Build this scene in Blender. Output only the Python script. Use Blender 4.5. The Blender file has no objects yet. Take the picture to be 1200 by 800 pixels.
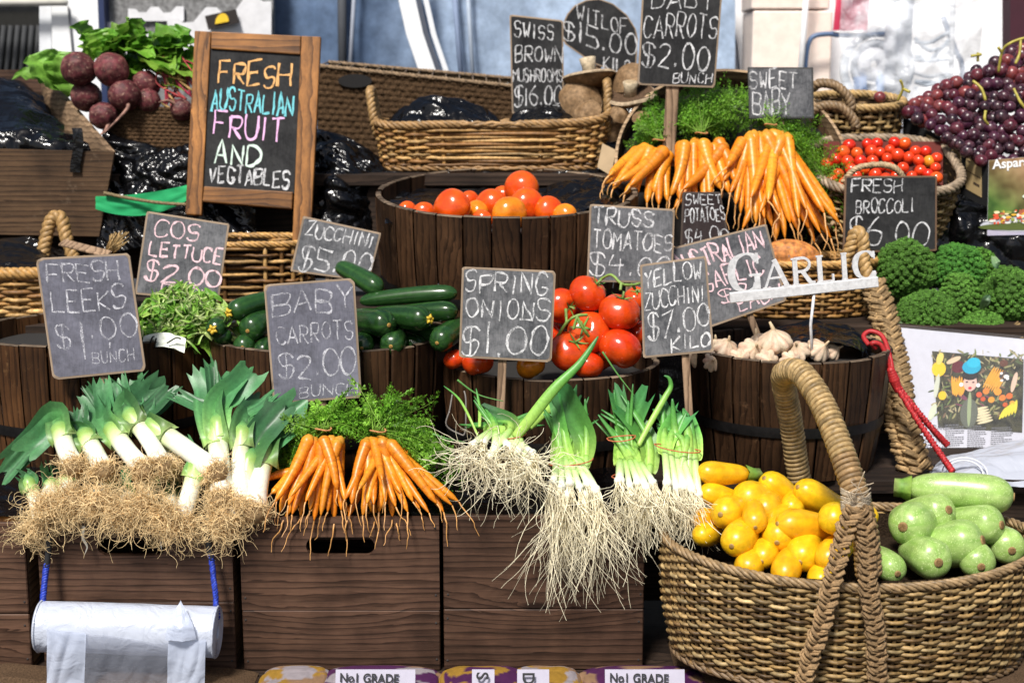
import bpy, bmesh, math, random
from mathutils import Vector, Matrix, Quaternion, noise
V = Vector
PI = math.pi
rad = math.radians
SC = bpy.context.scene
COL = SC.collection
# ------------------------------------------------------------------ camera
PITCH = rad(10)
CP, SP = math.cos(PITCH), math.sin(PITCH)
CAM = V((0, -3.47 * CP, 1.25 + 3.47 * SP))
FPX = 50 / 36 * 1200
cd = bpy.data.cameras.new('camera'); cd.lens = 50; cd.sensor_width = 36; cd.clip_end = 500; cd.clip_start = 0.05
cam = bpy.data.objects.new('camera', cd); COL.objects.link(cam)
cam.location = CAM; cam.rotation_euler = (PI / 2 - PITCH, 0, 0); SC.camera = cam
cd.dof.use_dof = True; cd.dof.focus_distance = 3.55; cd.dof.aperture_fstop = 3.4
# ------------------------------------------------------------------ sky, sun, exposure
SUN_EL, SUN_AZ = rad(52), rad(200)      # azimuth clockwise from +Y: the light comes over the photographer's shoulder
w = bpy.data.worlds.new('World'); SC.world = w; w.use_nodes = True
wn = w.node_tree.nodes; bg = wn['Background']
sky = wn.new('ShaderNodeTexSky'); sky.sky_type = 'NISHITA'; sky.sun_disc = False
sky.sun_elevation = SUN_EL; sky.sun_rotation = SUN_AZ; sky.dust_density = 3.0; sky.ozone_density = 0.6
w.node_tree.links.new(sky.outputs[0], bg.inputs[0]); bg.inputs[1].default_value = 0.07
sd = bpy.data.lights.new('sun', 'SUN'); sd.energy = 3.9; sd.angle = rad(11); sd.color = (1, 0.965, 0.91)
sun = bpy.data.objects.new('sun', sd); COL.objects.link(sun)
sdir = V((math.sin(SUN_AZ) * math.cos(SUN_EL), math.cos(SUN_AZ) * math.cos(SUN_EL), math.sin(SUN_EL)))
sun.rotation_euler = sdir.to_track_quat('Z', 'Y').to_euler(); sun.location = (0, -4, 6)
SC.view_settings.view_transform = 'Standard'; SC.view_settings.look = 'None'
SC.view_settings.exposure = 0.4; SC.view_settings.gamma = 1.0; SC.view_settings.use_curve_mapping = False
SC.render.engine = 'CYCLES'
SC.cycles.max_bounces = 8; SC.cycles.transparent_max_bounces = 16; SC.cycles.use_denoising = True
# ------------------------------------------------------------------ helpers: layout
def P(px, py, Y):
    """the point at depth Y that the photograph shows at pixel (px, py)"""
    dx, dy = (px - 600) / FPX, -(py - 400) / FPX
    d = V((dx, CP + dy * SP, -SP + dy * CP))
    return CAM + d * ((Y - CAM.y) / d.y)
def S(Y): return (Y - CAM.y) / CP / FPX
class MB:
    def __init__(s): s.v = []; s.f = []; s.c = []; s.m = []; s.sm = []
    def add(s, vs, fs, col=(1, 1, 1), mat=0, smooth=True):
        o = len(s.v); s.v += vs
        if callable(col): s.c += [col(p) for p in vs]
        elif len(col) and not isinstance(col[0], (int, float)): s.c += list(col)
        else: s.c += [col] * len(vs)
        for f in fs: s.f.append(tuple(i + o for i in f))
        s.m += [mat] * len(fs); s.sm += [smooth] * len(fs)
    def tube(s, pts, r, n=6, col=(1, 1, 1), mat=0, closed=False, flat=1.0, caps=True, up=None):
        k = len(pts)
        rr = r if isinstance(r, (list, tuple)) else [r] * k
        vs = []; cs = []; U = None
        colf = callable(col); coll = (not colf) and not isinstance(col[0], (int, float))
        cs_tab = [(math.cos(2 * PI * j / n), math.sin(2 * PI * j / n)) for j in range(n)]
        for i in range(k):
            if closed: t = pts[(i + 1) % k] - pts[i - 1]
            else: t = pts[min(i + 1, k - 1)] - pts[max(i - 1, 0)]
            if t.length < 1e-9: t = V((0, 0, 1))
            t = t.normalized()
            if U is None:
                a = up if up is not None else (V((0, 0, 1)) if abs(t.z) < .9 else V((1, 0, 0)))
                U = (a - t * a.dot(t)).normalized()
            else:
                U = U - t * U.dot(t)
                U = U.normalized() if U.length > 1e-6 else t.orthogonal().normalized()
            W = t.cross(U)
            c = col(i / max(1, k - 1)) if colf else (col[i] if coll else col)
            p = pts[i]; q = rr[i]
            for (cx, sx) in cs_tab:
                vs.append(p + U * (cx * q * flat) + W * (sx * q)); cs.append(c)
        fs = []
        for i in range(k if closed else k - 1):
            a = i * n; b = ((i + 1) % k) * n
            for j in range(n):
                j2 = (j + 1) % n; fs.append((a + j, a + j2, b + j2, b + j))
        if caps and not closed:
            fs.append(tuple(range(n - 1, -1, -1))); fs.append(tuple(range((k - 1) * n, k * n)))
        s.add(vs, fs, cs, mat)
    def box(s, c, d, M=None, bev=0.0, col=(1, 1, 1), mat=0):
        hx, hy, hz = d[0] / 2, d[1] / 2, d[2] / 2
        c = V(c)
        T = (lambda p: c + (M @ p if M else p))
        if bev <= 0:
            vs = [T(V((x, y, z))) for x in (-hx, hx) for y in (-hy, hy) for z in (-hz, hz)]
            s.add(vs, [(0, 1, 3, 2), (4, 6, 7, 5), (0, 4, 5, 1), (2, 3, 7, 6), (0, 2, 6, 4), (1, 5, 7, 3)], col, mat, False); return
        bm = bmesh.new()
        for x in (-1, 1):
            for y in (-1, 1):
                for z in (-1, 1):
                    bm.verts.new((x * (hx - bev), y * (hy - bev), z * hz)); bm.verts.new((x * (hx - bev), y * hy, z * (hz - bev)))
                    bm.verts.new((x * hx, y * (hy - bev), z * (hz - bev)))
        bmesh.ops.convex_hull(bm, input=bm.verts); bmesh.ops.dissolve_limit(bm, angle_limit=.01, verts=bm.verts, edges=bm.edges)
        bm.verts.index_update()
        s.add([T(v.co.copy()) for v in bm.verts], [tuple(v.index for v in f.verts) for f in bm.faces], col, mat, False); bm.free()
    def beam(s, a, b, wx, wy, bev=0.002, col=(1, 1, 1), mat=0, side=None):
        """a straight timber from a to b"""
        t = (b - a); L = t.length; t.normalize()
        sd_ = side if side is not None else V((1, 0, 0))
        x = (sd_ - t * sd_.dot(t)).normalized(); y = t.cross(x)
        M = Matrix((x, y, t)).transposed()
        s.box((a + b) / 2, (wx, wy, L), M, bev, col, mat)
    def grid(s, fn, nu, nv, col=(1, 1, 1), mat=0, closed_u=False, smooth=True, colfn=None):
        vs = []; cs = []
        for j in range(nv + 1):
            for i in range(nu + (0 if closed_u else 1)):
                vs.append(fn(i / nu, j / nv))
                if colfn: cs.append(colfn(i / nu, j / nv))
        n = nu if closed_u else nu + 1
        fs = [(j * n + i, j * n + (i + 1) % n, (j + 1) * n + (i + 1) % n, (j + 1) * n + i) for j in range(nv) for i in range(nu)]
        s.add(vs, fs, cs if colfn else col, mat, smooth)
    def ball(s, c, r, sub=2, col=(1, 1, 1), mat=0, fn=None):
        vs, fs = ICO[sub]
        out = []
        for p in vs:
            q = fn(p) if fn else p * r
            out.append(V(c) + q)
        s.add(out, fs, col, mat)
    def prism(s, poly, d, col=(1, 1, 1), mat=0, back=None):
        """poly: list of world points (planar, CCW seen from the front); extruded by vector d"""
        n = len(poly); vs = list(poly) + [p + d for p in poly]
        fs = [tuple(range(n)), tuple(range(2 * n - 1, n - 1, -1))] + [(i, i + n, (i + 1) % n + n, (i + 1) % n) for i in range(n)]
        s.add(vs, fs, col, mat, False)
ICO = {}
for sub in (1, 2, 3, 4, 5):
    bm = bmesh.new(); bmesh.ops.create_icosphere(bm, subdivisions=sub, radius=1)
    bm.verts.index_update()
    ICO[sub] = ([v.co.copy() for v in bm.verts], [tuple(v.index for v in f.verts) for f in bm.faces]); bm.free()
# ------------------------------------------------------------------ helpers: objects
WLOC = {}
def make_mesh(name, mb, mats, loc):
    me = bpy.data.meshes.new(name)
    me.from_pydata([tuple(v - loc) for v in mb.v], [], mb.f)
    for m in (mats if isinstance(mats, (list, tuple)) else [mats]): me.materials.append(m)
    me.polygons.foreach_set('material_index', mb.m); me.polygons.foreach_set('use_smooth', mb.sm)
    at = me.color_attributes.new('Col', 'FLOAT_COLOR', 'POINT')
    flat = []
    for c in mb.c: flat += (c[0], c[1], c[2], 1.0)
    at.data.foreach_set('color', flat)
    me.update(); return me
def tag(o, label, cat, group=None, kind=None):
    if label: o['label'] = label
    if cat: o['category'] = cat
    if group: o['group'] = group
    if kind: o['kind'] = kind
    return o
def thing(name, label, cat, loc, group=None):
    o = bpy.data.objects.new(name, None); COL.objects.link(o); o.location = loc; o.empty_display_size = .05
    WLOC[o.name] = V(loc); return tag(o, label, cat, group)
def part(name, mb, mats, parent, label=None):
    loc = WLOC[parent.name]
    o = bpy.data.objects.new(name, make_mesh(name, mb, mats, loc)); COL.objects.link(o); o.parent = parent
    WLOC[o.name] = loc
    if label: o['label'] = label
    return o
def solo(name, mb, mats, label, cat, loc=None, group=None, kind=None):
    if loc is None:
        lo = V([min(v[i] for v in mb.v) for i in range(3)]); hi = V([max(v[i] for v in mb.v) for i in range(3)])
        loc = V(((lo.x + hi.x) / 2, (lo.y + hi.y) / 2, lo.z))
    loc = V(loc)
    o = bpy.data.objects.new(name, make_mesh(name, mb, mats, loc)); COL.objects.link(o); o.location = loc
    WLOC[o.name] = loc; return tag(o, label, cat, group, kind)
def place(me, name, label, cat, M, group=None, parts=()):
    """one more copy of a mesh (with its part meshes) at matrix M"""
    o = bpy.data.objects.new(name, me); COL.objects.link(o); o.matrix_world = M; tag(o, label, cat, group)
    for (nm, m) in parts:
        c = bpy.data.objects.new(nm, m); COL.objects.link(c); c.parent = o
    return o
def mixc(a, b, t): t = max(0, min(1, t)); return tuple(a[i] + (b[i] - a[i]) * t for i in range(3))
def mulc(a, k): return tuple(x * k for x in a)
def ramp(stops, t):
    for (t0, c0), (t1, c1) in zip(stops, stops[1:]):
        if t <= t1: return mixc(c0, c1, (t - t0) / max(1e-6, t1 - t0))
    return stops[-1][1]
def cat(pts, n):
    """Catmull-Rom through pts, n samples per span"""
    out = []
    k = len(pts)
    for i in range(k - 1):
        a, b, c, d = pts[max(i - 1, 0)], pts[i], pts[i + 1], pts[min(i + 2, k - 1)]
        for j in range(n):
            t = j / n
            out.append(.5 * ((2 * b) + (c - a) * t + (2 * a - 5 * b + 4 * c - d) * t * t + (3 * b - a - 3 * c + d) * t ** 3))
    out.append(pts[-1]); return out
def rvec(R, k=1): return V((R.gauss(0, 1), R.gauss(0, 1), R.gauss(0, 1))) * k
# ------------------------------------------------------------------ materials
class NT:
    def __init__(s, name):
        s.m = bpy.data.materials.new(name); s.m.use_nodes = True
        s.t = s.m.node_tree; s.b = s.t.nodes['Principled BSDF']; s.out = s.t.nodes['Material Output']
    def n(s, typ, **kw):
        x = s.t.nodes.new(typ)
        for k, v in kw.items(): setattr(x, k, v)
        return x
    def l(s, a, b): s.t.links.new(a, b)
    def coord(s, scale=(1, 1, 1)):
        tc = s.n('ShaderNodeTexCoord'); oi = s.n('ShaderNodeObjectInfo')
        mu = s.n('ShaderNodeVectorMath', operation='SCALE'); mu.inputs[0].default_value = (17, 31, 23); s.l(oi.outputs['Random'], mu.inputs['Scale'])
        ad = s.n('ShaderNodeVectorMath', operation='ADD'); s.l(tc.outputs['Object'], ad.inputs[0]); s.l(mu.outputs[0], ad.inputs[1])
        mp = s.n('ShaderNodeMapping'); s.l(ad.outputs[0], mp.inputs[0]); mp.inputs['Scale'].default_value = scale
        return mp.outputs[0]
    def noise(s, co, scale, detail=4, rough=.6, dist=0):
        x = s.n('ShaderNodeTexNoise'); s.l(co, x.inputs['Vector']); x.inputs['Scale'].default_value = scale
        x.inputs['Detail'].default_value = detail; x.inputs['Roughness'].default_value = rough; x.inputs['Distortion'].default_value = dist
        return x.outputs['Fac']
    def ramp(s, fac, stops):
        r = s.n('ShaderNodeValToRGB'); s.l(fac, r.inputs[0]); e = r.color_ramp.elements
        while len(e) < len(stops): e.new(.5)
        for x, (p, c) in zip(e, stops): x.position = p; x.color = (*c, 1) if len(c) == 3 else c
        return r.outputs[0]
    def mix(s, a, b, fac, mode='MIX'):
        x = s.n('ShaderNodeMix', data_type='RGBA', blend_type=mode)
        for src, i in ((fac, 0), (a, 6), (b, 7)):
            if hasattr(src, 'links'): s.l(src, x.inputs[i])
            elif i == 0: x.inputs[0].default_value = src
            else: x.inputs[i].default_value = (*src, 1)
        return x.outputs[2]
    def attr(s):
        a = s.n('ShaderNodeAttribute'); a.attribute_name = 'Col'; return a.outputs['Color']
    def bump(s, h, strength, dist=.002, prev=None):
        b = s.n('ShaderNodeBump'); b.inputs['Strength'].default_value = strength; b.inputs['Distance'].default_value = dist
        s.l(h, b.inputs['Height'])
        if prev: s.l(prev, b.inputs['Normal'])
        return b.outputs[0]
    def set(s, **kw):
        for k, v in kw.items():
            i = s.b.inputs[k.replace('_', ' ')]
            if hasattr(v, 'links'): s.l(v, i)
            elif isinstance(v, tuple) and len(v) == 3 and i.type == 'RGBA': i.default_value = (*v, 1)
            else: i.default_value = v
        return s.m
def mat_vc(name, rough=.5, var=(60, .35), bump=(200, .2), speck=None, sss=0, coat=0, spec=.5, stretch=(1, 1, 1), sheen=0, transl=0, bdist=.001):
    """surface whose own colour comes from the mesh's Col attribute, broken up by fine noise"""
    t = NT(name); co = t.coord(stretch); a = t.attr()
    nz = t.noise(co, var[0], 5, .65)
    lo, hi = 1 - var[1], 1 + var[1] * .6
    c = t.mix(a, t.ramp(nz, [(.3, (lo,) * 3), (.7, (hi,) * 3)]), 1.0, 'MULTIPLY')
    if speck:
        sc, col, th = speck
        n2 = t.noise(co, sc, 2, .5)
        c = t.mix(c, col, t.ramp(n2, [(th, (0, 0, 0)), (th + .06, (1, 1, 1))]))
    kw = dict(Base_Color=c, Roughness=rough, Specular_IOR_Level=spec)
    if bump: kw['Normal'] = t.bump(t.noise(co, bump[0], 4, .6), bump[1], bdist)
    if sss: kw['Subsurface_Weight'] = sss; kw['Subsurface_Radius'] = (.01, .005, .0025); kw['Subsurface_Scale'] = .5
    if coat: kw['Coat_Weight'] = coat; kw['Coat_Roughness'] = .12
    t.set(**kw)
    if transl:
        tr = t.n('ShaderNodeBsdfTranslucent'); t.l(c, tr.inputs[0]); mx = t.n('ShaderNodeMixShader'); mx.inputs[0].default_value = transl
        t.l(t.b.outputs[0], mx.inputs[1]); t.l(tr.outputs[0], mx.inputs[2]); t.l(mx.outputs[0], t.out.inputs[0])
    return t.m
def mat_wood(name, dark, light, axis='x', rough=.65, grain=1.0, wear=None, bump=.5, spec=.25):
    t = NT(name)
    st = {'x': (.7, 20, 20), 'z': (20, 20, .7), 'y': (20, .7, 20)}[axis]
    co = t.coord(st); co1 = t.coord()
    along = {'x': (.30, 1, 1), 'z': (1, 1, .30), 'y': (1, .30, 1)}[axis]
    vo = t.n('ShaderNodeTexVoronoi'); vo.inputs['Scale'].default_value = 4.2; t.l(t.coord(tuple(a_ * 1.0 for a_ in along)), vo.inputs['Vector'])
    knot = t.ramp(vo.outputs['Distance'], [(0, (1, 1, 1)), (.10, (.55, .55, .55)), (.34, (0, 0, 0))])
    mv = t.n('ShaderNodeVectorMath', operation='SCALE'); t.l(knot, mv.inputs[0]); mv.inputs['Scale'].default_value = .055
    ring_co = t.n('ShaderNodeVectorMath', operation='ADD'); t.l(t.coord({'x': (.07, 1, 1), 'z': (1, 1, .07), 'y': (1, .07, 1)}[axis]), ring_co.inputs[0]); t.l(mv.outputs[0], ring_co.inputs[1])
    wv = t.n('ShaderNodeTexWave', wave_type='BANDS', bands_direction={'x': 'Z', 'z': 'X', 'y': 'Z'}[axis], wave_profile='SAW')
    t.l(ring_co.outputs[0], wv.inputs['Vector']); wv.inputs['Scale'].default_value = 17 * grain; wv.inputs['Distortion'].default_value = 5.5
    wv.inputs['Detail'].default_value = 3; wv.inputs['Detail Scale'].default_value = 2.2; wv.inputs['Detail Roughness'].default_value = .6
    g1 = t.noise(co, 3.5 * grain, 6, .7, .2); g2 = t.noise(co, 26 * grain, 4, .7)
    f = t.mix(g1, g2, .35)
    c = t.ramp(f, [(.30, mixc(dark, light, .15)), (.48, mixc(dark, light, .6)), (.70, light)])
    c = t.mix(c, t.ramp(wv.outputs['Fac'], [(.0, (1.15, 1.12, 1.1)), (.55, (.95, .94, .92)), (.86, (.42, .38, .35)), (.97, (.20, .17, .15)), (1.0, (.7, .68, .66))]), .85, 'MULTIPLY')
    c = t.mix(c, t.ramp(vo.outputs['Distance'], [(.0, (.16, .13, .12)), (.035, (.25, .21, .19)), (.06, (1, 1, 1))]), .9, 'MULTIPLY')
    bl = t.noise(co1, 5, 4, .6)
    c = t.mix(c, t.ramp(bl, [(.32, (.42, .38, .36)), (.62, (1.15, 1.1, 1.06))]), .85, 'MULTIPLY')
    c = t.mix(c, t.attr(), 1.0, 'MULTIPLY')
    if wear: c = t.mix(c, wear, t.ramp(t.noise(co1, 24, 6, .75), [(.6, (0, 0, 0)), (.72, (.7, .7, .7))]))
    return t.set(Base_Color=c, Roughness=rough, Specular_IOR_Level=spec, Normal=t.bump(f, bump, .0025))
def mat_plain(name, col, rough=.5, metal=0, spec=.5, var=.15, vs=30, bump=0):
    t = NT(name); co = t.coord(); nz = t.noise(co, vs, 5, .6)
    c = t.mix(col, t.ramp(nz, [(.3, (1 - var,) * 3), (.7, (1 + var,) * 3)]), 1.0, 'MULTIPLY')
    kw = dict(Base_Color=c, Roughness=rough, Metallic=metal, Specular_IOR_Level=spec)
    if bump: kw['Normal'] = t.bump(nz, bump, .002)
    return t.set(**kw)
def mat_board(name, base, dust, amt):
    t = NT(name); co = t.coord(); n1 = t.noise(co, 9, 6, .7, .8); n2 = t.noise(co, 90, 3, .7); n3 = t.noise(t.coord((40, 1, 6)), 6, 5, .7)
    f = t.mix(n1, n2, .3); f = t.mix(f, n3, .25)
    c = t.mix(base, dust, t.ramp(f, [(.40, (0, 0, 0)), (.62, (amt,) * 3)]))
    return t.set(Base_Color=c, Roughness=.8, Specular_IOR_Level=.2, Normal=t.bump(n2, .25, .0008))
def mat_chalk(name, col, cover=.5):
    t = NT(name); co = t.coord(); n1 = t.noise(co, 420, 3, .7); n2 = t.noise(co, 40, 3, .6)
    f = t.mix(n1, n2, .4)
    t.set(Base_Color=col, Roughness=.95, Specular_IOR_Level=.05)
    tr = t.n('ShaderNodeBsdfTransparent'); mx = t.n('ShaderNodeMixShader')
    t.l(t.ramp(f, [(cover - .12, (0, 0, 0)), (cover + .06, (1, 1, 1))]), mx.inputs[0])
    t.l(tr.outputs[0], mx.inputs[1]); t.l(t.b.outputs[0], mx.inputs[2]); t.l(mx.outputs[0], t.out.inputs[0]); return t.m
def mat_plastic(name, col, rough, trans=0, spec=.5, bump=.6, alpha=1.0):
    t = NT(name); co = t.coord()
    vo = t.n('ShaderNodeTexNoise', noise_type='RIDGED_MULTIFRACTAL'); vo.inputs['Scale'].default_value = 9; vo.inputs['Detail'].default_value = 2; vo.inputs['Distortion'].default_value = .6; t.l(t.coord((1, 1, .45)), vo.inputs['Vector'])
    n1 = t.noise(co, 16, 3, .5, 1.2)
    b1 = t.bump(vo.outputs['Fac'], bump * .5, .012); b2 = t.bump(n1, bump * .7, .02, b1)
    t.set(Base_Color=col, Roughness=rough, Specular_IOR_Level=spec, Normal=b2, Alpha=alpha)
    if trans:
        tr = t.n('ShaderNodeBsdfTranslucent'); tr.inputs[0].default_value = (*col, 1); mx = t.n('ShaderNodeMixShader'); mx.inputs[0].default_value = trans
        t.l(t.b.outputs[0], mx.inputs[1]); t.l(tr.outputs[0], mx.inputs[2]); t.l(mx.outputs[0], t.out.inputs[0])
    return t.m
M = {}
M['crate'] = mat_wood('crate_wood', (.012, .0065, .0045), (.145, .082, .054), 'x', .55, 1.0)
M['dark_crate'] = mat_wood('dark_crate_wood', (.014, .008, .004), (.125, .075, .040), 'x', .65, 1.1, wear=(.17, .12, .08))
M['crate_y'] = mat_wood('crate_side_wood', (.05, .033, .02), (.34, .24, .15), 'y', .65, 1.0)
M['tub'] = mat_wood('tub_wood', (.007, .0038, .0022), (.075, .038, .018), 'z', .5, 1.0, wear=(.12, .066, .034))
M['tub_warm'] = mat_wood('tub_warm_wood', (.016, .0075, .003), (.125, .058, .022), 'z', .5, 1.0, wear=(.16, .085, .035))
M['tub_rim'] = mat_wood('tub_rim_wood', (.07, .052, .038), (.24, .185, .13), 'x', .7, 1.0)
M['frame'] = mat_wood('easel_wood', (.07, .026, .007), (.44, .20, .055), 'z', .5, .6, wear=(.10, .045, .015))
M['frame_x'] = mat_wood('easel_rail_wood', (.07, .026, .007), (.44, .20, .055), 'x', .5, .8, wear=(.10, .045, .015))
M['bushel'] = mat_wood('bushel_wood', (.20, .13, .07), (.58, .43, .27), 'x', .7, 1.0)
M['stake'] = mat_wood('stake_wood', (.14, .09, .055), (.42, .3, .2), 'z', .75, 1.0)
M['hoop'] = mat_plain('hoop_iron', (.012, .011, .011), .5, .6, .5, .4, 60)
M['black'] = mat_plastic('black_plastic', (.003, .003, .0035), .15, 0, .42, .75)
M['wicker'] = mat_vc('wicker_cane', .5, (70, .55), (300, .4), spec=.4)
M['rope'] = mat_vc('straw_rope', .75, (160, .5), (500, .5), spec=.3)
M['coir'] = mat_vc('coir_weave', .9, (160, .8), (260, 1.0), spec=.1, bdist=.004)
M['burlap'] = mat_vc('burlap_cloth', .95, (240, .6), (400, .9), spec=.1, bdist=.002)
M['leaf'] = mat_vc('leek_leaf', .42, (120, .22), (200, .25), spec=.5, stretch=(1, 1, 1), transl=.12)
M['shaft'] = mat_vc('leek_shaft', .35, (90, .1), (150, .15), spec=.5, sss=.12)
M['root'] = mat_vc('root_hair', .8, (70, .35), None, spec=.2)
M['carrot'] = mat_vc('carrot_skin', .38, (90, .3), (240, .35), spec=.5, sss=.08)
M['frond'] = mat_vc('carrot_frond', .5, (50, .3), None, spec=.35, transl=.4)
M['tomato'] = mat_vc('tomato_skin', .19, (2.2, .3), (3, .25), spec=.5, sss=.05, coat=.15)
M['calyx'] = mat_vc('green_stalk', .55, (80, .3), (200, .3))
M['zucchini'] = mat_vc('zucchini_skin', .22, (60, .3), (70, .12), speck=(260, (.05, .12, .025), .68), spec=.5)
M['yellow'] = mat_vc('yellow_zucchini_skin', .3, (38, .26), (60, .3), speck=(70, (.50, .30, .04), .70), spec=.45, sss=.05)
M['pale'] = mat_vc('pale_zucchini_skin', .3, (30, .3), (60, .22), speck=(300, (.50, .64, .26), .6), spec=.5)
M['scar'] = mat_vc('cut_scar', .9, (300, .5), (300, .6), spec=.1)
M['broccoli'] = mat_vc('broccoli_bud', .75, (90, .5), None, spec=.2)
M['lettuce'] = mat_vc('lettuce_leaf', .42, (60, .3), (90, .5), spec=.45, transl=.3, bdist=.003)
M['beet'] = mat_vc('beet_skin', .6, (45, .8), (90, .9), speck=(120, (.28, .16, .12), .63), spec=.3)
M['garlic'] = mat_vc('garlic_skin', .5, (60, .3), (160, .5), spec=.4, sss=.06)
M['mushroom'] = mat_vc('mushroom_skin', .7, (90, .5), (120, .5), spec=.2)
M['grape'] = mat_vc('grape_skin', .27, (1.6, .6), None, speck=(2.2, (.11, .065, .085), .60), spec=.45)
M['steel'] = mat_plain('brushed_steel', (.74, .74, .75), .5, .25, .5, .2, 80, .2)
M['red'] = mat_vc('red_cord', .55, (200, .4), (300, .4))
M['chalk'] = mat_chalk('white_chalk', (.74, .74, .75), .51)
M['faint'] = mat_chalk('faint_chalk', (.62, .62, .67), .54)
M['orange_chalk'] = mat_chalk('orange_chalk', (.75, .42, .17), .42)
M['cyan_chalk'] = mat_chalk('cyan_chalk', (.2, .6, .66), .44)
M['pink_chalk'] = mat_chalk('pink_chalk', (.82, .48, .75), .40)
M['rose_chalk'] = mat_chalk('rose_chalk', (.85, .60, .64), .45)
M['mint_chalk'] = mat_chalk('mint_chalk', (.66, .8, .7), .42)
M['slate_light'] = mat_board('dusty_slate', (.085, .085, .105), (.18, .18, .225), .9)
M['slate'] = mat_board('grey_slate', (.056, .059, .065), (.22, .22, .23), .9)
M['slate_dark'] = mat_board('black_slate', (.012, .012, .013), (.07, .07, .07), .45)
M['slate_brown'] = mat_board('brown_slate', (.022, .014, .014), (.06, .045, .045), .5)
M['vc'] = mat_vc('printed_surface', .45, (40, .06), None)
M['matte'] = mat_vc('matte_paint', .8, (20, .12), (80, .2))
# ------------------------------------------------------------------ helpers: chalk lettering
GL = {
 'A': "00 26 40;12 32", 'B': "00 06;~06 36 45 33 03;~03 33 42 41 30 00", 'C': "~45 36 16 04 02 10 30 41", 'D': "00 06;~06 26 44 42 20 00",
 'E': "46 06 00 40;03 33", 'F': "46 06 00;03 33", 'G': "~45 36 16 04 02 10 30 42;42 22", 'H': "00 06;40 46;03 43", 'I': "20 26", 'K': "00 06;46 03 40",
 'L': "06 00 40", 'M': "00 06 23 46 40", 'N': "00 06 40 46", 'O': "@", 'P': "00 06;~06 36 45 33 03", 'R': "00 06;~06 36 45 33 03;13 40",
 'S': "~45 36 16 05 13 33 42 30 10 01", 'T': "06 46;26 20", 'U': "~06 02 10 30 42 46", 'V': "06 20 46", 'W': "06 10 23 30 46", 'X': "00 46;06 40",
 'Y': "06 23 46;23 20", 'Z': "06 46 00 40", '0': "@", '1': "26 20", '2': "~05 16 36 45 33 00;00 40", '3': "~05 26 45 33 23;~23 43 41 20 01",
 '4': "16 03 43;35 30", '5': "46 06 03;~03 33 42 41 30 00", '6': "~36 14 02 10 30 42 33 13 02", '7': "06 46 10", '$': "~45 36 16 05 13 33 42 30 10 01;26 20",
 '.': "20 21", ',': "21 10", '-': "13 33", 'i': "20 24", 'l': "26 20", ' ': "", '/': "00 46"}
NARROW = {'I': .6, '1': .4, '.': .4, ',': .4, 'i': .3, 'l': .3, ' ': .55}
def glyph_lines(ch):
    out = []
    for s in GL.get(ch, GL.get(ch.upper(), "")).split(';'):
        s = s.strip()
        if not s: continue
        if s[0] == '@':
            out.append([V((.5 + .52 * math.sin(-a * 2 * PI / 22 + .25), .5 + .5 * math.cos(a * 2 * PI / 22 - .25), 0)) for a in range(24)]); continue
        sm = s[0] == '~'; pts = [V((int(a[0]) / 4, int(a[1]) / 6, 0)) for a in s.strip('~').split()]
        out.append(cat(pts, 4) if sm else [p for a, b in zip(pts, pts[1:]) for p in (a, a.lerp(b, .33), a.lerp(b, .66))] + [pts[-1]])
    return out
def chalk(mb, F, nrm, Wm, Hm, text, u0, u1, vtop, vbot, th, R, slant=0.0, rise=0.0, mat=0, jit=.045):
    """text written as flat strokes on a board: F(u, v) -> point on its face, th = stroke width in metres"""
    adv = [NARROW.get(c, 1.0) for c in text]; gap = .28
    tot = sum(adv) + gap * (len(text) - 1); x = 0
    for ch, a in zip(text, adv):
        h = R.uniform(.84, 1.06); dy = R.uniform(-.07, .07); wj = R.uniform(.86, 1.1); rot_ = R.uniform(-.13, .13); th_ = th * .92
        for line in glyph_lines(ch):
            pts = []
            for p in line:
                lx = (p.x - .5) * wj * (a if a > .9 else 1) + .5 if a > .9 else p.x - .5 + a / 2
                gx = (x + lx * (1 if a > .9 else 1) + p.y * slant) / tot
                gy = p.y * h + dy + (lx - .5) * rot_
                nz = noise.noise_vector(V((gx * 9, gy * 3, sum(map(ord, text)) % 97 + x))) * jit
                u = u0 + (u1 - u0) * (gx + nz.x * .3); v = vbot + (vtop - vbot) * (gy + nz.y) - rise * gx
                pts.append((u, v))
            n = len(pts)
            if n < 2: continue
            vs = []
            for i, (u, v) in enumerate(pts):
                a0, b0 = pts[max(i - 1, 0)], pts[min(i + 1, n - 1)]
                tx, ty = (b0[0] - a0[0]) * Wm, (b0[1] - a0[1]) * Hm
                L = math.hypot(tx, ty) or 1; k = th_ * .5 * (.5 + 1.3 * abs(noise.noise(V((u * 17, v * 17, 3 + x)))))
                ox, oy = -ty / L * k / Wm, tx / L * k / Hm
                vs += [F(u + ox, v + oy) + nrm * .0016, F(u - ox, v - oy) + nrm * .0016]
            mb.add(vs, [(2 * i, 2 * i + 1, 2 * i + 3, 2 * i + 2) for i in range(n - 1)], (1, 1, 1), mat, False)
        x += a + gap
def board_shape(r=.06, asp=1.0, n=4):
    pts = []
    for cx, cy, a0 in ((1 - r / asp, r, -90), (1 - r / asp, 1 - r, 0), (r / asp, 1 - r, 90), (r / asp, r, 180)):
        for k in range(n + 1):
            a = rad(a0 + 90 * k / n); pts.append((cx + math.cos(a) * r / asp, cy + math.sin(a) * r))
    return pts
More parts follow.
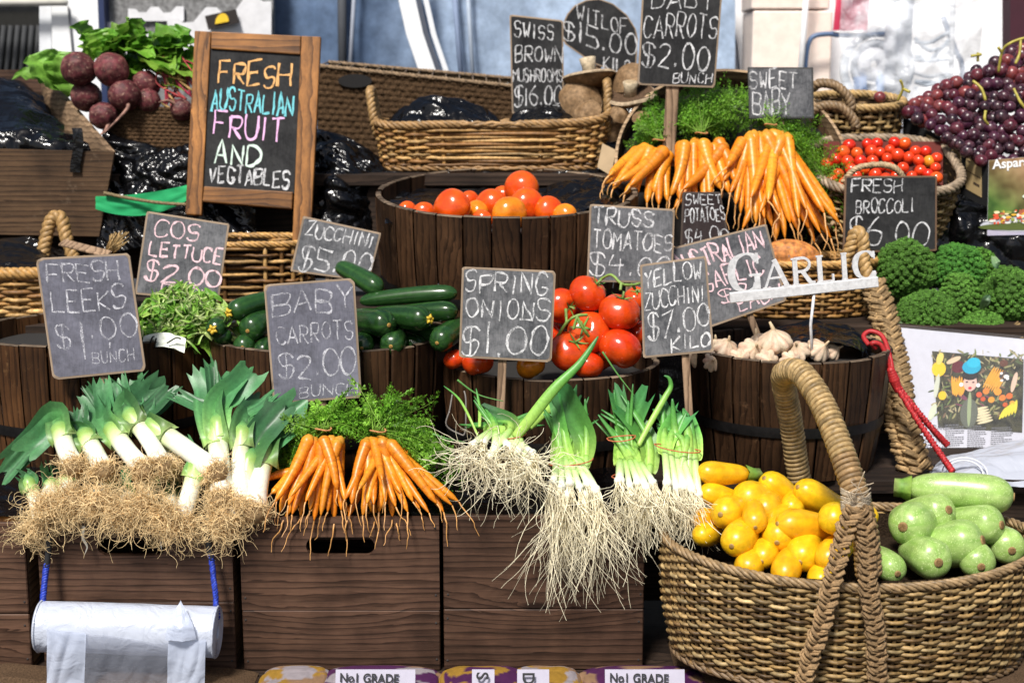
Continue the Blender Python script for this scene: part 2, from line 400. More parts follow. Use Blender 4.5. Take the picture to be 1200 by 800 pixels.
def price_board(label, corners, Y, lines, mat='slate', chalkm='chalk', lean=.03, yaw=0.0, seed=1, stake=None, r=.05, shape=None, group=None, th=.0062, edge=(.30, .22, .15), stake_w=.02):
    """corners: TL TR BR BL in photo pixels; lines: (text, u0, u1, vtop, vbot[, stroke, chalk, rise]); yaw pushes the right edge back"""
    R = random.Random(seed)
    tl, tr, br, bl = [P(c[0], c[1], Y + (lean if i < 2 else 0) + (yaw if i in (1, 2) else 0)) for i, c in enumerate(corners)]
    F = lambda u, v: (tl * (1 - u) + tr * u) * (1 - v) + (bl * (1 - u) + br * u) * v
    nrm = (bl - tl).cross(tr - tl).normalized()
    if nrm.y > 0: nrm = -nrm
    Wm = ((tr - tl).length + (br - bl).length) / 2; Hm = ((bl - tl).length + (br - tr).length) / 2
    sh = shape or board_shape(r, Wm / Hm)
    base = F(.5, 1)
    t = thing('chalk_price_sign', label, 'price sign', base, group or 'chalk price signs')
    wob = [(u + R.uniform(-.004, .004), v + R.uniform(-.004, .004)) for u, v in sh]
    cu = sum(u for u, v in wob) / len(wob); cv = sum(v for u, v in wob) / len(wob)
    mb = MB(); n = len(wob)
    front = [F(u, v) for u, v in wob]; ins = [F(cu + (u - cu) * (1 - .011 / Wm), cv + (v - cv) * (1 - .011 / Hm)) + nrm * .0006 for u, v in wob]
    back = [p - nrm * .006 for p in front]
    mb.add(ins, [tuple(range(n))], (1, 1, 1), 0, False)
    vs = ins + front + back
    fs = [(i, (i + 1) % n, (i + 1) % n + n, i + n) for i in range(n)] + [(i + n, (i + 1) % n + n, (i + 1) % n + 2 * n, i + 2 * n) for i in range(n)]
    cols = [mulc(edge, R.uniform(.5, 1.1)) for _ in ins] + [mulc(edge, R.uniform(.7, 1.3)) for _ in front] + [edge] * n
    mb.add(vs, fs, cols, 1, False); mb.add(back, [tuple(range(n - 1, -1, -1))], (.1, .08, .06), 1, False)
    part('board', mb, [M[mat], M['matte']], t)
    groups = {}
    for ln in lines:
        tx, u0, u1, v0, v1 = ln[:5]; st = ln[5] if len(ln) > 5 and ln[5] else th
        cm = ln[6] if len(ln) > 6 and ln[6] else chalkm; rise = ln[7] if len(ln) > 7 else 0
        chalk(groups.setdefault(cm, MB()), F, nrm, Wm, Hm, tx, u0, u1, v0, v1, st, R, .06, rise)
    for cm, g in groups.items(): part('chalk_lettering', g, M[cm], t)
    if stake:
        u, py_end = stake[:2]
        a = F(u, .75) - nrm * .006; b0 = F(u, 1) - nrm * .006
        d = (b0 - a).normalized(); L = ((py_end - corners[2][1]) * S(Y) + .02)
        mb = MB(); a2 = a - nrm * .0085; b2 = b0 + d * max(L, .03) - nrm * .0085
        mb.beam(a2, b2, stake_w, .012, .002, (1, 1, 1)); part('stake', mb, M['stake'], t)
    return t
def bfont(name, text, a, xd, yd, size, mat, parent=None, ext=0.0, align='LEFT', sx=1.0, bold=0):
    cu = bpy.data.curves.new(name, 'FONT'); cu.body = text; cu.size = size; cu.extrude = ext; cu.align_x = align; cu.offset = bold
    tmp = bpy.data.objects.new(name, cu); COL.objects.link(tmp)
    dg = bpy.context.evaluated_depsgraph_get(); me = bpy.data.meshes.new_from_object(tmp.evaluated_get(dg)); bpy.data.objects.remove(tmp)
    xd = xd.normalized(); z = xd.cross(yd).normalized(); yd = z.cross(xd)
    Mx = Matrix(((xd.x, yd.x, z.x, a.x), (xd.y, yd.y, z.y, a.y), (xd.z, yd.z, z.z, a.z), (0, 0, 0, 1))) @ Matrix.Diagonal((sx, 1, 1, 1))
    loc = WLOC[parent.name] if parent else V((0, 0, 0))
    me.transform(Matrix.Translation(-loc) @ Mx); me.name = name
    me.materials.clear(); me.materials.append(mat)
    o = bpy.data.objects.new(name, me); COL.objects.link(o)
    if parent: o.parent = parent; WLOC[o.name] = loc
    return o
# ------------------------------------------------------------------ helpers: rope, braid, wicker, tubs, plastic
def frames(path, closed=False):
    U = None; out = []
    k = len(path)
    for i in range(k):
        t = ((path[(i + 1) % k] - path[i - 1]) if closed else (path[min(i + 1, k - 1)] - path[max(i - 1, 0)])).normalized()
        if U is None:
            a = V((0, 0, 1)) if abs(t.z) < .9 else V((0, -1, 0))
            U = (a - t * a.dot(t)).normalized()
        else: U = (U - t * U.dot(t)).normalized()
        out.append((path[i], t, U, t.cross(U)))
    return out
def rope(mb, path, r, pitch, strands=3, n=5, col=(.3, .2, .1), R=random, mat=0, closed=False, thin=.58):
    """twisted rope along a dense path"""
    fr = frames(path, closed); d = 0; ang = []
    for i, f in enumerate(fr):
        if i: d += (f[0] - fr[i - 1][0]).length
        ang.append(d)
    if closed: turns = max(1, round(d / pitch)); pitch = d / turns * len(path) / (len(path) - 1)
    for s in range(strands):
        c = mulc(col, R.uniform(.75, 1.2))
        pts = [f[0] + (f[2] * math.cos(2 * PI * (a / pitch + s / strands)) + f[3] * math.sin(2 * PI * (a / pitch + s / strands))) * r * .5 for f, a in zip(fr, ang)]
        mb.tube(pts, r * thin, n, c, mat, closed=closed)
def braid(mb, path, wd, pitch, col, R, mat=0, front=V((0, -1, 0))):
    fr = frames(path); d = 0
    tr = [[], [], []]
    for i, f in enumerate(fr):
        if i: d += (f[0] - fr[i - 1][0]).length
        t = f[1]; side = t.cross(front).normalized(); fn = side.cross(t)
        for s in range(3):
            a = 2 * PI * (d / pitch + s / 3)
            tr[s].append(f[0] + side * (math.sin(a) * wd * .5) - fn * (math.sin(2 * a) * wd * .22))
    for s in range(3):
        for k in range(7):
            o = rvec(R, wd * .062); c = mulc(col, R.uniform(.55, 1.35)); w1 = R.uniform(0, 9)
            mb.tube([p + o + noise.noise_vector(p * 40 + V((w1, 0, 0))) * wd * .03 for p in tr[s]], wd * R.uniform(.07, .11), 5, c, mat)
def wicker(mb, cen, perim, n, z0, z1, flare, rows, r, amp, R, cols, tilt=None, rows_sub=4, stake_r=None, tz=None, mat=0, bulge=0.0):
    """woven wall: strands pass in front of and behind the stakes in turn"""
    T = lambda p: cen + (tilt @ p if tilt else p)
    N = n * rows_sub
    per = []
    for k in range(N):
        a = V(perim(k / N)); b = V(perim((k + .01) / N)); t = (b - a).normalized(); per.append((a, V((t.y, -t.x, 0))))
    H = z1 - z0
    sc = lambda h: 1 + flare * h + bulge * math.sin(PI * h)
    zz = lambda h, k: z0 + H * h + (tz(k / N, h) if tz else 0)
    for i in range(rows):
        h = (i + .5) / rows; c = mulc(R.choice(cols), R.uniform(.6, 1.2)); pts = []; cl = []
        ph = R.uniform(0, 9); rj = r * R.uniform(.8, 1.15)
        for k in range(N):
            a, nn = per[k]
            off = amp * math.cos(PI * n * k / N + PI * i)
            z = zz(h, k) + .45 * r * noise.noise(V((k * .13 + ph, i, 0))) + .35 * r * noise.noise(V((k * .5, i * 3.1, 5)))
            q = a * sc(h) + nn * (off + .3 * r * noise.noise(V((k * .2, i * 2.3, 8)))); q.z = z; pts.append(T(q))
            cl.append(mulc(c, .8 + .5 * noise.noise(V((k * .08, i * 7.7, 1)))))
        mb.tube(pts, rj, 5, cl, mat, closed=True)
    for j in range(n):
        c = mulc(R.choice(cols), R.uniform(.5, .9)); pts = []
        a, nn = per[j * rows_sub]
        for q in range(9):
            h = q / 8; p = a * sc(h); p.z = zz(h, j * rows_sub); pts.append(T(p))
        mb.tube(pts, stake_r or r * 1.1, 5, c, mat)
    return T, per, sc, zz, N
def ring(T, per, sc, zz, N, h, out=0.0, dz=0.0):
    pts = []
    for k in range(N):
        a, nn = per[k]; p = a * sc(h) + nn * out; p.z = zz(h, k) + dz; pts.append(T(p))
    return pts
def densify(pts, n, closed=True):
    P2 = pts + ([pts[0]] if closed else []); out = []
    for a, b in zip(P2, P2[1:]):
        for k in range(n): out.append(a.lerp(b, k / n))
    if not closed: out.append(pts[-1])
    return out
def ellipse(a, b): return lambda t: (a * math.cos(2 * PI * t), b * math.sin(2 * PI * t), 0)
def squircle(a, b, e=.45):
    def f(t):
        c, s = math.cos(2 * PI * t), math.sin(2 * PI * t)
        return (a * math.copysign(abs(c) ** e, c), b * math.copysign(abs(s) ** e, s), 0)
    return f
def liner(mb, T, perim, sc, z0, z1, k=.97, n=48, col=(.03, .02, .012), floor_h=.5, mat=0):
    g = lambda u, h: T(V(perim(u)) * (sc(h) * k) + V((0, 0, z0 + (z1 - z0) * h)))
    mb.grid(lambda u, v: g(u, v * .97), n, 3, col, mat, closed_u=True)
    vs = [g(i / n, floor_h) for i in range(n)]; mb.add(vs, [tuple(range(n))], col, mat, False)
def tub(label, cx, rim_py, r_px, Yc, zb, seed, staves=26, mat='tub', taper=.88, tilt=0.0, hoops=(.35,), fill=.06, zr=None, thick=.02, group='wooden half barrel tubs'):
    R = random.Random(seed)
    r = r_px * S(Yc); X = P(cx, rim_py, Yc).x; zt = P(cx, rim_py, Yc - r).z + math.sin(tilt) * r
    H = zt - zb; base = V((X, Yc, zb)); Mt = Matrix.Rotation(tilt, 3, 'X')
    piv = V((X, Yc, zt))
    T = lambda p: piv + Mt @ (p - V((0, 0, H)))
    RAD = lambda h: r * (taper + (1 - taper) * h + .02 * math.sin(PI * h))
    t = thing('barrel_tub', label, 'tub', base, group)
    mb = MB(); rim = MB()
    for i in range(staves):
        a0, a1 = 2 * PI * (i + .03) / staves, 2 * PI * (i + .97) / staves; c = (R.uniform(.55, 1.35),) * 3; dr = R.uniform(-.002, .002); top = R.uniform(-.003, .002)
        prof = [(0, -.003), (.06, 0), (.94, 0), (1, -.003)]
        vs = []; nh = 7
        for q in range(nh):
            h = q / (nh - 1)
            for (s, d) in prof:
                a = a0 + (a1 - a0) * s; rr = RAD(h) + d + dr; vs.append(T(V((rr * math.cos(a), rr * math.sin(a), h * (H + top)))))
        fs = [(q * 4 + k, q * 4 + k + 1, (q + 1) * 4 + k + 1, (q + 1) * 4 + k) for q in range(nh - 1) for k in range(3)]
        mb.add(vs, fs, c, 0, False)
        vi = []
        for q in range(3):
            h = q / 2
            for s in (0, 1):
                a = a0 + (a1 - a0) * s; rr = RAD(.6 + .4 * h) - thick + dr; vi.append(T(V((rr * math.cos(a), rr * math.sin(a), (.6 + .4 * h) * (H + top)))))
        mb.add(vi, [(2 * q + 1, 2 * q, 2 * q + 2, 2 * q + 3) for q in range(2)], c, 0, False)
        tv = []
        for s in (0, .5, 1):
            a = a0 + (a1 - a0) * s
            for rr, dz in ((RAD(1) - .003 + dr, 0), (RAD(1) - .006, .0025), (RAD(1) - thick + .003, .0025), (RAD(1) - thick + dr, 0)):
                tv.append(T(V((rr * math.cos(a), rr * math.sin(a), H + top + dz))))
        rim.add(tv, [(k, k + 4, k + 5, k + 1) for k in (0, 1, 2, 4, 5, 6)], (R.uniform(.6, 1.2),) * 3, 0, False)
    part('staves', mb, M[mat], t); part('rim', rim, M['tub_rim'], t)
    for hh in hoops:
        hb = MB(); w_ = .028 / H
        hb.grid(lambda u, v: T(V((math.cos(2 * PI * u) * (RAD(hh) + .004 - .001 * (v in (0, 1))), math.sin(2 * PI * u) * (RAD(hh) + .004 - .001 * (v in (0, 1))), H * (hh + w_ * (v - .5) * 1)))), 64, 2, (1, 1, 1), 0, closed_u=True)
        part('hoop', hb, M['hoop'], t)
    fb = MB(); n = 40; rr = RAD(1) - thick - .001
    fb.add([T(V((rr * math.cos(2 * PI * i / n), rr * math.sin(2 * PI * i / n), H - fill))) for i in range(n)], [tuple(range(n))], (.02, .018, .016), 0, False)
    part('false_bottom', fb, M['matte'], t)
    return t, X, r, zt
def crinkle(name, label, rows, nu=60, nv=44, amp=.02, seed=1, mat='black', scale=9, cat_='plastic sheet', group=None, kind=None, thick=True, col=(1, 1, 1)):
    """crumpled sheet over a control grid of world points (rows of equal length)"""
    nr, nc = len(rows), len(rows[0])
    def at(u, v):
        fv = v * (nr - 1); j = min(int(fv), nr - 2); b = fv - j
        fu = u * (nc - 1); i = min(int(fu), nc - 2); a = fu - i
        def cr(a_, b_, c_, d_, t): return .5 * ((2 * b_) + (c_ - a_) * t + (2 * a_ - 5 * b_ + 4 * c_ - d_) * t * t + (3 * b_ - a_ - 3 * c_ + d_) * t ** 3)
        def row(r_): return cr(r_[max(i - 1, 0)], r_[i], r_[i + 1], r_[min(i + 2, nc - 1)], a)
        return cr(row(rows[max(j - 1, 0)]), row(rows[j]), row(rows[j + 1]), row(rows[min(j + 2, nr - 1)]), b)
    off = V((seed * 7.3, seed * 1.7, seed * 3.1))
    def fn(u, v):
        p = at(u, v); e = .01
        n = (at(min(u + e, 1), v) - at(max(u - e, 0), v)).cross(at(u, min(v + e, 1)) - at(u, max(v - e, 0)))
        n = n.normalized() if n.length > 1e-9 else V((0, -1, 0))
        q = V((p.x * scale * .55, p.y * scale, (p.z + .35 * p.x) * scale * .9)) + off
        q2 = q + noise.noise_vector(q * .8) * .5
        d = (1 - abs(noise.noise(q2)) * 2.4) * .5 + (1 - abs(noise.noise(q2 * 2.1 + V((5, 1, 2)))) * 2.4) * .38 + (1 - abs(noise.noise(q2 * 4.3 + V((2, 8, 2)))) * 2.4) * .12
        return p + n * (d - .35) * amp
    nu = int(nu * 1.7); nv = int(nv * 1.7); mb = MB(); mb.grid(fn, nu, nv, col, 0)
    return solo(name, mb, M[mat], label, cat_, None, group, kind)
def fill_rows(pxrows): return [[P(x, y, Y) for (x, y, Y) in r] for r in pxrows]
# ------------------------------------------------------------------ the place: ground, stand, background
mb = MB(); mb.add([V((-60, -60, 0)), V((60, -60, 0)), V((60, 60, 0)), V((-60, 60, 0))], [(0, 1, 2, 3)])
gr = solo('ground', mb, mat_plain('asphalt', (.05, .05, .052), .9, 0, .3, .3, 40, .3), None, None, (0, 0, 0), None, 'structure')
st = thing('display_stand', 'dark stepped timber stand that carries the tubs, baskets and crates', 'display stand', (0, .8, 0))
M['deck'] = mat_wood('deck_wood', (.006, .004, .003), (.05, .032, .022), 'x', .8)
for (z, y0, y1) in ((.400, -.02, .60), (.80, .36, 1.10), (1.15, .84, 1.60), (1.575, 1.40, 2.05)):
    mb = MB(); mb.box((0, (y0 + y1) / 2, z - .02), (3.6, y1 - y0, .04), None, .003); part('shelf', mb, M['deck'], st)
    mb = MB(); mb.box((0, y0 + .045, (z - .04) / 2 if z < .5 else z - .04 - .16), (3.56, .02, z - .05 if z < .5 else .318), None, .003); part('riser', mb, M['deck'], st)
mb = MB(); mb.box((0, -.26, .379), (3.6, .46, .04), None, .003); part('shelf', mb, M['deck'], st)
for x in (-1.7, -.6, .6, 1.7):
    for y, h in ((.40, .759), (1.55, 1.534), (-.45, .358)):
        mb = MB(); mb.box((x, y, h / 2), (.06, .06, h), None, .003); part('leg', mb, M['deck'], st)
# --- background
WHITE = (.86, .87, .88)
def slab(mb, px0, py0, px1, py1, Y, th, col, mat=0, bev=.004, lean0=0, lean1=0):
    a, b = P(px0 + lean0, py0, Y), P(px1 + lean0, py0, Y); c, d = P(px1 + lean1, py1, Y), P(px0 + lean1, py1, Y)
    mb.prism([a, b, c, d][::-1], V((0, th, 0)), col, mat)
YB = 3.0
# white van on the left
vn = thing('white_van', 'white van parked behind the stall with a dark open window', 'van', P(60, 170, YB) * 1)
mb = MB(); slab(mb, 46, -60, 60, 300, YB, .08, (.75, .77, .8)); slab(mb, 60, -60, 119, 300, YB - .02, .12, WHITE, 0, 0, 0, 3)
slab(mb, 120, -60, 127, 300, YB - .03, .12, (.02, .035, .10), 0, 0, -8, 6); part('body', mb, M['vc'], vn)
mb = MB(); slab(mb, -120, -60, 45, 320, YB + .15, .03, (.02, .021, .022)); part('window', mb, mat_plain('dark_glass', (.014, .015, .016), .15), vn)
mb = MB()
for k in range(9):
    mb.tube([P(-20 + k * 8.2, 30, YB + .09), P(-30 + k * 8.6, 120, YB + .09)], .011, 8, (.035, .037, .04))
part('seat_cover', mb, M['matte'], vn)
mb = MB(); mb.tube([P(-60, 3, YB - .08), P(70, 2, YB - .08), P(79, 4, YB - .08)], [.020, .019, .012], 10, (.62, .6, .54)); part('awning_rail', mb, M['matte'], vn)
mb = MB(); mb.tube([P(80, 8, YB - .03), P(85, 60, YB - .03), P(88, 110, YB - .03)], .004, 6, (.1, .1, .11)); part('door_seam', mb, M['matte'], vn)
# grey screen with torn white sheets
sc_ = thing('grey_screen', 'grey screen panel behind the beetroot with ragged white paper pieces', 'screen', P(220, 170, YB + .05))
mb = MB(); slab(mb, 124, -60, 320, 300, YB + .05, .05, (.20, .20, .20)); part('panel', mb, mat_plain('grey_screen_face', (.2, .2, .2), .9, 0, .2, .5, 50, .4), sc_)
RR = random.Random(4); mb = MB()
def jag(x0, x1, ytop, ybot, stp, amp, Y):
    top = []; x = x0; k = 0
    while x < x1:
        y = ytop(x) + (amp if k % 2 else -amp) * RR.uniform(.5, 1.1)
        top += [(x, y), (min(x + stp * .55, x1), y + RR.uniform(-1, 1))]; x += stp * RR.uniform(.75, 1.25); k += 1
    pts = [P(a, b, Y) for a, b in top]; low = [P(a, ybot(a), Y) for a, b in top]; n = len(pts)
    for i in range(n - 1):
        mb.add([low[i], low[i + 1], pts[i + 1], pts[i], *(p + V((0, .01, 0)) for p in (low[i], low[i + 1], pts[i + 1], pts[i]))], [(0, 1, 2, 3), (7, 6, 5, 4), (3, 2, 6, 7), (0, 4, 5, 1)], (.72, .72, .74), 0, False)
jag(122, 262, lambda x: 30 + (x - 120) * .12, lambda x: 90, 17, 6, YB + .02)
jag(196, 318, lambda x: 26 - (x - 200) * .27, lambda x: 80, 22, 6, YB + .005)
jag(150, 216, lambda x: 13 - (x - 150) * .05, lambda x: 25, 16, 4, YB + .03)
part('torn_paper', mb, M['matte'], sc_)
# small dark card with a yellow dome on it
cdn = thing('dark_card', 'small dark card with a yellow dome emblem above the easel', 'card', P(262, 35, YB - .05))
mb = MB(); q = [P(240, 19, YB - .03), P(276, 11, YB - .03), P(280, 27, YB - .03), P(244, 35, YB - .03)]
mb.prism(q[::-1], V((0, .012, 0)), (.02, .014, .012)); part('card', mb, M['matte'], cdn)
mb = MB(); pts = [P(260 + 8 * math.cos(a), 28 - 13 * math.sin(a), YB - .034) for a in [PI * k / 14 for k in range(15)]]
pts = [P(260 + 8 * math.cos(a) + .0, 27 - (260 + 8 * math.cos(a) - 260) * .2 - 11 * math.sin(a), YB - .036) for a in [PI * k / 14 for k in range(15)]]
mb.prism(pts[::-1], V((0, .003, 0)), (.85, .55, .03)); part('emblem', mb, M['matte'], cdn)
# blue tarpaulin with its poles
tp = thing('blue_tarpaulin', 'blue tarpaulin side wall hung on poles behind the wicker tray', 'tarpaulin', P(560, 170, YB + .2))
mb = MB()
def tarp(u, v):
    p = P(300 + 560 * u, -70 + 380 * v, YB + .2)
    p.y += .035 * math.sin(u * 23 + v * 1.5) + .03 * noise.noise(V((u * 7, v * 3, 1))) + .012 * noise.noise(V((u * 26, v * 16, 4)))
    return p
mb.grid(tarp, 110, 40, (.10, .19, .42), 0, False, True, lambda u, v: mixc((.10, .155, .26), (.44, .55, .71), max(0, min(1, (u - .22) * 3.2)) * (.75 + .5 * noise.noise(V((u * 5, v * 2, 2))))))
part('sheet', mb, mat_vc('tarpaulin_cloth', .6, (25, .25), (90, .3), spec=.3), tp)
for (a, b, wd, c) in (((400, -60), (402, 120), .020, (.06, .065, .075)), ((418, -60), (408, 120), .009, (.35, .38, .45)), ((528, -60), (543, 120), .012, (.26, .33, .48)), ((545, -60), (556, 120), .010, (.45, .52, .62))):
    mb = MB(); mb.tube([P(*a, YB + .1), P(*b, YB + .1)], wd, 8, c); part('pole', mb, M['matte'], tp)
mb = MB()
for (xa, wd_, c) in ((467, 20, (.85, .86, .87)), (488, 5, (.08, .09, .12)), (496, 6, (.8, .82, .84))):
    pl = [(xa - 6, -60), (xa, 0), (xa + 9, 40), (xa + 24, 84), (xa + 45, 130)]
    for (p0, p1) in zip(pl, pl[1:]):
        mb.prism([P(p0[0], p0[1], YB + .04), P(p1[0], p1[1], YB + .04), P(p1[0] + wd_, p1[1], YB + .04), P(p0[0] + wd_, p0[1], YB + .04)], V((0, .03, 0)), c)
part('door_trim', mb, M['vc'], tp)
# right side: white wall, cartons, wrapped goods
wl = thing('white_wall', 'bright white wall panel behind the tall carrot sign', 'wall', P(1000, 170, YB + .45))
mb = MB(); slab(mb, 840, -80, 1420, 330, YB + .45, .08, (.93, .93, .94)); part('panel', mb, M['vc'], wl)
mb = MB(); mb.tube(cat([P(845, -20, YB + .40), P(856, 20, YB + .40), P(864, 60, YB + .40), P(868, 110, YB + .40)], 5), .004, 6, (.05, .06, .09)); part('cable', mb, M['vc'], wl)
for i, (y0, y1) in enumerate(((-60, 11), (13, 120))):
    mb = MB(); a, b = P(883, y0, YB + .1), P(972, y1, YB + .1)
    mb.box(((a.x + b.x) / 2, YB + .25, (a.z + b.z) / 2), (b.x - a.x, .3, a.z - b.z), None, .006, (.90, .76, .66))
    solo('cardboard_carton', mb, M['matte'], ['upper pinkish cardboard carton of the stack by the white pole', 'lower pinkish cardboard carton of the stack by the white pole'][i], 'carton', None, 'stacked cartons behind the stall')
mb = MB(); mb.tube([P(949, -60, YB - .05), P(935, 130, YB - .05)], .013, 10, (.9, .9, .9)); solo('white_pole', mb, M['vc'], 'thin white pole leaning before the cardboard cartons', 'pole')
mb = MB(); slab(mb, 1184, -60, 1260, 120, YB - .3, .1, (.05, .008, .018)); solo('maroon_post', mb, M['matte'], 'dark maroon post at the top right beyond the grapes', 'post')
wg = thing('wrapped_trolley', 'goods trolley wrapped in clear plastic behind the cherry tomatoes', 'trolley', P(1080, 170, YB))
mb = MB(); mb.tube(cat([P(945, 110, YB), P(944, 75, YB), P(950, 46, YB), P(970, 40, YB), P(990, 42, YB), P(1040, 40, YB)], 6), .011, 8, (.09, .15, .27)); part('frame', mb, M['vc'], wg); mb = MB(); mb.tube(cat([P(1105, 20, YB), P(1120, 60, YB), P(1128, 80, YB), P(1128, 130, YB)], 6), .012, 8, (.10, .16, .28)); part('frame', mb, M['vc'], wg)
for (x, y, r, c) in ((1028, 80, 38, (.75, .8, .85)), (1026, 78, 24, (.42, .45, .5)), (1024, 76, 11, (.86, .87, .9))):
    mb = MB(); o = P(x, y, YB + .05 - .02 * (40 - r) / 10); k = r * S(YB)
    mb.tube([o + V((math.cos(a), 0, math.sin(a) * 1.05)) * k for a in [2 * PI * q / 32 for q in range(32)]], .02 if r > 12 else .03, 8, c, 0, True); part('wheel', mb, M['vc'], wg)
mb = MB()
for (a, b, wd, c) in (((1050, -50), (1040, 120), .03, (.8, .83, .88)), ((1066, -50), (1054, 120), .035, (.6, .63, .68)), ((1008, 90), (1010, 150), .03, (.12, .24, .5)), ((1030, 84), (1034, 150), .018, (.2, .34, .6)), ((1118, -50), (1114, 110), .012, (.8, .82, .85))):
    mb.tube([P(*a, YB - .02), P(*b, YB - .02)], wd, 8, c)
part('upright', mb, M['vc'], wg)
mb = MB(); mb.grid(lambda u, v: P(984 + 40 * u - 8 * v, -50 + 86 * v, YB - .02) + V((0, .02 * noise.noise(V((u * 4, v * 5, 1))), 0)), 12, 16, (.55, .035, .09)); part('red_cloth', mb, M['vc'], wg)
M['film'] = mat_plastic('clear_film', (.92, .95, 1.0), .2, 0, .5, .9, .42)
mb = MB(); mb.grid(lambda u, v: P(985 + 165 * u, -50 + 200 * v, YB - .1) + V((0, .05 * noise.noise(V((u * 5, v * 6, 1))) + .03 * noise.noise(V((u * 12, v * 14, 1))), 0)), 50, 50, (1, 1, 1)); part('plastic_wrap', mb, M['film'], wg)
mb = MB()
for k in range(9):
    y0 = 40 + k * 8; R_ = random.Random(k)
    mb.tube(cat([P(1072, y0 + R_.uniform(-6, 12), YB - .05), P(1090, y0 + 6 + R_.uniform(-8, 8), YB - .06), P(1112, y0 + R_.uniform(-10, 8), YB - .05)], 6), .008, 6, mixc((.45, .52, .6), (.85, .87, .9), R_.random()))
part('wrap_fold', mb, M['vc'], wg)
# ------------------------------------------------------------------ front crates
def crate(label, px0, px1, py0, py1, Y, depth, seed, slot=True):
    R = random.Random(seed); a, b = P(px0, py0, Y), P(px1, py1, Y)
    x0, x1, z1, z0 = a.x, b.x, a.z, b.z; W = x1 - x0; T = .018
    t = thing('wooden_crate', label, 'crate', ((x0 + x1) / 2, Y + depth / 2, z0), 'front row of wooden crates')
    zs = z0 + (z1 - z0) * R.uniform(.38, .46)
    mb = MB(); c1 = (R.uniform(.8, 1.1),) * 3; c2 = (R.uniform(.75, 1.1),) * 3
    mb.box(((x0 + x1) / 2, Y + T / 2, (z0 + zs) / 2 - .0005), (W, T, zs - z0 - .0016), None, .0025, c2)
    zb, zt = zs + .0005, z1
    if slot:
        cx, cz, hw, hr = (x0 + x1) / 2 + R.uniform(-.01, .01), z1 - .075, .062, .024
        sx0, sx1, sz0, sz1 = cx - hw - hr, cx + hw + hr, cz - hr, cz + hr
        for (xa, xb, za, zc) in ((x0, x1, sz1, zt), (x0, x1, zb, sz0), (x0, sx0, sz0, sz1), (sx1, x1, sz0, sz1)):
            mb.box(((xa + xb) / 2, Y + T / 2, (za + zc) / 2), (xb - xa, T, zc - za), None, 0, c1)
        for (gx_, gz_) in ((-1, -1), (-1, 1), (1, -1), (1, 1)):      # rounded ends of the slot
            arc = [V((cx + gx_ * (hw + hr * math.cos(q)), Y, cz + gz_ * hr * math.sin(q))) for q in [PI / 2 * k / 8 for k in range(9)]]
            poly = [V((cx + gx_ * (hw + hr), Y, cz + gz_ * hr))] + (arc if gx_ * gz_ < 0 else arc)
            for p0, p1 in zip(arc, arc[1:]): mb.prism([poly[0], p0, p1], V((0, T, 0)), c1)
    else: mb.box(((x0 + x1) / 2, Y + T / 2, (zb + zt) / 2), (W, T, zt - zb), None, .0025, c1)
    for xx in (x0 + .010, x1 - .010):
        for zz in (z0 + .03, zs - .03, zs + .035, z1 - .03):
            q = V((xx + R.uniform(-.002, .002), Y - .0012, zz + R.uniform(-.006, .006))); mb.tube([q + V((0, .002, 0)), q, q - V((0, .0003, 0))], [.0028, .0028, .0012], 8, (.03, .026, .024), 1)
    part('front_panel', mb, [M['crate'], M['matte']], t)
    for sx in (x0 + T / 2 + .001, x1 - T / 2 - .001):
        mb = MB(); mb.box((sx, Y + T + (depth - T) / 2 + .001, (z0 + z1) / 2 - .004), (T, depth - T, z1 - z0 - .012), None, .002, (R.uniform(.6, .9),) * 3); part('side_panel', mb, M['crate_y'], t)
    mb = MB(); mb.box(((x0 + x1) / 2, Y + depth - T / 2, (z0 + z1) / 2 - .004), (W - .041, T, z1 - z0 - .012), None, .002); part('back_panel', mb, M['crate'], t)
    mb = MB(); mb.box(((x0 + x1) / 2, Y + depth / 2, z1 - .055), (W - .042, depth - .042, .02), None, .002, (.4, .4, .4)); part('lid_board', mb, M['crate'], t)
    return t
crate('leftmost front crate, mostly cut off by the picture edge', -170, 38, 612, 786, .012, .31, 1, False)
crate('front crate behind the hanging roll of plastic bags', 42, 277, 606, 786, .006, .33, 2)
crate('front crate under the bunched carrots, with an oval hand slot', 280, 516, 606, 785, 0, .33, 3)
crate('front crate under the spring onions, beside the big oval basket', 519, 753, 604, 784, .003, .33, 4, False)
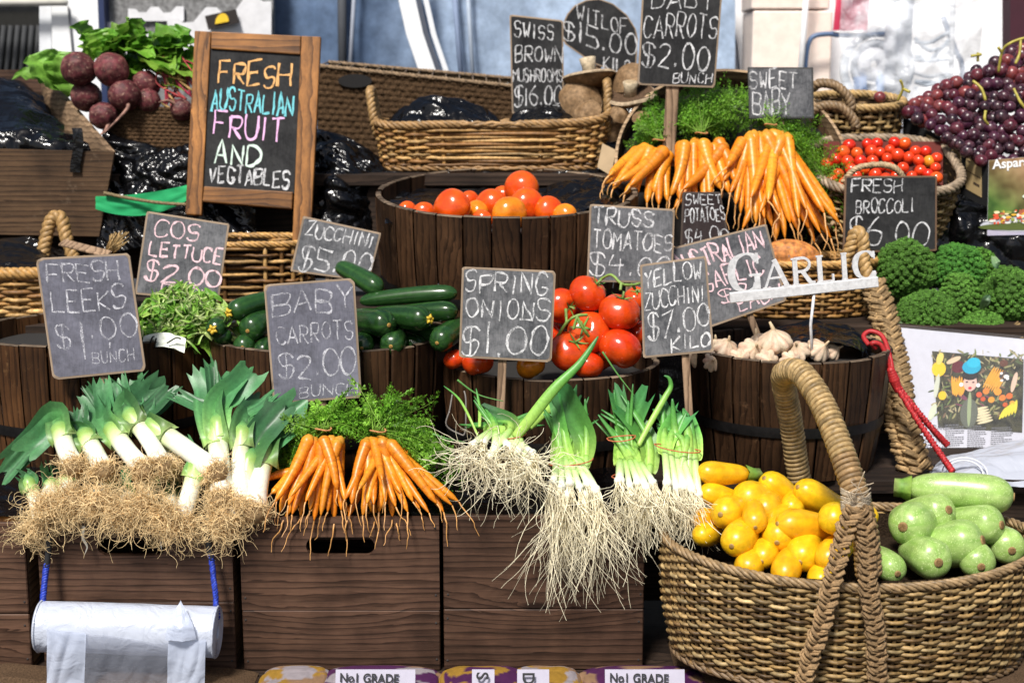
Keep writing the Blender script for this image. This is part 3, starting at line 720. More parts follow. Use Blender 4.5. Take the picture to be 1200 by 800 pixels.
# ------------------------------------------------------------------ bags of onions and potatoes below the crates, burlap
def bag(label, px, wpx, seed, cols, text=None):
    R = random.Random(seed); c = P(px, 800, -.125); c.z = .376; a = wpx * S(-.12) / 2
    t = thing('produce_bag', label, 'bag', c, 'bags lying under the front crates')
    mb = MB(); bumps = [V((R.uniform(-.9, .9), R.uniform(-.9, .9), R.uniform(.2, 1))).normalized() for _ in range(60)]
    bc = [R.choice(cols) for _ in bumps]
    def f(p):
        k = max(range(len(bumps)), key=lambda i: bumps[i].dot(p)); d = bumps[k].dot(p)
        s = 1 + .16 * max(0, (d - .9) / .1)
        q = V((math.copysign(abs(p.x) ** .6, p.x) * a, math.copysign(abs(p.y) ** .7, p.y) * .088, math.copysign(abs(p.z) ** .6, p.z) * .030)); return q * s
    vs, fs = ICO[5]
    cl = [mulc(bc[max(range(len(bumps)), key=lambda i: bumps[i].dot(p))], R.uniform(.85, 1.1)) for p in vs]
    mb.add([c + V((0, 0, .030)) + f(p) for p in vs], fs, cl, 0); part('net', mb, M['vc'], t)
    for (txt, dx, sz, vert, wd) in (text or []):
        mb = MB(); o = P(px + dx, 803, -.218); u_, v_ = V((1, 0, 0)), V((0, .35, 1)).normalized()
        wv = wd * S(-.3); pan = [o + u_ * x + v_ * z for x, z in ((-.008, .037), (-.008, -.03), (wv, -.03), (wv, .037))]
        mb.prism(pan, V((0, .004, 0)), (.46, .44, .53)); part('label', mb, M['vc'], t)
        if vert: bfont('lettering', txt, o + V((wv * .08, -.003, .036)), v_ * -1, u_, sz * .8, mat_black, t, .0003, sx=1, bold=.0008)
        else: bfont('lettering', txt, o + V((.002, -.003, .011)), u_ * 1 + v_ * -.02, v_, sz, mat_black, t, .0003, sx=.88, bold=.0006)
mat_black = mat_plain('print_ink', (.012, .012, .014), .6)
PUR, SKIN, YEL, WHT = (.060, .012, .065), (.25, .15, .085), (.30, .17, .025), (.28, .25, .27)
bag('net bag of small potatoes with a vertical white strip, left under the carrot crate', 345, 80, 1, [SKIN, YEL, WHT])
bag('purple net bag printed No1 GRADE under the carrot crate', 445, 140, 2, [PUR, SKIN, PUR, WHT], [('No1 GRADE', -48, .030, False, 96)])
bag('yellow and purple bag with a big letter S below the crate gap', 565, 100, 3, [YEL, PUR, PUR], [('S', -8, .05, True, 24)])
bag('yellow bag with a white D strip under the spring onion crate', 640, 80, 4, [YEL, SKIN, WHT], [('D', -30, .05, True, 36)])
bag('purple net bag printed No1 GRADE beside the big oval basket', 755, 150, 5, [PUR, SKIN, PUR], [('No1 GRADE', -42, .030, False, 96)])
def heap(name, label, x0, x1, y0, y1, z, amp, seed, mat='burlap', col=(.10, .062, .036)):
    a = P(x0, 780, (y0 + y1) / 2).x; b = P(x1, 780, (y0 + y1) / 2).x; mb = MB()
    def fn(u, v):
        q = V((a + (b - a) * u, y0 + (y1 - y0) * v, 0)); e = min(u, 1 - u, v * 1.4, 1 - v) * 6
        q.z = .40 + (z - .40) * min(1, e) ** .6 + amp * (noise.noise(V((q.x * 6, q.y * 6, seed))) + .5 * noise.noise(V((q.x * 15, q.y * 15, seed)))) * min(1, e); return q
    mb.grid(fn, 70, 40, col, 0); return solo(name, mb, M[mat], label, 'sack')
heap('burlap_sack', 'brown burlap sack cloth under the big oval basket', 800, 1420, -.48, .2, .478, .012, 3)
heap('burlap_sack', 'brown burlap cloth showing under the crate behind the plastic bag roll', -150, 298, -.13, -.012, .425, .01, 5)
# ------------------------------------------------------------------ tubs
tub('brown tub of cos lettuce with a dark iron hoop behind the leeks', 118, 408, 142, .66, .803, 1, 26, 'tub_warm', .93, 0, (.36,), .05)
tub('dark tub of green zucchini behind the front carrots', 388, 415, 142, .64, .803, 2, 26, 'tub', .9, 0, (.3,), .10)
TT = tub('dark tub of truss tomatoes behind the spring onions', 645, 447, 128, .60, .803, 3, 24, 'tub', .9, 0, (.35,), .05)
tub('dark tub of garlic bulbs with an iron hoop, red cord on its rim', 921, 426, 120, .58, .803, 4, 22, 'tub', .86, 0, (.42,), .035)
T3 = tub('large dark half barrel of loose orange tomatoes', 594, 256, 151, 1.12, 1.155, 5, 30, 'tub', .93, rad(7), (.30,), .05)

mb = MB(); mb.tube(cat([P(530, 462, .33), P(527, 480, .318), P(523, 498, .316), P(538, 508, .314), P(545, 506, .314), P(546, 470, .32), P(544, 458, .33)], 5), .0022, 6, (.22, .2, .18)); part('wire_handle', mb, M['matte'], TT[0])
# ------------------------------------------------------------------ baskets
CANE = [(.34, .22, .10), (.27, .16, .07), (.20, .115, .05), (.42, .30, .15)]
CANE_B = [(.50, .28, .09), (.58, .35, .13), (.40, .21, .06), (.28, .135, .042)]
CANE_D = [(.44, .29, .12), (.32, .20, .075), (.52, .37, .17), (.18, .105, .04)]
def arch(pts, r, col, R, pitch=.03, strands=3, n=10, thin=.58):
    mb = MB(); rope(mb, cat(pts, n), r, pitch, strands, 6, col, R, thin=thin); return mb
# --- big oval basket at the front right
RB = random.Random(11)
bc = V((P(1000, 640, -.05).x - .012, -.05, 0)); BA, BB = .455, .285
bt = thing('oval_basket', 'big oval wicker basket of yellow and pale green zucchini with a wrapped hoop handle', 'basket', (bc.x, bc.y, .478), 'wicker baskets')
per = ellipse(BA * .93, BB * .93)
mb = MB(); top = lambda t, h: h * (.012 * math.sin(2 * PI * t) + .012 * math.cos(4 * PI * t))
T, pr, sc, zz, N = wicker(mb, bc, per, 64, .482, .762, .075, 28, .0052, .0075, RB, CANE_D, None, 4, .0055, top, 0, .03)
part('woven_side', mb, M['wicker'], bt)
mb = MB(); rope(mb, densify(ring(T, pr, sc, zz, N, 1.0, .002, .004), 2), .013, .075, 4, 5, (.30, .2, .10), RB, closed=True, thin=.42); part('rim', mb, M['wicker'], bt)
mb = MB(); rope(mb, densify(ring(T, pr, sc, zz, N, 0.0, .002, .004), 2), .012, .075, 3, 5, (.2, .13, .07), RB, closed=True, thin=.5); part('foot_rim', mb, M['wicker'], bt)
mb = MB(); liner(mb, T, per, sc, .482, .762, .955, 48, (.035, .022, .013), .74); part('lining', mb, M['coir'], bt)
# wrapped handle: back foot, apex, front foot
hp = [P(943, 590, .225), P(934, 545, .215), P(927, 495, .19), P(919, 452, .13), P(920, 437, .07), P(938, 437, -.01), P(962, 470, -.10), P(985, 525, -.20), P(1003, 580, -.275), P(1014, 625, -.335), P(1018, 672, -.345)]
path = cat(hp, 30); mb = MB()
mb.tube(path, [.0235] * len(path), 10, (.28, .17, .07))
fr = frames(path); d = 0; pts = []
for i, f in enumerate(fr):
    if i: d += (f[0] - fr[i - 1][0]).length
fr2 = frames(cat(hp, 260)); d = 0; pts = []; cl = []
for i, f in enumerate(fr2):
    if i: d += (f[0] - fr2[i - 1][0]).length
    a = 2 * PI * d / .0125; pts.append(f[0] + (f[2] * math.cos(a) + f[3] * math.sin(a)) * .0247)
    k = .78 + .5 * noise.noise(V((d * 60, 0, 0))); cl.append(mulc((.50, .34, .15) if i < len(fr2) * .72 else (.38, .24, .11), k))
mb.tube(pts, .0072, 5, cl); part('handle', mb, M['wicker'], bt)
mb = MB()
for k in range(26):
    a0 = P(1004, 588 + RB.uniform(-16, 10), -.32); a1 = P(1004, 588 + RB.uniform(-16, 16), -.32); s = RB.choice((-1, 1))
    mb.tube(cat([a0 + V((-.034, .01, 0)), (a0 + a1) / 2 + V((0, -.025, RB.uniform(-.01, .01))), a1 + V((.034, .01, 0))], 5), .0016, 4, (.55, .45, .32))
for k in range(6): mb.tube(cat([P(1003, 590, -.345), P(1003 + RB.uniform(-8, 8), 578, -.355), P(1003 + RB.uniform(-16, 22), 570 + RB.uniform(-20, 10), -.36)], 5), .0012, 3, (.5, .4, .28))
part('twine', mb, M['rope'], bt)
for (xs, sd) in (([(1000, 596), (990, 625), (976, 680), (964, 730), (950, 770), (938, 822)], 3), ([(1006, 596), (1016, 630), (1018, 690), (1026, 740), (1028, 785), (1031, 824)], 4)):
    mb = MB(); yy = [-.352, -.366, -.376, -.372, -.364, -.36]
    braid(mb, cat([P(x, y, Y) for (x, y), Y in zip(xs, yy)], 14), .037, .052, (.26, .165, .08), random.Random(sd)); part('braid', mb, M['rope'], bt)
# --- long shallow tray basket, top centre
RT = random.Random(12); ty = 1.66
a_, b_ = P(441, 200, 1.52), P(712, 200, 1.52)
tt = thing('tray_basket', 'shallow golden wicker tray basket with twisted end handles below the mushroom sign', 'basket', ((a_.x + b_.x) / 2, ty, 1.58), 'wicker baskets')
tc = V(((a_.x + b_.x) / 2, ty, 0)); ta = (b_.x - a_.x) / 2; tb = .155
mb = MB(); per = squircle(ta * .95, tb * .95, .4); tz = lambda t, h: h * (.012 * math.cos(2 * PI * t)) + .02 * h * abs(math.cos(2 * PI * t)) ** 4
T, pr, sc, zz, N = wicker(mb, tc, per, 26, 1.583, 1.735, .06, 13, .0068, .009, RT, CANE_B, None, 8, .0085, tz); part('woven_side', mb, M['wicker'], tt)
mb = MB(); rope(mb, densify(ring(T, pr, sc, zz, N, 1.0, .003, .004), 2), .016, .09, 4, 6, (.36, .21, .085), RT, closed=True, thin=.45); part('rim', mb, M['wicker'], tt)
mb = MB(); rope(mb, densify(ring(T, pr, sc, zz, N, 0.0, .003, .005), 2), .012, .09, 3, 6, (.32, .18, .07), RT, closed=True, thin=.45); part('foot_rim', mb, M['wicker'], tt)
mb = MB(); liner(mb, T, per, sc, 1.583, 1.735, .955, 48, (.03, .018, .01), .7); part('lining', mb, M['coir'], tt)
for sx, top_, lean_ in ((-1, .10, -.012), (1, .125, .0)):
    x0 = tc.x + sx * ta * 1.005
    mb = arch([V((x0, ty - .06, 1.70)), V((x0 + lean_, ty - .075, 1.76)), V((x0 + lean_ * 2, ty - .05, 1.745 + top_)), V((x0 + lean_ * 2, ty + .05, 1.745 + top_)), V((x0 + lean_, ty + .075, 1.76)), V((x0, ty + .06, 1.70))], .016, (.36, .22, .09), RT, .05)
    part('handle', mb, M['wicker'], tt)
crinkle('black_bag', 'black plastic bag lying in the left half of the wicker tray', fill_rows([[(446, 150, 1.74), (480, 122, 1.74), (525, 116, 1.74), (570, 128, 1.74), (592, 146, 1.74)], [(446, 150, 1.66), (478, 126, 1.66), (520, 118, 1.66), (562, 132, 1.66), (588, 148, 1.66)], [(452, 158, 1.57), (480, 150, 1.57), (520, 148, 1.57), (555, 150, 1.57), (580, 156, 1.57)]]), 50, 34, .022, 3, 'black', 9, 'plastic bag', 'black plastic bags')
crinkle('black_bag', 'black plastic bag lying in the right half of the wicker tray by the mushroom sign', fill_rows([[(586, 150, 1.74), (606, 132, 1.74), (640, 121, 1.74), (670, 130, 1.74), (696, 146, 1.74)], [(586, 152, 1.66), (606, 134, 1.66), (640, 125, 1.66), (672, 134, 1.66), (698, 148, 1.66)], [(592, 158, 1.57), (615, 148, 1.57), (640, 144, 1.57), (665, 148, 1.57), (694, 156, 1.57)]]), 50, 34, .02, 5, 'black', 9, 'plastic bag', 'black plastic bags')
# --- left baskets
def simple_basket(label, cx, rim_py, a_px, b, Yc, zb, seed, cols, rows, n, r=.0065, amp=.008, flare=.1, tilt=0, rimr=.016, floor_h=.75, e=None, rimcol=None):
    R = random.Random(seed); a = a_px * S(Yc); X = P(cx, rim_py, Yc).x; zt = P(cx, rim_py, Yc - b).z + math.sin(tilt) * b; H = zt - zb
    t = thing('wicker_basket', label, 'basket', (X, Yc, zb), 'wicker baskets')
    per = squircle(a / (1 + flare), b / (1 + flare), e) if e else ellipse(a / (1 + flare), b / (1 + flare))
    Mt = Matrix.Rotation(tilt, 3, 'X'); cen = V((X, Yc, zt)); off = V((0, 0, -H))
    mb = MB(); T, pr, sc, zz, N = wicker(mb, cen, per, n, -H, 0, flare, rows, r, amp, R, cols, Mt, 4 if n > 30 else 8, r * 1.15); part('woven_side', mb, M['wicker'], t)
    rc = rimcol or cols[0]
    mb = MB(); rope(mb, densify(ring(T, pr, sc, zz, N, 1.0, .003, .004), 2), rimr, .08, 4, 6, rc, R, closed=True, thin=.45); part('rim', mb, M['wicker'], t)
    mb = MB(); liner(mb, T, per, sc, -H, 0, .955, 48, (.03, .018, .01), floor_h); part('lining', mb, M['coir'], t)
    return t, T, a, zt, X
b1, T, a, zt, X = simple_basket('golden wicker basket with a looped handle behind the leeks sign', 25, 322, 118, .17, 1.14, 1.153, 21, CANE_B, 11, 26, .0075, .009, .1, 0, .022, .8)
part('handle', arch([P(50, 318, 1.2), P(52, 290, 1.22), P(60, 258, 1.24), P(72, 256, 1.24), P(78, 280, 1.22), P(92, 318, 1.2)], .022, (.40, .24, .09), random.Random(3), .06), M['wicker'], b1)
b2, T, a, zt, X = simple_basket('golden open wicker basket between the lettuce and zucchini signs', 272, 288, 92, .14, 1.14, 1.153, 22, CANE_B, 11, 24, .0062, .008, .03, 0, .012, .85, .5)
# --- sweet potato basket and its braided handle
b3, T, a, zt, X = simple_basket('honey wicker basket with sweet potato behind the metal garlic sign', 928, 312, 98, .15, 1.10, 1.153, 23, CANE_B, 13, 34, .0055, .007, .06, 0, .014, .85)
hb = arch([P(985, 318, .98), P(996, 292, .965), P(1003, 272, .96), P(1011, 280, .95), P(1013, 310, .94), P(1022, 335, .92)], .02, (.42, .26, .10), random.Random(5), .06); part('handle', hb, M['wicker'], b3)
for (xs, ys, sd) in (([(1020, 328), (1032, 370), (1036, 420), (1043, 470), (1058, 520), (1066, 552)], [.925, .86, .76, .62, .50, .445], 8), ([(1024, 330), (1042, 380), (1054, 440), (1062, 490), (1072, 530), (1079, 552)], [.92, .82, .68, .54, .46, .435], 9)):
    mb = MB(); braid(mb, cat([P(x, y, Y) for (x, y), Y in zip(xs, ys)], 16), .056, .07, (.36, .235, .11), random.Random(sd)); part('braid', mb, M['rope'], b3)
# --- cherry tomato basket, dark basket behind it, broccoli basket
b4, T, a, zt, X = simple_basket('brown wicker basket of cherry tomatoes behind the broccoli sign', 1035, 228, 82, .20, 1.36, 1.33, 24, CANE_D, 20, 38, .0055, .007, .08, rad(24), .018, .62, .7, (.32, .24, .16))
part('handle', arch([P(988, 214, 1.15), P(1003, 198, 1.14), P(1030, 193, 1.14), P(1050, 198, 1.14), P(1060, 212, 1.15)], .011, (.42, .30, .17), random.Random(6), .03), M['wicker'], b4)
b5, T, a, zt, X = simple_basket('brown wicker basket with two rope handles behind the cherry tomatoes', 1003, 128, 52, .14, 1.72, 1.58, 25, CANE_D, 12, 26, .0062, .008, .1, rad(10), .016, .88)
for q in ([(952, 104, 1.62), (960, 98, 1.6), (978, 100, 1.58), (994, 114, 1.57), (998, 128, 1.57)], [(952, 130, 1.55), (966, 124, 1.54), (985, 126, 1.53), (1000, 140, 1.53), (1003, 150, 1.53)]):
    part('handle', arch([P(*p) for p in q], .017, (.26, .17, .09), random.Random(7), .045), M['wicker'], b5)
b6, T, a, zt, X = simple_basket('low wicker basket under the broccoli heads', 1130, 392, 118, .19, 1.06, 1.153 - .25, 26, CANE, 9, 40, .0062, .008, .1, rad(6), .014, .8)
# --- dark coir box with a rope edge behind the wicker tray
ct = thing('coir_box', 'dark brown woven coir box with rope edging behind the wicker tray', 'box', P(488, 170, 2.0), None)
A, B, C, D = P(372, 78, 1.86), P(604, 102, 1.86), P(604, 212, 1.86), P(372, 212, 1.86)
mb = MB()
def coirf(u, v):
    p = (A * (1 - u) + B * u) * (1 - v) + (D * (1 - u) + C * u) * v
    return p + V((0, -.007 * abs(math.sin(v * 60)) * (.6 + .4 * math.sin(u * 150 + 3.14 * int(v * 60 / 3.1416))), 0)) + V((0, .004 * noise.noise(p * 60), 0))
mb.grid(coirf, 130, 110, (.085, .05, .026)); q = [A, B, C, D]; mb.prism([p + V((0, .012, 0)) for p in q], V((0, .012, 0)), (.07, .045, .025))
A2, B2 = P(385, 73, 2.16), P(600, 92, 2.16)
mb.prism([A2, B2, C + V((0, .3, 0)), D + V((0, .3, 0))], V((0, .012, 0)), (.06, .04, .022)); part('woven_panel', mb, M['coir'], ct)
mb = MB(); rope(mb, densify([A + V((0, -.004, .002)), B + V((0, -.004, .002))], 60, False), .010, .03, 3, 5, (.25, .17, .10), random.Random(1)); rope(mb, densify([A2, B2], 60, False), .009, .03, 3, 5, (.22, .15, .09), random.Random(2))
for k in range(15):
    u = k / 14; mb.tube([A.lerp(B, u), A2.lerp(B2, u)], .003, 4, (.2, .14, .09))
part('rope_edge', mb, M['rope'], ct)
mb = MB(); pts = [P(416 + 20 * math.cos(a), 95 + 8 * math.sin(a), 1.845) for a in [2 * PI * k / 20 for k in range(20)]]; mb.prism(pts[::-1], V((0, .004, 0)), (.004, .003, .003)); part('painted_hand_hole', mb, M['matte'], ct)  # flat black disc: the dark inside the hole is painted on
# --- bentwood bushel behind the tall carrots
bo = P(857, 196, 1.42); br = 133 * S(1.42)
bs = thing('bushel_basket', 'round bentwood bushel basket tipped forward behind the bunched carrots', 'basket', P(857, 280, 1.42))
ax = V((0, -.80, .60)).normalized(); ux = V((1, 0, 0)); uy = ax.cross(ux).normalized() * -1
if uy.z < 0: uy = -uy
def bush(th_, r, d): return bo + (ux * math.cos(th_) * r + uy * math.sin(th_) * r) + ax * d
mb = MB()
for (r0, r1, d0, d1) in ((br * 1.0, br * .985, .02, -.03),):
    prof = [(br * .985, .022), (br * 1.01, .022), (br * 1.01, -.040), (br * .99, -.044)]
    mb.grid(lambda u, v: bush(2 * PI * u, *[(prof[min(int(v * 3), 2)][k] * (1 - (v * 3 - min(int(v * 3), 2))) + prof[min(int(v * 3), 2) + 1][k] * (v * 3 - min(int(v * 3), 2))) for k in (0, 1)]), 72, 3, (1, 1, 1), 0, True, False)
    mb.grid(lambda u, v: bush(2 * PI * u, br * .985 - .004 * v, .022 - .06 * v), 72, 2, (.8, .8, .8), 0, True)
part('hoop', mb, M['bushel'], bs)
mb = MB(); mb.grid(lambda u, v: bush(2 * PI * u, br * (.98 - .2 * v), -.02 - .26 * v), 48, 6, (.35, .3, .25), 0, True)
n = 40; mb.add([bush(2 * PI * k / n, br * .96, -.05) for k in range(n)], [tuple(range(n))], (.02, .02, .02), 0, False); part('side', mb, M['stake'], bs)
# --- tilted dark wooden crate at the upper left
uc = thing('wooden_crate', 'tilted dark wooden crate lined with black plastic at the upper left', 'crate', P(20, 278, 1.5))
F0, F1, F2, F3 = P(-140, 171, 1.34), P(134, 178, 1.34), P(116, 277, 1.34), P(-140, 272, 1.34)
mb = MB(); mb.prism([F0, F1, F2, F3][::-1], V((0, .018, 0))); part('front_panel', mb, M['dark_crate'], uc)
G0, G1, G2 = P(-90, 82, 1.92), P(46, 82, 1.92), P(56, 168, 1.92)
mb = MB(); o = V((.02, 0, 0)); mb.prism([F1 + V((-.022, .018, 0)), G1, G2, F2 + V((-.022, .018, 0))][::-1], o); part('side_panel', mb, M['crate_y'], uc)
mb = MB(); mb.prism([G0, G1 - V((.001, 0, 0)), G2 - V((.001, 0, 0)), P(-90, 168, 1.92)][::-1], V((0, .018, 0))); part('back_panel', mb, M['crate'], uc)
crinkle('black_bag', 'black plastic lining in the tilted wooden crate at the upper left', fill_rows([[(-130, 92, 1.88), (-40, 92, 1.88), (10, 92, 1.88), (30, 98, 1.88), (44, 106, 1.86)], [(-130, 112, 1.74), (-40, 104, 1.74), (20, 106, 1.74), (48, 120, 1.74), (64, 136, 1.7)], [(-130, 140, 1.56), (-40, 135, 1.56), (20, 135, 1.56), (60, 145, 1.56), (82, 156, 1.53)], [(-130, 166, 1.40), (-40, 164, 1.40), (20, 162, 1.40), (64, 164, 1.40), (104, 170, 1.42)], [(-130, 210, 1.40), (-40, 210, 1.40), (20, 210, 1.42), (70, 210, 1.42), (112, 210, 1.44)]]), 90, 60, .022, 7, 'black', 7, 'plastic sheet', 'black plastic bags')
mb = MB(); mb.grid(lambda u, v: P(84 + 12 * u + 2 * math.sin(v * 5), 150 + 52 * v, 1.336 - .008 * math.sin(min(v, .3) * 5)), 4, 12, (1, 1, 1)); solo('black_strap', mb, M['black'], 'black plastic strip hanging over the front of the tilted crate', 'strap')
# --- beetroot box
bx = thing('beetroot_box', 'dark coir box that holds the beetroot', 'box', P(170, 185, 1.6))
A, B, C, D = P(118, 122, 1.55), P(240, 128, 1.55), P(240, 186, 1.55), P(136, 186, 1.55)
mb = MB(); mb.grid(lambda u, v: (A * (1 - u) + B * u) * (1 - v) + (D * (1 - u) + C * u) * v + V((0, -.006 * abs(math.sin(v * 44)) * (.6 + .4 * math.sin(u * 90 + 3.14 * int(v * 44 / 3.1416))), 0)), 70, 70, (.10, .058, .03))
mb.prism([A + V((0, .01, 0)), B + V((0, .01, 0)), C + V((0, .01, 0)), D + V((0, .01, 0))], V((0, .02, 0)), (.06, .035, .02)); part('front_panel', mb, M['coir'], bx)
mb = MB(); mb.box(((A.x + B.x) / 2, 1.75, A.z - .03), (B.x - A.x, .34, .02), None, .003, (.03, .02, .015)); part('shelf', mb, M['coir'], bx)
# --- grape carton with its labels, asparagus poster
gc = thing('grape_carton', 'black cardboard carton with tan labels that holds the red grapes', 'carton', P(1150, 285, 1.4))
L0, L1, L2, L3 = P(1058, 138, 1.72), P(1158, 192, 1.30), P(1158, 300, 1.30), P(1058, 240, 1.72)
mb = MB(); mb.prism([L0, L1, L2, L3][::-1], V((.012, .004, 0)), (.010, .010, .011)); rr = V((.62, .10, 0))
mb.prism([L1 + V((.013, -.002, 0)), L1 + rr, L2 + rr, L2 + V((.013, -.002, 0))][::-1], V((0, .012, 0)), (.010, .010, .011)); part('side', mb, M['matte'], gc)
def onl(u, v): return (L0 * (1 - u) + L1 * u) * (1 - v) + (L3 * (1 - u) + L2 * u) * v
for (u0, u1, v0, v1) in ((.30, .70, .04, .42), (.76, .93, -.02, .40)):
    mb = MB(); q = [onl(u0, v0), onl(u1, v0), onl(u1, v1), onl(u0, v1)]; nn = (q[3] - q[0]).cross(q[1] - q[0]).normalized(); nn = nn if nn.y < 0 else -nn
    mb.prism([p + nn * .0022 for p in q], -nn * .002, (.50, .36, .17))
    for k, (a0, b0, a1, b1) in enumerate(((.1, .12, .4, .16), (.1, .22, .3, .26), (.5, .7, .9, .76), (0, .5, 1, .52))):
        e = lambda a, b: (q[0] * (1 - a) + q[1] * a) * (1 - b) + (q[3] * (1 - a) + q[2] * a) * b + nn * .0032
        mb.add([e(a0, b0), e(a1, b0), e(a1, b1), e(a0, b1)], [(0, 1, 2, 3)], (.08, .05, .03), 0, False)
    part('label', mb, M['matte'], gc)
ap = thing('asparagus_poster', 'glossy asparagus poster with a photo of a served dish, right of the grape carton', 'poster', P(1200, 277, 1.27))
A, B, C, D = P(1159, 188, 1.262), P(1272, 178, 1.25), P(1270, 274, 1.245), P(1157, 276, 1.258)
W_ = lambda u, v: (A * (1 - u) + B * u) * (1 - v) + (D * (1 - u) + C * u) * v
mb = MB()
def pc(u, v):
    n1 = noise.noise(V((u * 5, v * 4, 2))); n1 += .5 * noise.noise(V((u * 14, v * 11, 6))); g = mixc((.012, .055, .008), (.12, .22, .04), .5 + n1); t_ = mixc((.20, .10, .04), (.40, .25, .13), .5 + n1)
    c = mixc(g, t_, max(0, min(1, (u * .9 - v * .9 + .45) * 1.6)))
    if v > .82 + .12 * u * 0: c = mixc((.55, .5, .6), (.4, .4, .55), .5 + n1)
    return c
mb.grid(lambda u, v: W_(u, v), 40, 50, (1, 1, 1), 0, False, False, pc); mb.prism([W_(0, 0) + V((0, .001, 0)), W_(1, 0) + V((0, .001, 0)), W_(1, 1) + V((0, .001, 0)), W_(0, 1) + V((0, .001, 0))], V((0, .004, 0)), (.6, .6, .6)); part('sheet', mb, M['vc'], ap)
mb = MB(); R = random.Random(2); e = lambda u, v, k=1: W_(u, v) + V((0, -.0008 * k, 0))
def disc(mb, cu, cv, ru, rv, col, k=1, n=16): mb.add([e(cu + ru * math.cos(2 * PI * i / n), cv + rv * math.sin(2 * PI * i / n), k) for i in range(n)], [tuple(range(n))], col, 0, False)
disc(mb, .42, .86, .5, .10, (.55, .56, .62), 1); disc(mb, .42, .885, .52, .055, (.10, .13, .03), 2)
for k in range(70): disc(mb, R.uniform(.03, .52), R.uniform(.68, .84), R.uniform(.01, .035), R.uniform(.008, .024), R.choice([(.75, .1, .04), (.85, .75, .45), (.8, .45, .05), (.8, .78, .7), (.3, .35, .08), (.45, .12, .06)]), 3 + k * .05)
disc(mb, .55, .5, .2, .05, (.7, .8, .7), 5); disc(mb, .6, .56, .17, .05, (.03, .04, .05), 4.9)
part('printed_dish', mb, M['vc'], ap)
bfont('lettering', 'Asparagus', W_(.04, .115) + V((0, -.0015, 0)), B - A, A - D, .042, M['white_ink'] if 'white_ink' in M else M.setdefault('white_ink', mat_plain('white_ink', (.85, .85, .85), .6, var=.02)), ap, .0002, bold=.001)
# --- black plastic covering the steps of the stand
crinkle('black_sheet', 'black plastic sheet draped between the easel and the beetroot box', fill_rows([[(120, 150, 1.50), (160, 168, 1.46), (200, 170, 1.46), (240, 165, 1.46), (300, 170, 1.46)], [(118, 190, 1.44), (160, 196, 1.40), (200, 185, 1.40), (240, 190, 1.40), (300, 190, 1.40)], [(118, 232, 1.38), (160, 235, 1.36), (200, 230, 1.36), (250, 235, 1.36), (300, 235, 1.36)], [(110, 300, 1.32), (160, 290, 1.33), (200, 285, 1.33), (250, 290, 1.33), (300, 290, 1.33)]]), 90, 60, .03, 1)
crinkle('black_sheet', 'black plastic sheet bulging between the easel and the orange tomato tub', fill_rows([[(355, 150, 1.66), (385, 150, 1.62), (420, 165, 1.60), (452, 190, 1.58), (480, 205, 1.56)], [(350, 185, 1.56), (385, 180, 1.46), (420, 185, 1.48), (455, 205, 1.52), (490, 215, 1.54)], [(350, 235, 1.46), (385, 225, 1.38), (420, 230, 1.40), (450, 240, 1.46), (480, 240, 1.52)], [(345, 300, 1.36), (380, 290, 1.34), (415, 285, 1.36), (445, 290, 1.44), (480, 290, 1.5)]]), 80, 70, .032, 2)
crinkle('black_sheet', 'black plastic sheet hanging below the wicker tray behind the orange tomatoes', fill_rows([[(440, 200, 1.50), (520, 200, 1.49), (600, 200, 1.49), (680, 198, 1.49), (740, 200, 1.49)], [(440, 212, 1.46), (520, 214, 1.45), (600, 212, 1.45), (680, 208, 1.45), (740, 215, 1.45)], [(440, 260, 1.44), (520, 260, 1.43), (600, 260, 1.43), (680, 260, 1.43), (745, 260, 1.43)]]), 110, 34, .022, 3)
crinkle('black_sheet', 'black plastic heaped in the right of the orange tomato tub', fill_rows([[(628, 222, 1.40), (660, 212, 1.38), (700, 208, 1.36), (735, 216, 1.34)], [(640, 240, 1.2), (670, 226, 1.2), (705, 220, 1.2), (736, 232, 1.2)], [(655, 256, 1.0), (690, 246, 1.0), (710, 244, 1.0), (728, 250, 1.02)]]), 56, 44, .022, 4)
crinkle('black_sheet', 'black plastic heaped in the garlic tub behind the metal sign', fill_rows([[(890, 395, .74), (925, 380, .74), (965, 374, .74), (1000, 382, .74), (1020, 400, .7)], [(880, 408, .62), (920, 394, .62), (965, 386, .62), (1004, 392, .62), (1024, 408, .62)], [(900, 424, .5), (930, 412, .5), (970, 402, .5), (1000, 406, .5), (1015, 420, .54)]]), 60, 44, .022, 6)
crinkle('black_sheet', 'black plastic sheet on the step right of the broccoli sign below the grape carton', fill_rows([[(1090, 215, 1.34), (1120, 225, 1.3), (1150, 240, 1.29), (1200, 255, 1.28), (1290, 255, 1.28)], [(1090, 270, 1.32), (1120, 268, 1.27), (1150, 285, 1.26), (1200, 290, 1.25), (1290, 290, 1.25)], [(1085, 340, 1.30), (1120, 335, 1.27), (1150, 340, 1.26), (1200, 345, 1.25), (1290, 345, 1.25)]]), 70, 50, .025, 8)
crinkle('black_sheet', 'black plastic sheet in the golden basket behind the leeks sign', fill_rows([[(-60, 285, 1.29), (0, 278, 1.29), (40, 280, 1.29), (80, 295, 1.29), (130, 310, 1.27)], [(-60, 310, 1.14), (0, 295, 1.14), (40, 298, 1.14), (80, 308, 1.14), (130, 318, 1.14)], [(-50, 325, 1.0), (0, 318, 1.0), (40, 318, 1.0), (80, 322, 1.0), (110, 326, 1.02)]]), 60, 40, .022, 9)
crinkle('black_sheet', 'black plastic lining spread over the tops of the front crates', [[V((x, y, z)) for x in (-1.38, -.9, -.45, 0, .37)] for y, z in ((.012, .805), (.10, .812), (.22, .83), (.35, .84))], 140, 30, .008, 10)
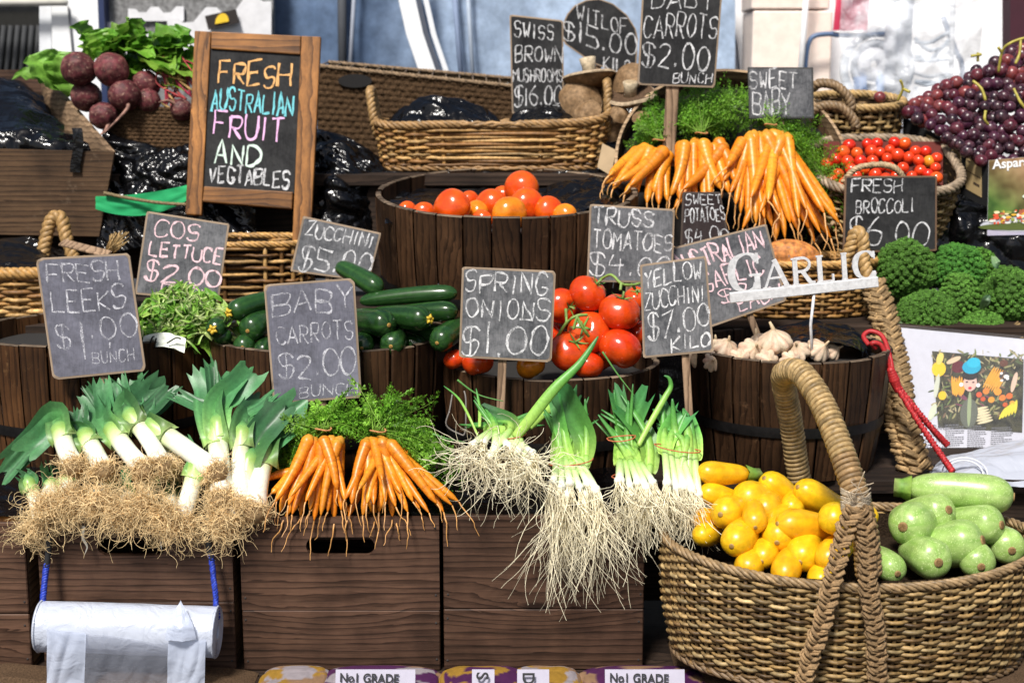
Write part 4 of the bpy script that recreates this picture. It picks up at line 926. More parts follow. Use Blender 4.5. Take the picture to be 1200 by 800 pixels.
crinkle('black_sheet', 'black plastic sheet across the step behind the row of lower tubs', [[V((x, y, z)) for x in (-1.5, -.8, -.2, .2, .45, .62)] for y, z in ((.83, 1.12), (.835, 1.0), (.84, .85))], 140, 30, .012, 11)
# green cloth and a rope over the black plastic
mb = MB(); mb.grid(lambda u, v: P(112 + 118 * u, 232 - 16 * u * u + v * (6 + 20 * math.sin(PI * (.15 + .7 * u))) - 2, 1.31 - .01 * math.sin(u * 6)) + V((0, .006 * noise.noise(V((u * 6, v * 5, 1))), 0)), 40, 8, (.012, .36, .12)); solo('green_cloth', mb, M['matte'], 'strip of bright green cloth behind the lettuce sign left of the easel', 'cloth')
mb = MB(); rope(mb, cat([P(122, 226, 1.29), P(150, 232, 1.285), P(190, 238, 1.285), P(232, 240, 1.29)], 30), .006, .018, 3, 5, (.25, .19, .10), random.Random(3)); solo('hemp_rope', mb, M['rope'], 'thin hemp rope over the green cloth', 'rope')

crinkle('black_sheet', 'black sheet added as dark backing behind the heaped mushrooms and the bushel', fill_rows([[(590, 96, 2.0), (640, 92, 1.98), (690, 88, 1.98), (740, 92, 1.98), (800, 96, 1.98)], [(590, 150, 1.92), (640, 150, 1.9), (690, 150, 1.88), (740, 150, 1.86), (800, 150, 1.86)], [(600, 215, 1.82), (640, 215, 1.80), (690, 215, 1.74), (740, 215, 1.7), (800, 215, 1.7)]]), 60, 44, .018, 14)  # added backing that makes the gaps between the mushrooms dark
crinkle('black_sheet', 'black plastic lining under the orange tomatoes in the half barrel', [[V((T3[1] + x, T3[2] * y + 1.12, T3[3] - .045 - (.04 if y < -.4 else 0) + .05 * max(0, y))) for x in (-.37, -.2, 0, .2, .37)] for y in (-.55, -.1, .3, .62)], 60, 44, .016, 15)
# ------------------------------------------------------------------ produce builders
CRATE_TOP, CRATE_Y = .808, 0.0
def hairs(mb, o, d, n, lmin, lmax, R, spread=.5, grav=.4, curl=.25, r=.0007, rad_=.012, col=(.5, .38, .22), steps=8, wall=True):
    a = d.orthogonal().normalized(); b = d.cross(a)
    for _ in range(n):
        q = R.random() ** .5 * rad_; th = R.uniform(0, 2 * PI)
        p = o + (a * math.cos(th) + b * math.sin(th)) * q
        v = (d + rvec(R, spread)).normalized(); L = lmin + (lmax - lmin) * R.random() ** 1.5; st_ = L / steps; pts = [p - v * .004]; tw = rvec(R, 1)
        for k in range(steps):
            tw = (tw + rvec(R, .8)).normalized()
            v = (v + V((0, 0, -grav * st_ * 14)) + tw * curl).normalized(); p = p + v * st_
            if wall and p.z < CRATE_TOP and p.y > -.006: p = V((p.x, -.006 - R.random() * .012, p.z)); v.y = min(v.y, 0)
            pts.append(p.copy())
        c = mulc(col, R.uniform(.65, 1.3)); r0 = r * R.uniform(.7, 1.5)
        mb.tube(pts, [r0 * (1 - .6 * k / steps) for k in range(steps + 1)], 3, c, 0, caps=False)
LK = [(0, (.34, .50, .12)), (.14, (.20, .38, .10)), (.38, (.085, .25, .075)), (.7, (.055, .19, .07)), (1, (.07, .21, .08))]
def blade(mb, path, w0, w1, up, R, fold=.35, stops=LK, hue=1.0, cut=True, n=7, mat=0, curl=0.0, wrap=0.0):
    """folded strap leaf along a path; up = the direction its inner face turns to"""
    fr = frames(path); k = len(path); vs = []; cs = []
    hue *= R.uniform(.6, 1.3); sj = [R.uniform(.62, 1.3) for _ in range(n)]
    cutp = [R.uniform(-.5, 1) * .03 * (1 if cut else 0) for _ in range(n)]
    for i, f in enumerate(fr):
        t = i / (k - 1); w = (w0 + (w1 - w0) * min(1, t * 1.6)) * (1 if cut else max(.06, 1 - t ** 2.2))
        u = (up - f[1] * up.dot(f[1])); u = u.normalized() if u.length > 1e-4 else f[2]
        s = f[1].cross(u)
        for j in range(n):
            a = (j / (n - 1) - .5) * 2
            k_ = max(0, 1 - t * 3.2); dep = (abs(a) - .5) * w * fold * (1 - .45 * t) * (1 - k_ * (wrap > 0)) + curl * w * a * t - (a * a - .3) * w * wrap * k_
            p = f[0] + s * (a * w * .5) + u * (dep + .0035 * noise.noise(V((t * 6, a * 2, hue * 9 + w0 * 500))))
            if i == k - 1: p += f[1] * cutp[j]
            vs.append(p); cs.append(mulc(ramp(stops, t), hue * sj[j]))
    mb.add(vs, [(i * n + j, i * n + j + 1, (i + 1) * n + j + 1, (i + 1) * n + j) for i in range(k - 1) for j in range(n - 1)], cs, mat)
def leek(label, root, shaft, ends, Y, r_px, seed, nr=150, rl=(.04, .085), shaft_white=.75, rspread=.5):
    R = random.Random(seed); a = P(root[0], root[1], Y[0]); b = P(shaft[0], shaft[1], Y[1]); r = r_px * .96 * S(Y[0]); d = (b - a).normalized(); a = a - d * .020; b = b + d * .014
    t = thing('leek', label, 'leek', a, 'leeks on the front crate')
    mb = MB(); n = 14; pts = []; rr = []; cs = []
    side = d.cross(V((0, 0, 1))).normalized(); bow = R.uniform(-.006, .006)
    for k in range(n + 1):
        f = k / n; pts.append(a.lerp(b, f) + side * bow * math.sin(PI * f)); rr.append(r * (.45 if k == 0 else .95 if k == 1 else 1.06 - .16 * min(1, f * 3) + .22 * max(0, f - .7)))
        cs.append(ramp([(0, (.75, .70, .55)), (.1, (.86, .84, .75)), (shaft_white - .15, (.82, .83, .68)), (shaft_white + .05, (.62, .72, .35)), (1, (.30, .46, .11))], f))
    for e_, q_, c_ in ((.6, .95, (.20, .38, .10)), (1.1, .62, (.12, .3, .09)), (1.7, .2, (.08, .22, .08))): pts.append(b + d * r * e_); rr.append(r * q_); cs.append(c_)
    mb.tube(pts, rr, 16, cs); part('shaft', mb, M['shaft'], t)
    mb = MB()
    for li, (ex, ey, w) in enumerate(ends):
        e = P(ex, ey, Y[2] + R.uniform(-.03, .03)); Lb = (e - b).length; m = b + d * (.36 * Lb) + side * R.uniform(-.01, .01); fr_ = V((0, -.9, .35)) * r * (.75 if li == 0 else -.3)
        bend = side * R.uniform(-.14, .14) * Lb + V((0, R.uniform(-.1, .05), R.uniform(-.03, .06))) * Lb
        path = cat([a.lerp(b, .82) + fr_, a.lerp(b, .98) + fr_, m + fr_ * .6, m.lerp(e, .5) + bend * .5, e + bend * .25], 6)
        blade(mb, path, r * 2.6, w * 1.4 * S(Y[2]), V((0, -.9, .35)), R, .34, [(0, (.46, .60, .22)), (.10, (.30, .48, .13))] + [(.10 + q * .9, c) for q, c in LK[1:]], curl=R.uniform(-.3, .3), n=11, wrap=.42)
    part('leaves', mb, M['leaf'], t)
    mb = MB(); hairs(mb, a, (-d + V((0, -.35, -.1))).normalized(), nr, rl[0], rl[1], R, rspread, .20, .95, .00085, r * 1.15, (.92, .69, .37), 14)
    mb.ball(a - d * .004, r * 1.0, 2, (.30, .20, .10)); part('roots', mb, M['root'], t)
    return t
LEEKS = [
 ('leek with dark leaves sweeping out to the far left', (84, 538), (74, 512), [(10, 545, 22), (30, 528, 20), (2, 560, 14)], (.02, .07, .10), 13),
 ('leek with short leaves just left of the sign stake', (118, 544), (104, 518), [(78, 492, 15), (96, 482, 13), (64, 505, 14)], (.02, .08, .14), 13),
 ('tall leek with broad leaf below the leeks sign stake', (164, 544), (137, 510), [(106, 460, 24), (120, 452, 16), (100, 452, 9)], (.02, .10, .18), 13),
 ('leek with broad ribbed leaves right of the sign stake', (186, 538), (158, 494), [(122, 456, 22), (178, 456, 26), (140, 448, 14)], (.03, .11, .19), 12),
 ('leek leaning left with one pale green leaf', (246, 548), (186, 505), [(200, 456, 16), (172, 470, 12)], (.02, .10, .18), 14),
 ('leek at the back of the heap with a wide curled leaf', (205, 540), (174, 500), [(190, 455, 30), (158, 444, 14)], (.10, .16, .24), 12),
 ('tall leek with an upright forked leaf', (258, 574), (253, 512), [(232, 430, 26), (247, 432, 10), (206, 462, 12)], (.0, .10, .20), 13),
 ('leek with the tallest broad leaf right of the forked one', (262, 570), (257, 505), [(297, 433, 24), (276, 445, 22), (240, 500, 14)], (.02, .11, .21), 13),
 ('slim leek between the two tallest leaves', (283, 582), (284, 515), [(304, 466, 18), (316, 464, 10)], (.0, .10, .19), 12),
 ('thick leek leaning right against the carrot tops', (300, 590), (308, 538), [(352, 476, 30), (338, 500, 24), (325, 478, 22)], (-.005, .09, .19), 15),
 ('leek lying in front of the thick right leek', (276, 600), (290, 548), [(330, 480, 26), (310, 500, 16)], (-.01, .06, .16), 13),
 ('small leek at the lower left corner of the heap', (44, 604), (36, 574), [(28, 556, 13)], (.0, .03, .06), 9),
 ('stub of leek under the upper roots, white end showing', (84, 584), (78, 568), [(70, 545, 12)], (-.02, .10, .16), 12),
 ('leek low in the heap with a long beard of roots', (118, 586), (124, 570), [(122, 545, 12)], (-.025, .10, .16), 12),
 ('leek low in the middle with torn skin hanging', (170, 588), (176, 570), [(180, 545, 12)], (-.02, .10, .16), 12),
 ('leek low in the heap with its pale root end turned out', (214, 600), (228, 556), [(220, 520, 12)], (-.015, .03, .10), 13),
 ('lowest leek at the right edge of the leek heap', (262, 606), (270, 584), [(280, 555, 12)], (-.02, .08, .14), 12),
 ('leek lowest at the left, roots over the crate edge', (58, 588), (60, 572), [(55, 550, 10)], (-.015, .09, .14), 11),
 ('leek low between the beard and the torn skin', (146, 596), (148, 578), [(150, 550, 12)], (-.025, .08, .14), 11),
 ('leek low with roots over the crate hand slot', (195, 602), (200, 582), [(204, 550, 12)], (-.03, .08, .14), 11),
]
for i, (lb, ro, sh, en, Y, r) in enumerate(LEEKS): leek(lb, ro, sh, en, Y, r, 100 + i, 300 if i < 11 else 420, (.035, .075) if i < 11 else (.04, .15))
# torn skins among the roots
for (lb, pts) in (('white strip of leek skin hanging before the crate hand slot', [(184, 604), (186, 620), (188, 634), (190, 646)]), ('curled strip of leek skin hanging left of the crate hand slot', [(98, 616), (97, 630), (102, 640), (98, 652)])):
    mb = MB(); path = cat([P(x, y, -.035) for x, y in pts], 5); blade(mb, path, .009, .007, V((0, -1, .1)), random.Random(3), .3, [(0, (.8, .76, .65)), (1, (.75, .7, .6))], 1, False, 5); solo('leek_skin', mb, M['shaft'], lb, 'leek skin', None, 'loose leek skins')
# --- carrots
CA, CB_ = (.80, .225, .008), (.84, .31, .018)
def carrot_mb(mb, a, b, r, R, tail=.05, col=None, tail_dir=None):
    d = (b - a); L = d.length; d.normalize(); s = d.orthogonal().normalized(); s = (Quaternion(d, R.uniform(0, 6)) @ s)
    bow = R.uniform(0, .012); col = col or mixc(CA, CB_, R.random()); col = mulc(col, R.uniform(.85, 1.1)); n = 44; pts = []; rr = []; cs = []
    ph = R.uniform(0, 9)
    for k in range(n + 1):
        f = k / n; pts.append(a.lerp(b, f) + s * bow * math.sin(PI * f))
        sh = (.35, .62, .8, .91, .97)[k] if k < 5 else 1.0 - .60 * f ** 1.15 if f < .88 else (1.0 - .60 * f ** 1.15) * max(.12, 1 - ((f - .88) / .12) ** 1.6 * .85)
        rr.append(r * sh * (1 + .07 * noise.noise(V((f * 34 + ph, 0, 0)))))
        cs.append(mulc(col, (.95 + .22 * noise.noise(V((f * 30 + ph, 4, 0)))) * (.80 if R.random() < .12 else 1)) if k > 2 else mixc(col, (.3, .3, .05), .4))
    mb.tube(pts, rr, 12, cs, 0)
    td = ((tail_dir if tail_dir else d) + rvec(R, .25)).normalized(); p = b.copy(); q = [p]; m = 8
    for k in range(m):
        td = (td + V((0, 0, -.22)) + rvec(R, .22)).normalized(); p = p + td * tail / m
        if p.y > -.006 and p.z < CRATE_TOP: p.y = -.008
        q.append(p.copy())
    mb.tube(q, [r * .13 * (1 - .8 * k / m) + .0003 for k in range(m + 1)], 4, (.70, .36, .12), 0, caps=False)
def frond(mb, o, d, L, R, col, grav=.25, leaf=.0100):
    n = 9; p = o.copy(); v = d.normalized(); pts = [p.copy()]; c0 = mulc(col, R.uniform(.6, 1.35))
    for k in range(n):
        v = (v + V((0, 0, -grav * .16)) + rvec(R, .09)).normalized(); p = p + v * L / n; pts.append(p.copy())
    mb.tube(pts, [.0016 * (1 - .75 * k / n) + .0003 for k in range(n + 1)], 4, mixc(c0, (.28, .42, .08), .5), 0, caps=False)
    nn = rvec(R, 1)
    for k in range(2, n + 1):
        t = (pts[k] - pts[k - 1]).normalized(); s0 = t.cross(nn).normalized()
        for sg in (-1, 1):
            l = L * .30 * (1.15 - .75 * k / n) * R.uniform(.7, 1.2); s = (s0 * sg + t * .75 + rvec(R, .2)).normalized(); q = pts[k]
            e = q + s * l + V((0, 0, -.1 * l)); up = s.cross(t).normalized(); w2 = up.cross(s)
            mb.add([q + w2 * .0005, q - w2 * .0005, e], [(0, 1, 2)], c0, 0)
            for m in range(1, 6):
                c = q.lerp(e, m / 5)
                for s2 in (-1, 1):
                    ll = leaf * R.uniform(.7, 1.4) * (1.2 - .12 * m); dd = (w2 * s2 + s * .9 + up * R.uniform(-.7, .7)).normalized(); ww = dd.cross(up + rvec(R, .5)).normalized() * ll * .26
                    mb.add([c, c + dd * ll * .5 + ww, c + dd * ll, c + dd * ll * .5 - ww], [(0, 1, 2, 3)], mulc(c0, R.uniform(.6, 1.35)), 0, False)
GRN, GRN2 = (.13, .34, .022), (.25, .50, .05)
def carrot_bunch(label, tie, tops, Yt, tips, Ytip, r_px, seed, fr_dirs, nf, fl, col=GRN, tail=(.04, .10), grav=.3, back=None, group='bunches of carrots'):
    """tops: spread of carrot crowns about the tie in px; tips: list of (px, py[, Y])"""
    R = random.Random(seed); o = P(tie[0], tie[1], Yt); t = thing('carrot_bunch', label, 'carrots', o, group)
    for i, tp in enumerate(tips):
        Yc = Yt + R.uniform(-.02, .03); k = i / max(1, len(tips) - 1)
        x0 = tie[0] + (tops[0] + (tops[1] - tops[0]) * k) + R.uniform(-3, 3); y0 = tie[1] + R.uniform(4, 12)
        if len(tp) > 3: x0, y0 = tp[3], tp[4]
        Yb = tp[2] if len(tp) > 2 and tp[2] is not None else Ytip + R.uniform(-.02, .03)
        mb = MB(); carrot_mb(mb, P(x0, y0, Yc), P(tp[0], tp[1], Yb), r_px * S(Yt) * R.uniform(.85, 1.15), R, R.uniform(*tail)); part('carrot', mb, M['carrot'], t)
    mb = MB()
    for _ in range(nf):
        dd = R.choice(fr_dirs); e = P(dd[0] + R.gauss(0, dd[3]), dd[1] + R.gauss(0, dd[3]), dd[2] + R.uniform(-.04, .06))
        s0 = o + V((R.uniform(-.014, .014), R.uniform(-.005, .015), R.uniform(0, .012))); d = e - s0; L = d.length * R.uniform(.8, 1.1)
        frond(mb, s0, d.normalized() + V((0, 0, .22 * grav)), L, R, mixc(col, GRN2, R.random()), grav)
    part('leaves', mb, M['frond'], t)
    mb = MB(); mb.tube([o + V((.020 * math.cos(a), .014 * math.sin(a), .006 + .002 * math.sin(a * 2))) for a in [2 * PI * k / 20 for k in range(20)]], .0022, 5, (.55, .25, .10), 0, True); part('tie', mb, M['rope'], t)
    return t
FD = [(345, 520, .16, 12), (390, 480, .20, 14), (420, 478, .22, 12), (335, 500, .18, 10), (360, 480, .20, 10)]
carrot_bunch('left bunch of carrots on the front crate, under the pale grey sign', (379, 505), (-14, 22), .075, [(322, 588), (328, 600), (342, 603), (338, 592, -.01), (352, 606), (363, 598), (368, 610), (395, 574, -.02), (405, 588, -.03), (384, 600), (372, 590, .02), (392, 610, .01), (340, 582, -.045), (358, 588, -.04), (376, 604, -.03), (400, 598, .0), (334, 606, .01)], -.02, 7.5, 201, FD, 64, 1)
FD = [(470, 470, .20, 16), (500, 490, .20, 16), (520, 530, .16, 14), (440, 478, .22, 14), (490, 520, .14, 14), (510, 550, .12, 10)]
carrot_bunch('right bunch of carrots on the front crate, fanned toward the spring onions', (443, 507), (-14, 16), .075, [(404, 585), (412, 591, -.03), (425, 604), (438, 591, -.035), (448, 562, -.04), (452, 588), (464, 594, -.03), (478, 600), (503, 601), (484, 588, .0), (530, 592, .0), (538, 588, .02), (430, 590), (460, 606, .01), (470, 578, -.02), (420, 574, -.05), (444, 600, .0), (492, 596, .01), (512, 590, -.01), (408, 606, .01), (520, 600, .02)], -.02, 7.5, 202, FD, 90, 1)
carrot_bunch('carrots half hidden behind the left front bunch, beside the thick leek', (350, 545), (-6, 10), .13, [(311, 562, .08), (318, 578, .04), (330, 575, .05), (345, 590, .03), (410, 600, .03, 372, 560), (440, 606, .03, 420, 560), (465, 608, .03, 440, 560)], .05, 8, 203, [(330, 530, .2, 10), (350, 500, .24, 10)], 26, 1)
TB = 'bunches of carrots in the bushel'
carrot_bunch('left bunch of orange carrots in the bushel, beside the sign stake', (772, 166), (-20, 14), 1.28, [(708, 216), (718, 222), (714, 206), (732, 228), (744, 232), (758, 238), (726, 212), (772, 240), (782, 236), (738, 218), (766, 226)], 1.16, 7.9, 204, [(755, 150, 1.38, 10), (775, 140, 1.4, 10), (782, 128, 1.4, 8)], 46, 1, tail=(.05, .10), group=TB)
carrot_bunch('middle bunch of orange carrots in the bushel, right of the sign stake', (822, 158), (-24, 26), 1.26, [(796, 234), (786, 230), (806, 240), (815, 236), (836, 222), (845, 222), (826, 240), (832, 232), (854, 226), (862, 214), (790, 244), (800, 222)], 1.14, 7.9, 205, [(815, 105, 1.45, 14), (840, 95, 1.46, 12), (790, 125, 1.42, 12), (860, 110, 1.45, 10)], 80, 1, tail=(.05, .12), group=TB)
carrot_bunch('big right bunch of orange carrots in the bushel, fanned wide with hair roots', (903, 148), (-34, 22), 1.27, [(852, 196, 1.16, 872, 164), (848, 212, 1.16, 876, 172), (856, 226), (862, 240), (868, 250), (876, 256), (886, 262), (896, 256, 1.1), (905, 266), (914, 250, 1.09), (926, 262), (936, 272), (948, 268), (962, 274), (974, 280), (984, 262), (980, 250, 1.16), (900, 236, 1.08), (880, 232, 1.09), (945, 246, 1.09), (966, 250, 1.1), (920, 280, 1.14), (890, 276, 1.14), (955, 285, 1.15), (870, 268), (908, 284, 1.14), (936, 256, 1.08), (890, 250, 1.1)], 1.12, 7.7, 206, [(930, 130, 1.42, 12), (950, 165, 1.38, 14), (970, 195, 1.34, 12), (980, 225, 1.3, 10), (905, 115, 1.45, 14), (880, 105, 1.46, 12), (965, 235, 1.28, 10)], 110, 1, tail=(.06, .14), group=TB)
# --- spring onions
SO = [(0, (.50, .68, .17)), (.45, (.36, .60, .11)), (.72, (.12, .37, .06)), (1, (.045, .21, .06))]
def onion_bunch(label, tie, bulbs, leaf_ends, Y, seed, nroots, rl, bands, rdir, extra=()):
    """bulbs: list of (px, py); leaf_ends: px targets; Y = (bulb, tie, leaf)"""
    R = random.Random(seed); o = P(tie[0], tie[1], Y[1]); t = thing('spring_onion_bunch', label, 'spring onions', o, 'bunches of spring onions')
    st_ = MB(); lf = MB(); rt = MB()
    for i, (bx_, by_) in enumerate(bulbs):
        a = P(bx_, by_, Y[0] + R.uniform(-.02, .015)); k = (i / max(1, len(bulbs) - 1) - .5)
        m = o + V((k * .074, R.uniform(-.014, .012), R.uniform(-.008, .012))); r = R.uniform(.0078, .0105)
        p1 = a.lerp(m, .33) + V((0, -.006, .004)); path = cat([a, p1, m], 8); n = len(path)
        rr = [r * (.9 if j < 2 else 1.35 if j < 5 else 1.1 - .15 * j / n) for j in range(n)]
        st_.tube(path, rr, 10, [ramp([(0, (.84, .84, .74)), (.3, (.84, .86, .72)), (.55, (.62, .76, .36)), (1, (.26, .5, .08))], j / (n - 1)) for j in range(n)])
        d = (p1 - a).normalized()
        hairs(rt, a, (-d + rdir).normalized(), int(nroots * .8), rl[0], rl[1], R, .14 + .16 * (seed == 301), .42, .22 + .2 * (seed == 301), .0011, r * 1.1, (.96, .88, .64), 13)
        for q in range(3 if i % 3 == 0 else 2):
            e = R.choice(leaf_ends); tg = P(e[0] + R.gauss(0, 5), e[1] + R.gauss(0, 6), Y[2] + R.uniform(-.03, .03)); up_ = (m - p1).normalized()
            mid = m + (up_ * .5 + (tg - m).normalized() * .5) * (tg - m).length * .45; path = cat([m - up_ * .02, m, mid, tg], 7); n = len(path); rb = r * R.uniform(.8, 1.2)
            if q < 2: lf.tube(path, [rb * (1.0 if j < n * .5 else max(.18, 1 - ((j / n - .5) / .5) ** 2)) for j in range(n)], 8, [mulc(ramp(SO, j / n), R.uniform(.9, 1.1)) for j in range(n)], 0, flat=.6, up=V((0, -1, .2)))
            else: blade(lf, path, rb * 2.6, rb * 5.2, V((0, -1, .4)), R, .35, SO, 1.0, True, 7, curl=R.uniform(-.3, .3))
    for (pts, w) in extra:
        path = cat([P(*p) for p in pts], 8); n = len(path); lf.tube(path, [w * (.9 + .25 * math.sin(PI * min(1, j / n * 1.5))) * max(.1, 1 - (j / n) ** 5) for j in range(n)], 10, [mulc(ramp(SO, .3 + .7 * j / n), 1.1) for j in range(n)], 0, flat=.7, up=V((0, -1, .2)))
    part('stalks', st_, M['shaft'], t); part('leaves', lf, M['leaf'], t); part('roots', rt, M['root'], t)
    for (bx_, by_, wpx, tilt) in bands:
        c = P(bx_, by_, Y[1] - .010); w_ = wpx * 1.25 * S(Y[1]) / 2
        mb = MB(); mb.tube([c + V((w_ * math.cos(a), .027 * math.sin(a), tilt * w_ * math.cos(a) - .004 * abs(math.sin(a)))) for a in [2 * PI * k / 28 for k in range(28)]], .0016, 5, (.55, .14, .06), 0, True); part('rubber_band', mb, M['red'], t)
    return t
onion_bunch('leftmost spring onion bunch with thick bearded roots and one long raised leaf', (590, 508), [(552, 524), (566, 520), (580, 528), (596, 524), (612, 532), (626, 534), (570, 540), (604, 540), (620, 548)], [(560, 470), (590, 490), (545, 500), (640, 490), (570, 485), (620, 480)], (.0, .085, .17), 301, 46, (.11, .20), [(598, 509, 30, .1)], V((-.18, -.3, -.3)),
            [([(604, 512, .06), (622, 490, .06), (650, 455, .07), (680, 425, .09), (701, 394, .11)], .013), ([(600, 506, .09), (578, 505, .12), (560, 515, .14)], .013), ([(562, 500, .1), (562, 478, .16), (558, 455, .2)], .004), ([(620, 500, .12), (650, 475, .2), (675, 472, .22), (690, 500, .2)], .011), ([(560, 510, .1), (540, 470, .2), (520, 452, .25)], .003)])
onion_bunch('second spring onion bunch with the longest roots and a pale upright leaf fan', (670, 540), [(648, 568), (658, 574), (668, 570), (680, 574), (690, 570), (700, 578), (662, 584), (684, 586)], [(650, 462), (662, 455), (672, 460), (640, 480), (684, 468), (694, 490)], (-.03, .06, .15), 302, 42, (.16, .32), [(669, 540, 42, .12)], V((.0, -.3, -.5)))
onion_bunch('third spring onion bunch with two red rubber bands', (744, 540), [(726, 566), (738, 572), (748, 568), (758, 574), (766, 568), (740, 584), (752, 586)], [(722, 462), (738, 458), (706, 480), (752, 476), (735, 470), (700, 495)], (-.03, .06, .15), 303, 50, (.09, .18), [(728, 512, 27, .1), (738, 553, 34, .25)], V((-.05, -.3, -.4)),
            [([(748, 522, .07), (764, 492, .1), (779, 466, .13), (786, 453, .14), (784, 443, .14), (778, 440, .14)], .007)])
onion_bunch('rightmost spring onion bunch, above the left end of the oval basket', (796, 530), [(782, 570), (792, 576), (802, 574), (812, 578), (788, 588), (806, 592), (818, 584)], [(775, 480), (790, 470), (806, 490), (815, 495), (770, 500), (800, 480)], (-.02, .06, .14), 304, 46, (.08, .15), [(794, 524, 44, -.15)], V((.05, -.3, -.4)))
# loose thin leaves behind the bunches
for lb, pts in (('thin loose onion leaf crossing behind the spring onion sign stake, upper one', [(536, 445, .2), (560, 462, .19), (590, 470, .18)]), ('thin loose onion leaf rising beside the truss tomatoes', [(706, 412, .2), (725, 440, .18), (744, 464, .16)]), ('thin loose onion leaf crossing low behind the front carrots', [(506, 508, .16), (525, 514, .15), (545, 518, .14)])):
    mb = MB(); path = cat([P(*p) for p in pts], 8); mb.tube(path, [.003 * (1 - .7 * k / len(path)) for k in range(len(path))], 6, (.10, .28, .06)); solo('onion_leaf', mb, M['leaf'], lb, 'onion leaf', None, 'loose onion leaves')
# --- lathe fruit
def fruit(name, label, cat_, group, a, b, r, prof, colf, mat, R, bow=0, ridges=0, nseg=22, nring=18, ends=()):
    """solid of revolution from a to b: prof(f) radius factor, colf(f, angle) colour; ends: extra parts"""
    d = (b - a).normalized(); s = d.orthogonal().normalized(); s2 = d.cross(s); vs = []; cs = []; n = nring
    mb = MB(); ph = R.uniform(0, 6)
    for k in range(n + 1):
        f = .5 - .5 * math.cos(PI * k / n); c = a.lerp(b, f) + V((0, 0, 1)) * bow * math.sin(PI * f); rr = r * prof(f)
        for j in range(nseg):
            th = 2 * PI * j / nseg; q = rr * (1 + ridges * math.cos(5 * th + ph) + .03 * noise.noise(V((math.cos(th), math.sin(th), f * 3 + ph))))
            vs.append(c + (s * math.cos(th) + s2 * math.sin(th)) * q); cs.append(colf(f, th + ph))
    mb.add(vs, [(k * nseg + j, k * nseg + (j + 1) % nseg, (k + 1) * nseg + (j + 1) % nseg, (k + 1) * nseg + j) for k in range(n) for j in range(nseg)], cs)
    o = solo(name, mb, M[mat], label, cat_, None, group)
    for (nm, f) in ends:
        m2 = MB(); f(m2, a, b, d, r, R); part(nm, m2, M['scar'] if 'scar' in nm else M['calyx'], o)
    return o
def scar(mb, a, b, d, r, R):
    k = r * .2; mb.tube([a + d * .002, a - d * .0015, a - d * .002], [k * 1.05, k, k * .5], 12, [(.32, .2, .09), (.34, .22, .1), (.2, .12, .05)])
def nub(mb, a, b, d, r, R): mb.tube([a + d * .004, a - d * .0012, a - d * .0016], [r * .17, r * .14, r * .06], 9, [(.5, .3, .05), (.40, .24, .06), (.28, .16, .05)])
def flower(mb, a, b, d, r, R):
    for k in range(5):
        s = Quaternion(d, k * 1.256) @ d.orthogonal().normalized(); mb.tube([a, a - d * .008 + s * .008, a - d * .006 + s * .015], [.004, .006, .001], 5, (.62, .42, .03))
    mb.tube([a + d * .003, a - d * .006], [.006, .004], 8, (.75, .6, .25))
def stem_end(mb, a, b, d, r, R):
    m = 10; vs = []; pts = [(b - d * .012, r * .62), (b + d * .012, r * .42), (b + d * .030, r * .42), (b + d * .031, r * .05)]; s = d.orthogonal().normalized(); s2 = d.cross(s)
    for (c, q) in pts:
        for j in range(m): vs.append(c + (s * math.cos(2 * PI * j / m) + s2 * math.sin(2 * PI * j / m)) * q * (1.14 if j % 2 else .86))
    mb.add(vs, [(k * m + j, k * m + (j + 1) % m, (k + 1) * m + (j + 1) % m, (k + 1) * m + j) for k in range(3) for j in range(m)], [(.22, .36, .05)] * m + [(.14, .28, .04)] * m + [(.26, .34, .10)] * 2 * m)
cap = lambda f, p: max(0.0, 1 - abs(2 * f - 1) ** p) ** .5
zprof = lambda f: cap(f, 7) * (1.0 - .22 * f)
yprof = lambda f: cap(f, 3.6) * (1.02 - .34 * f)
gprof = lambda f: cap(f, 4.5) * (1.0 - .3 * f)
def xs(lst): return lst
RF = random.Random(41)
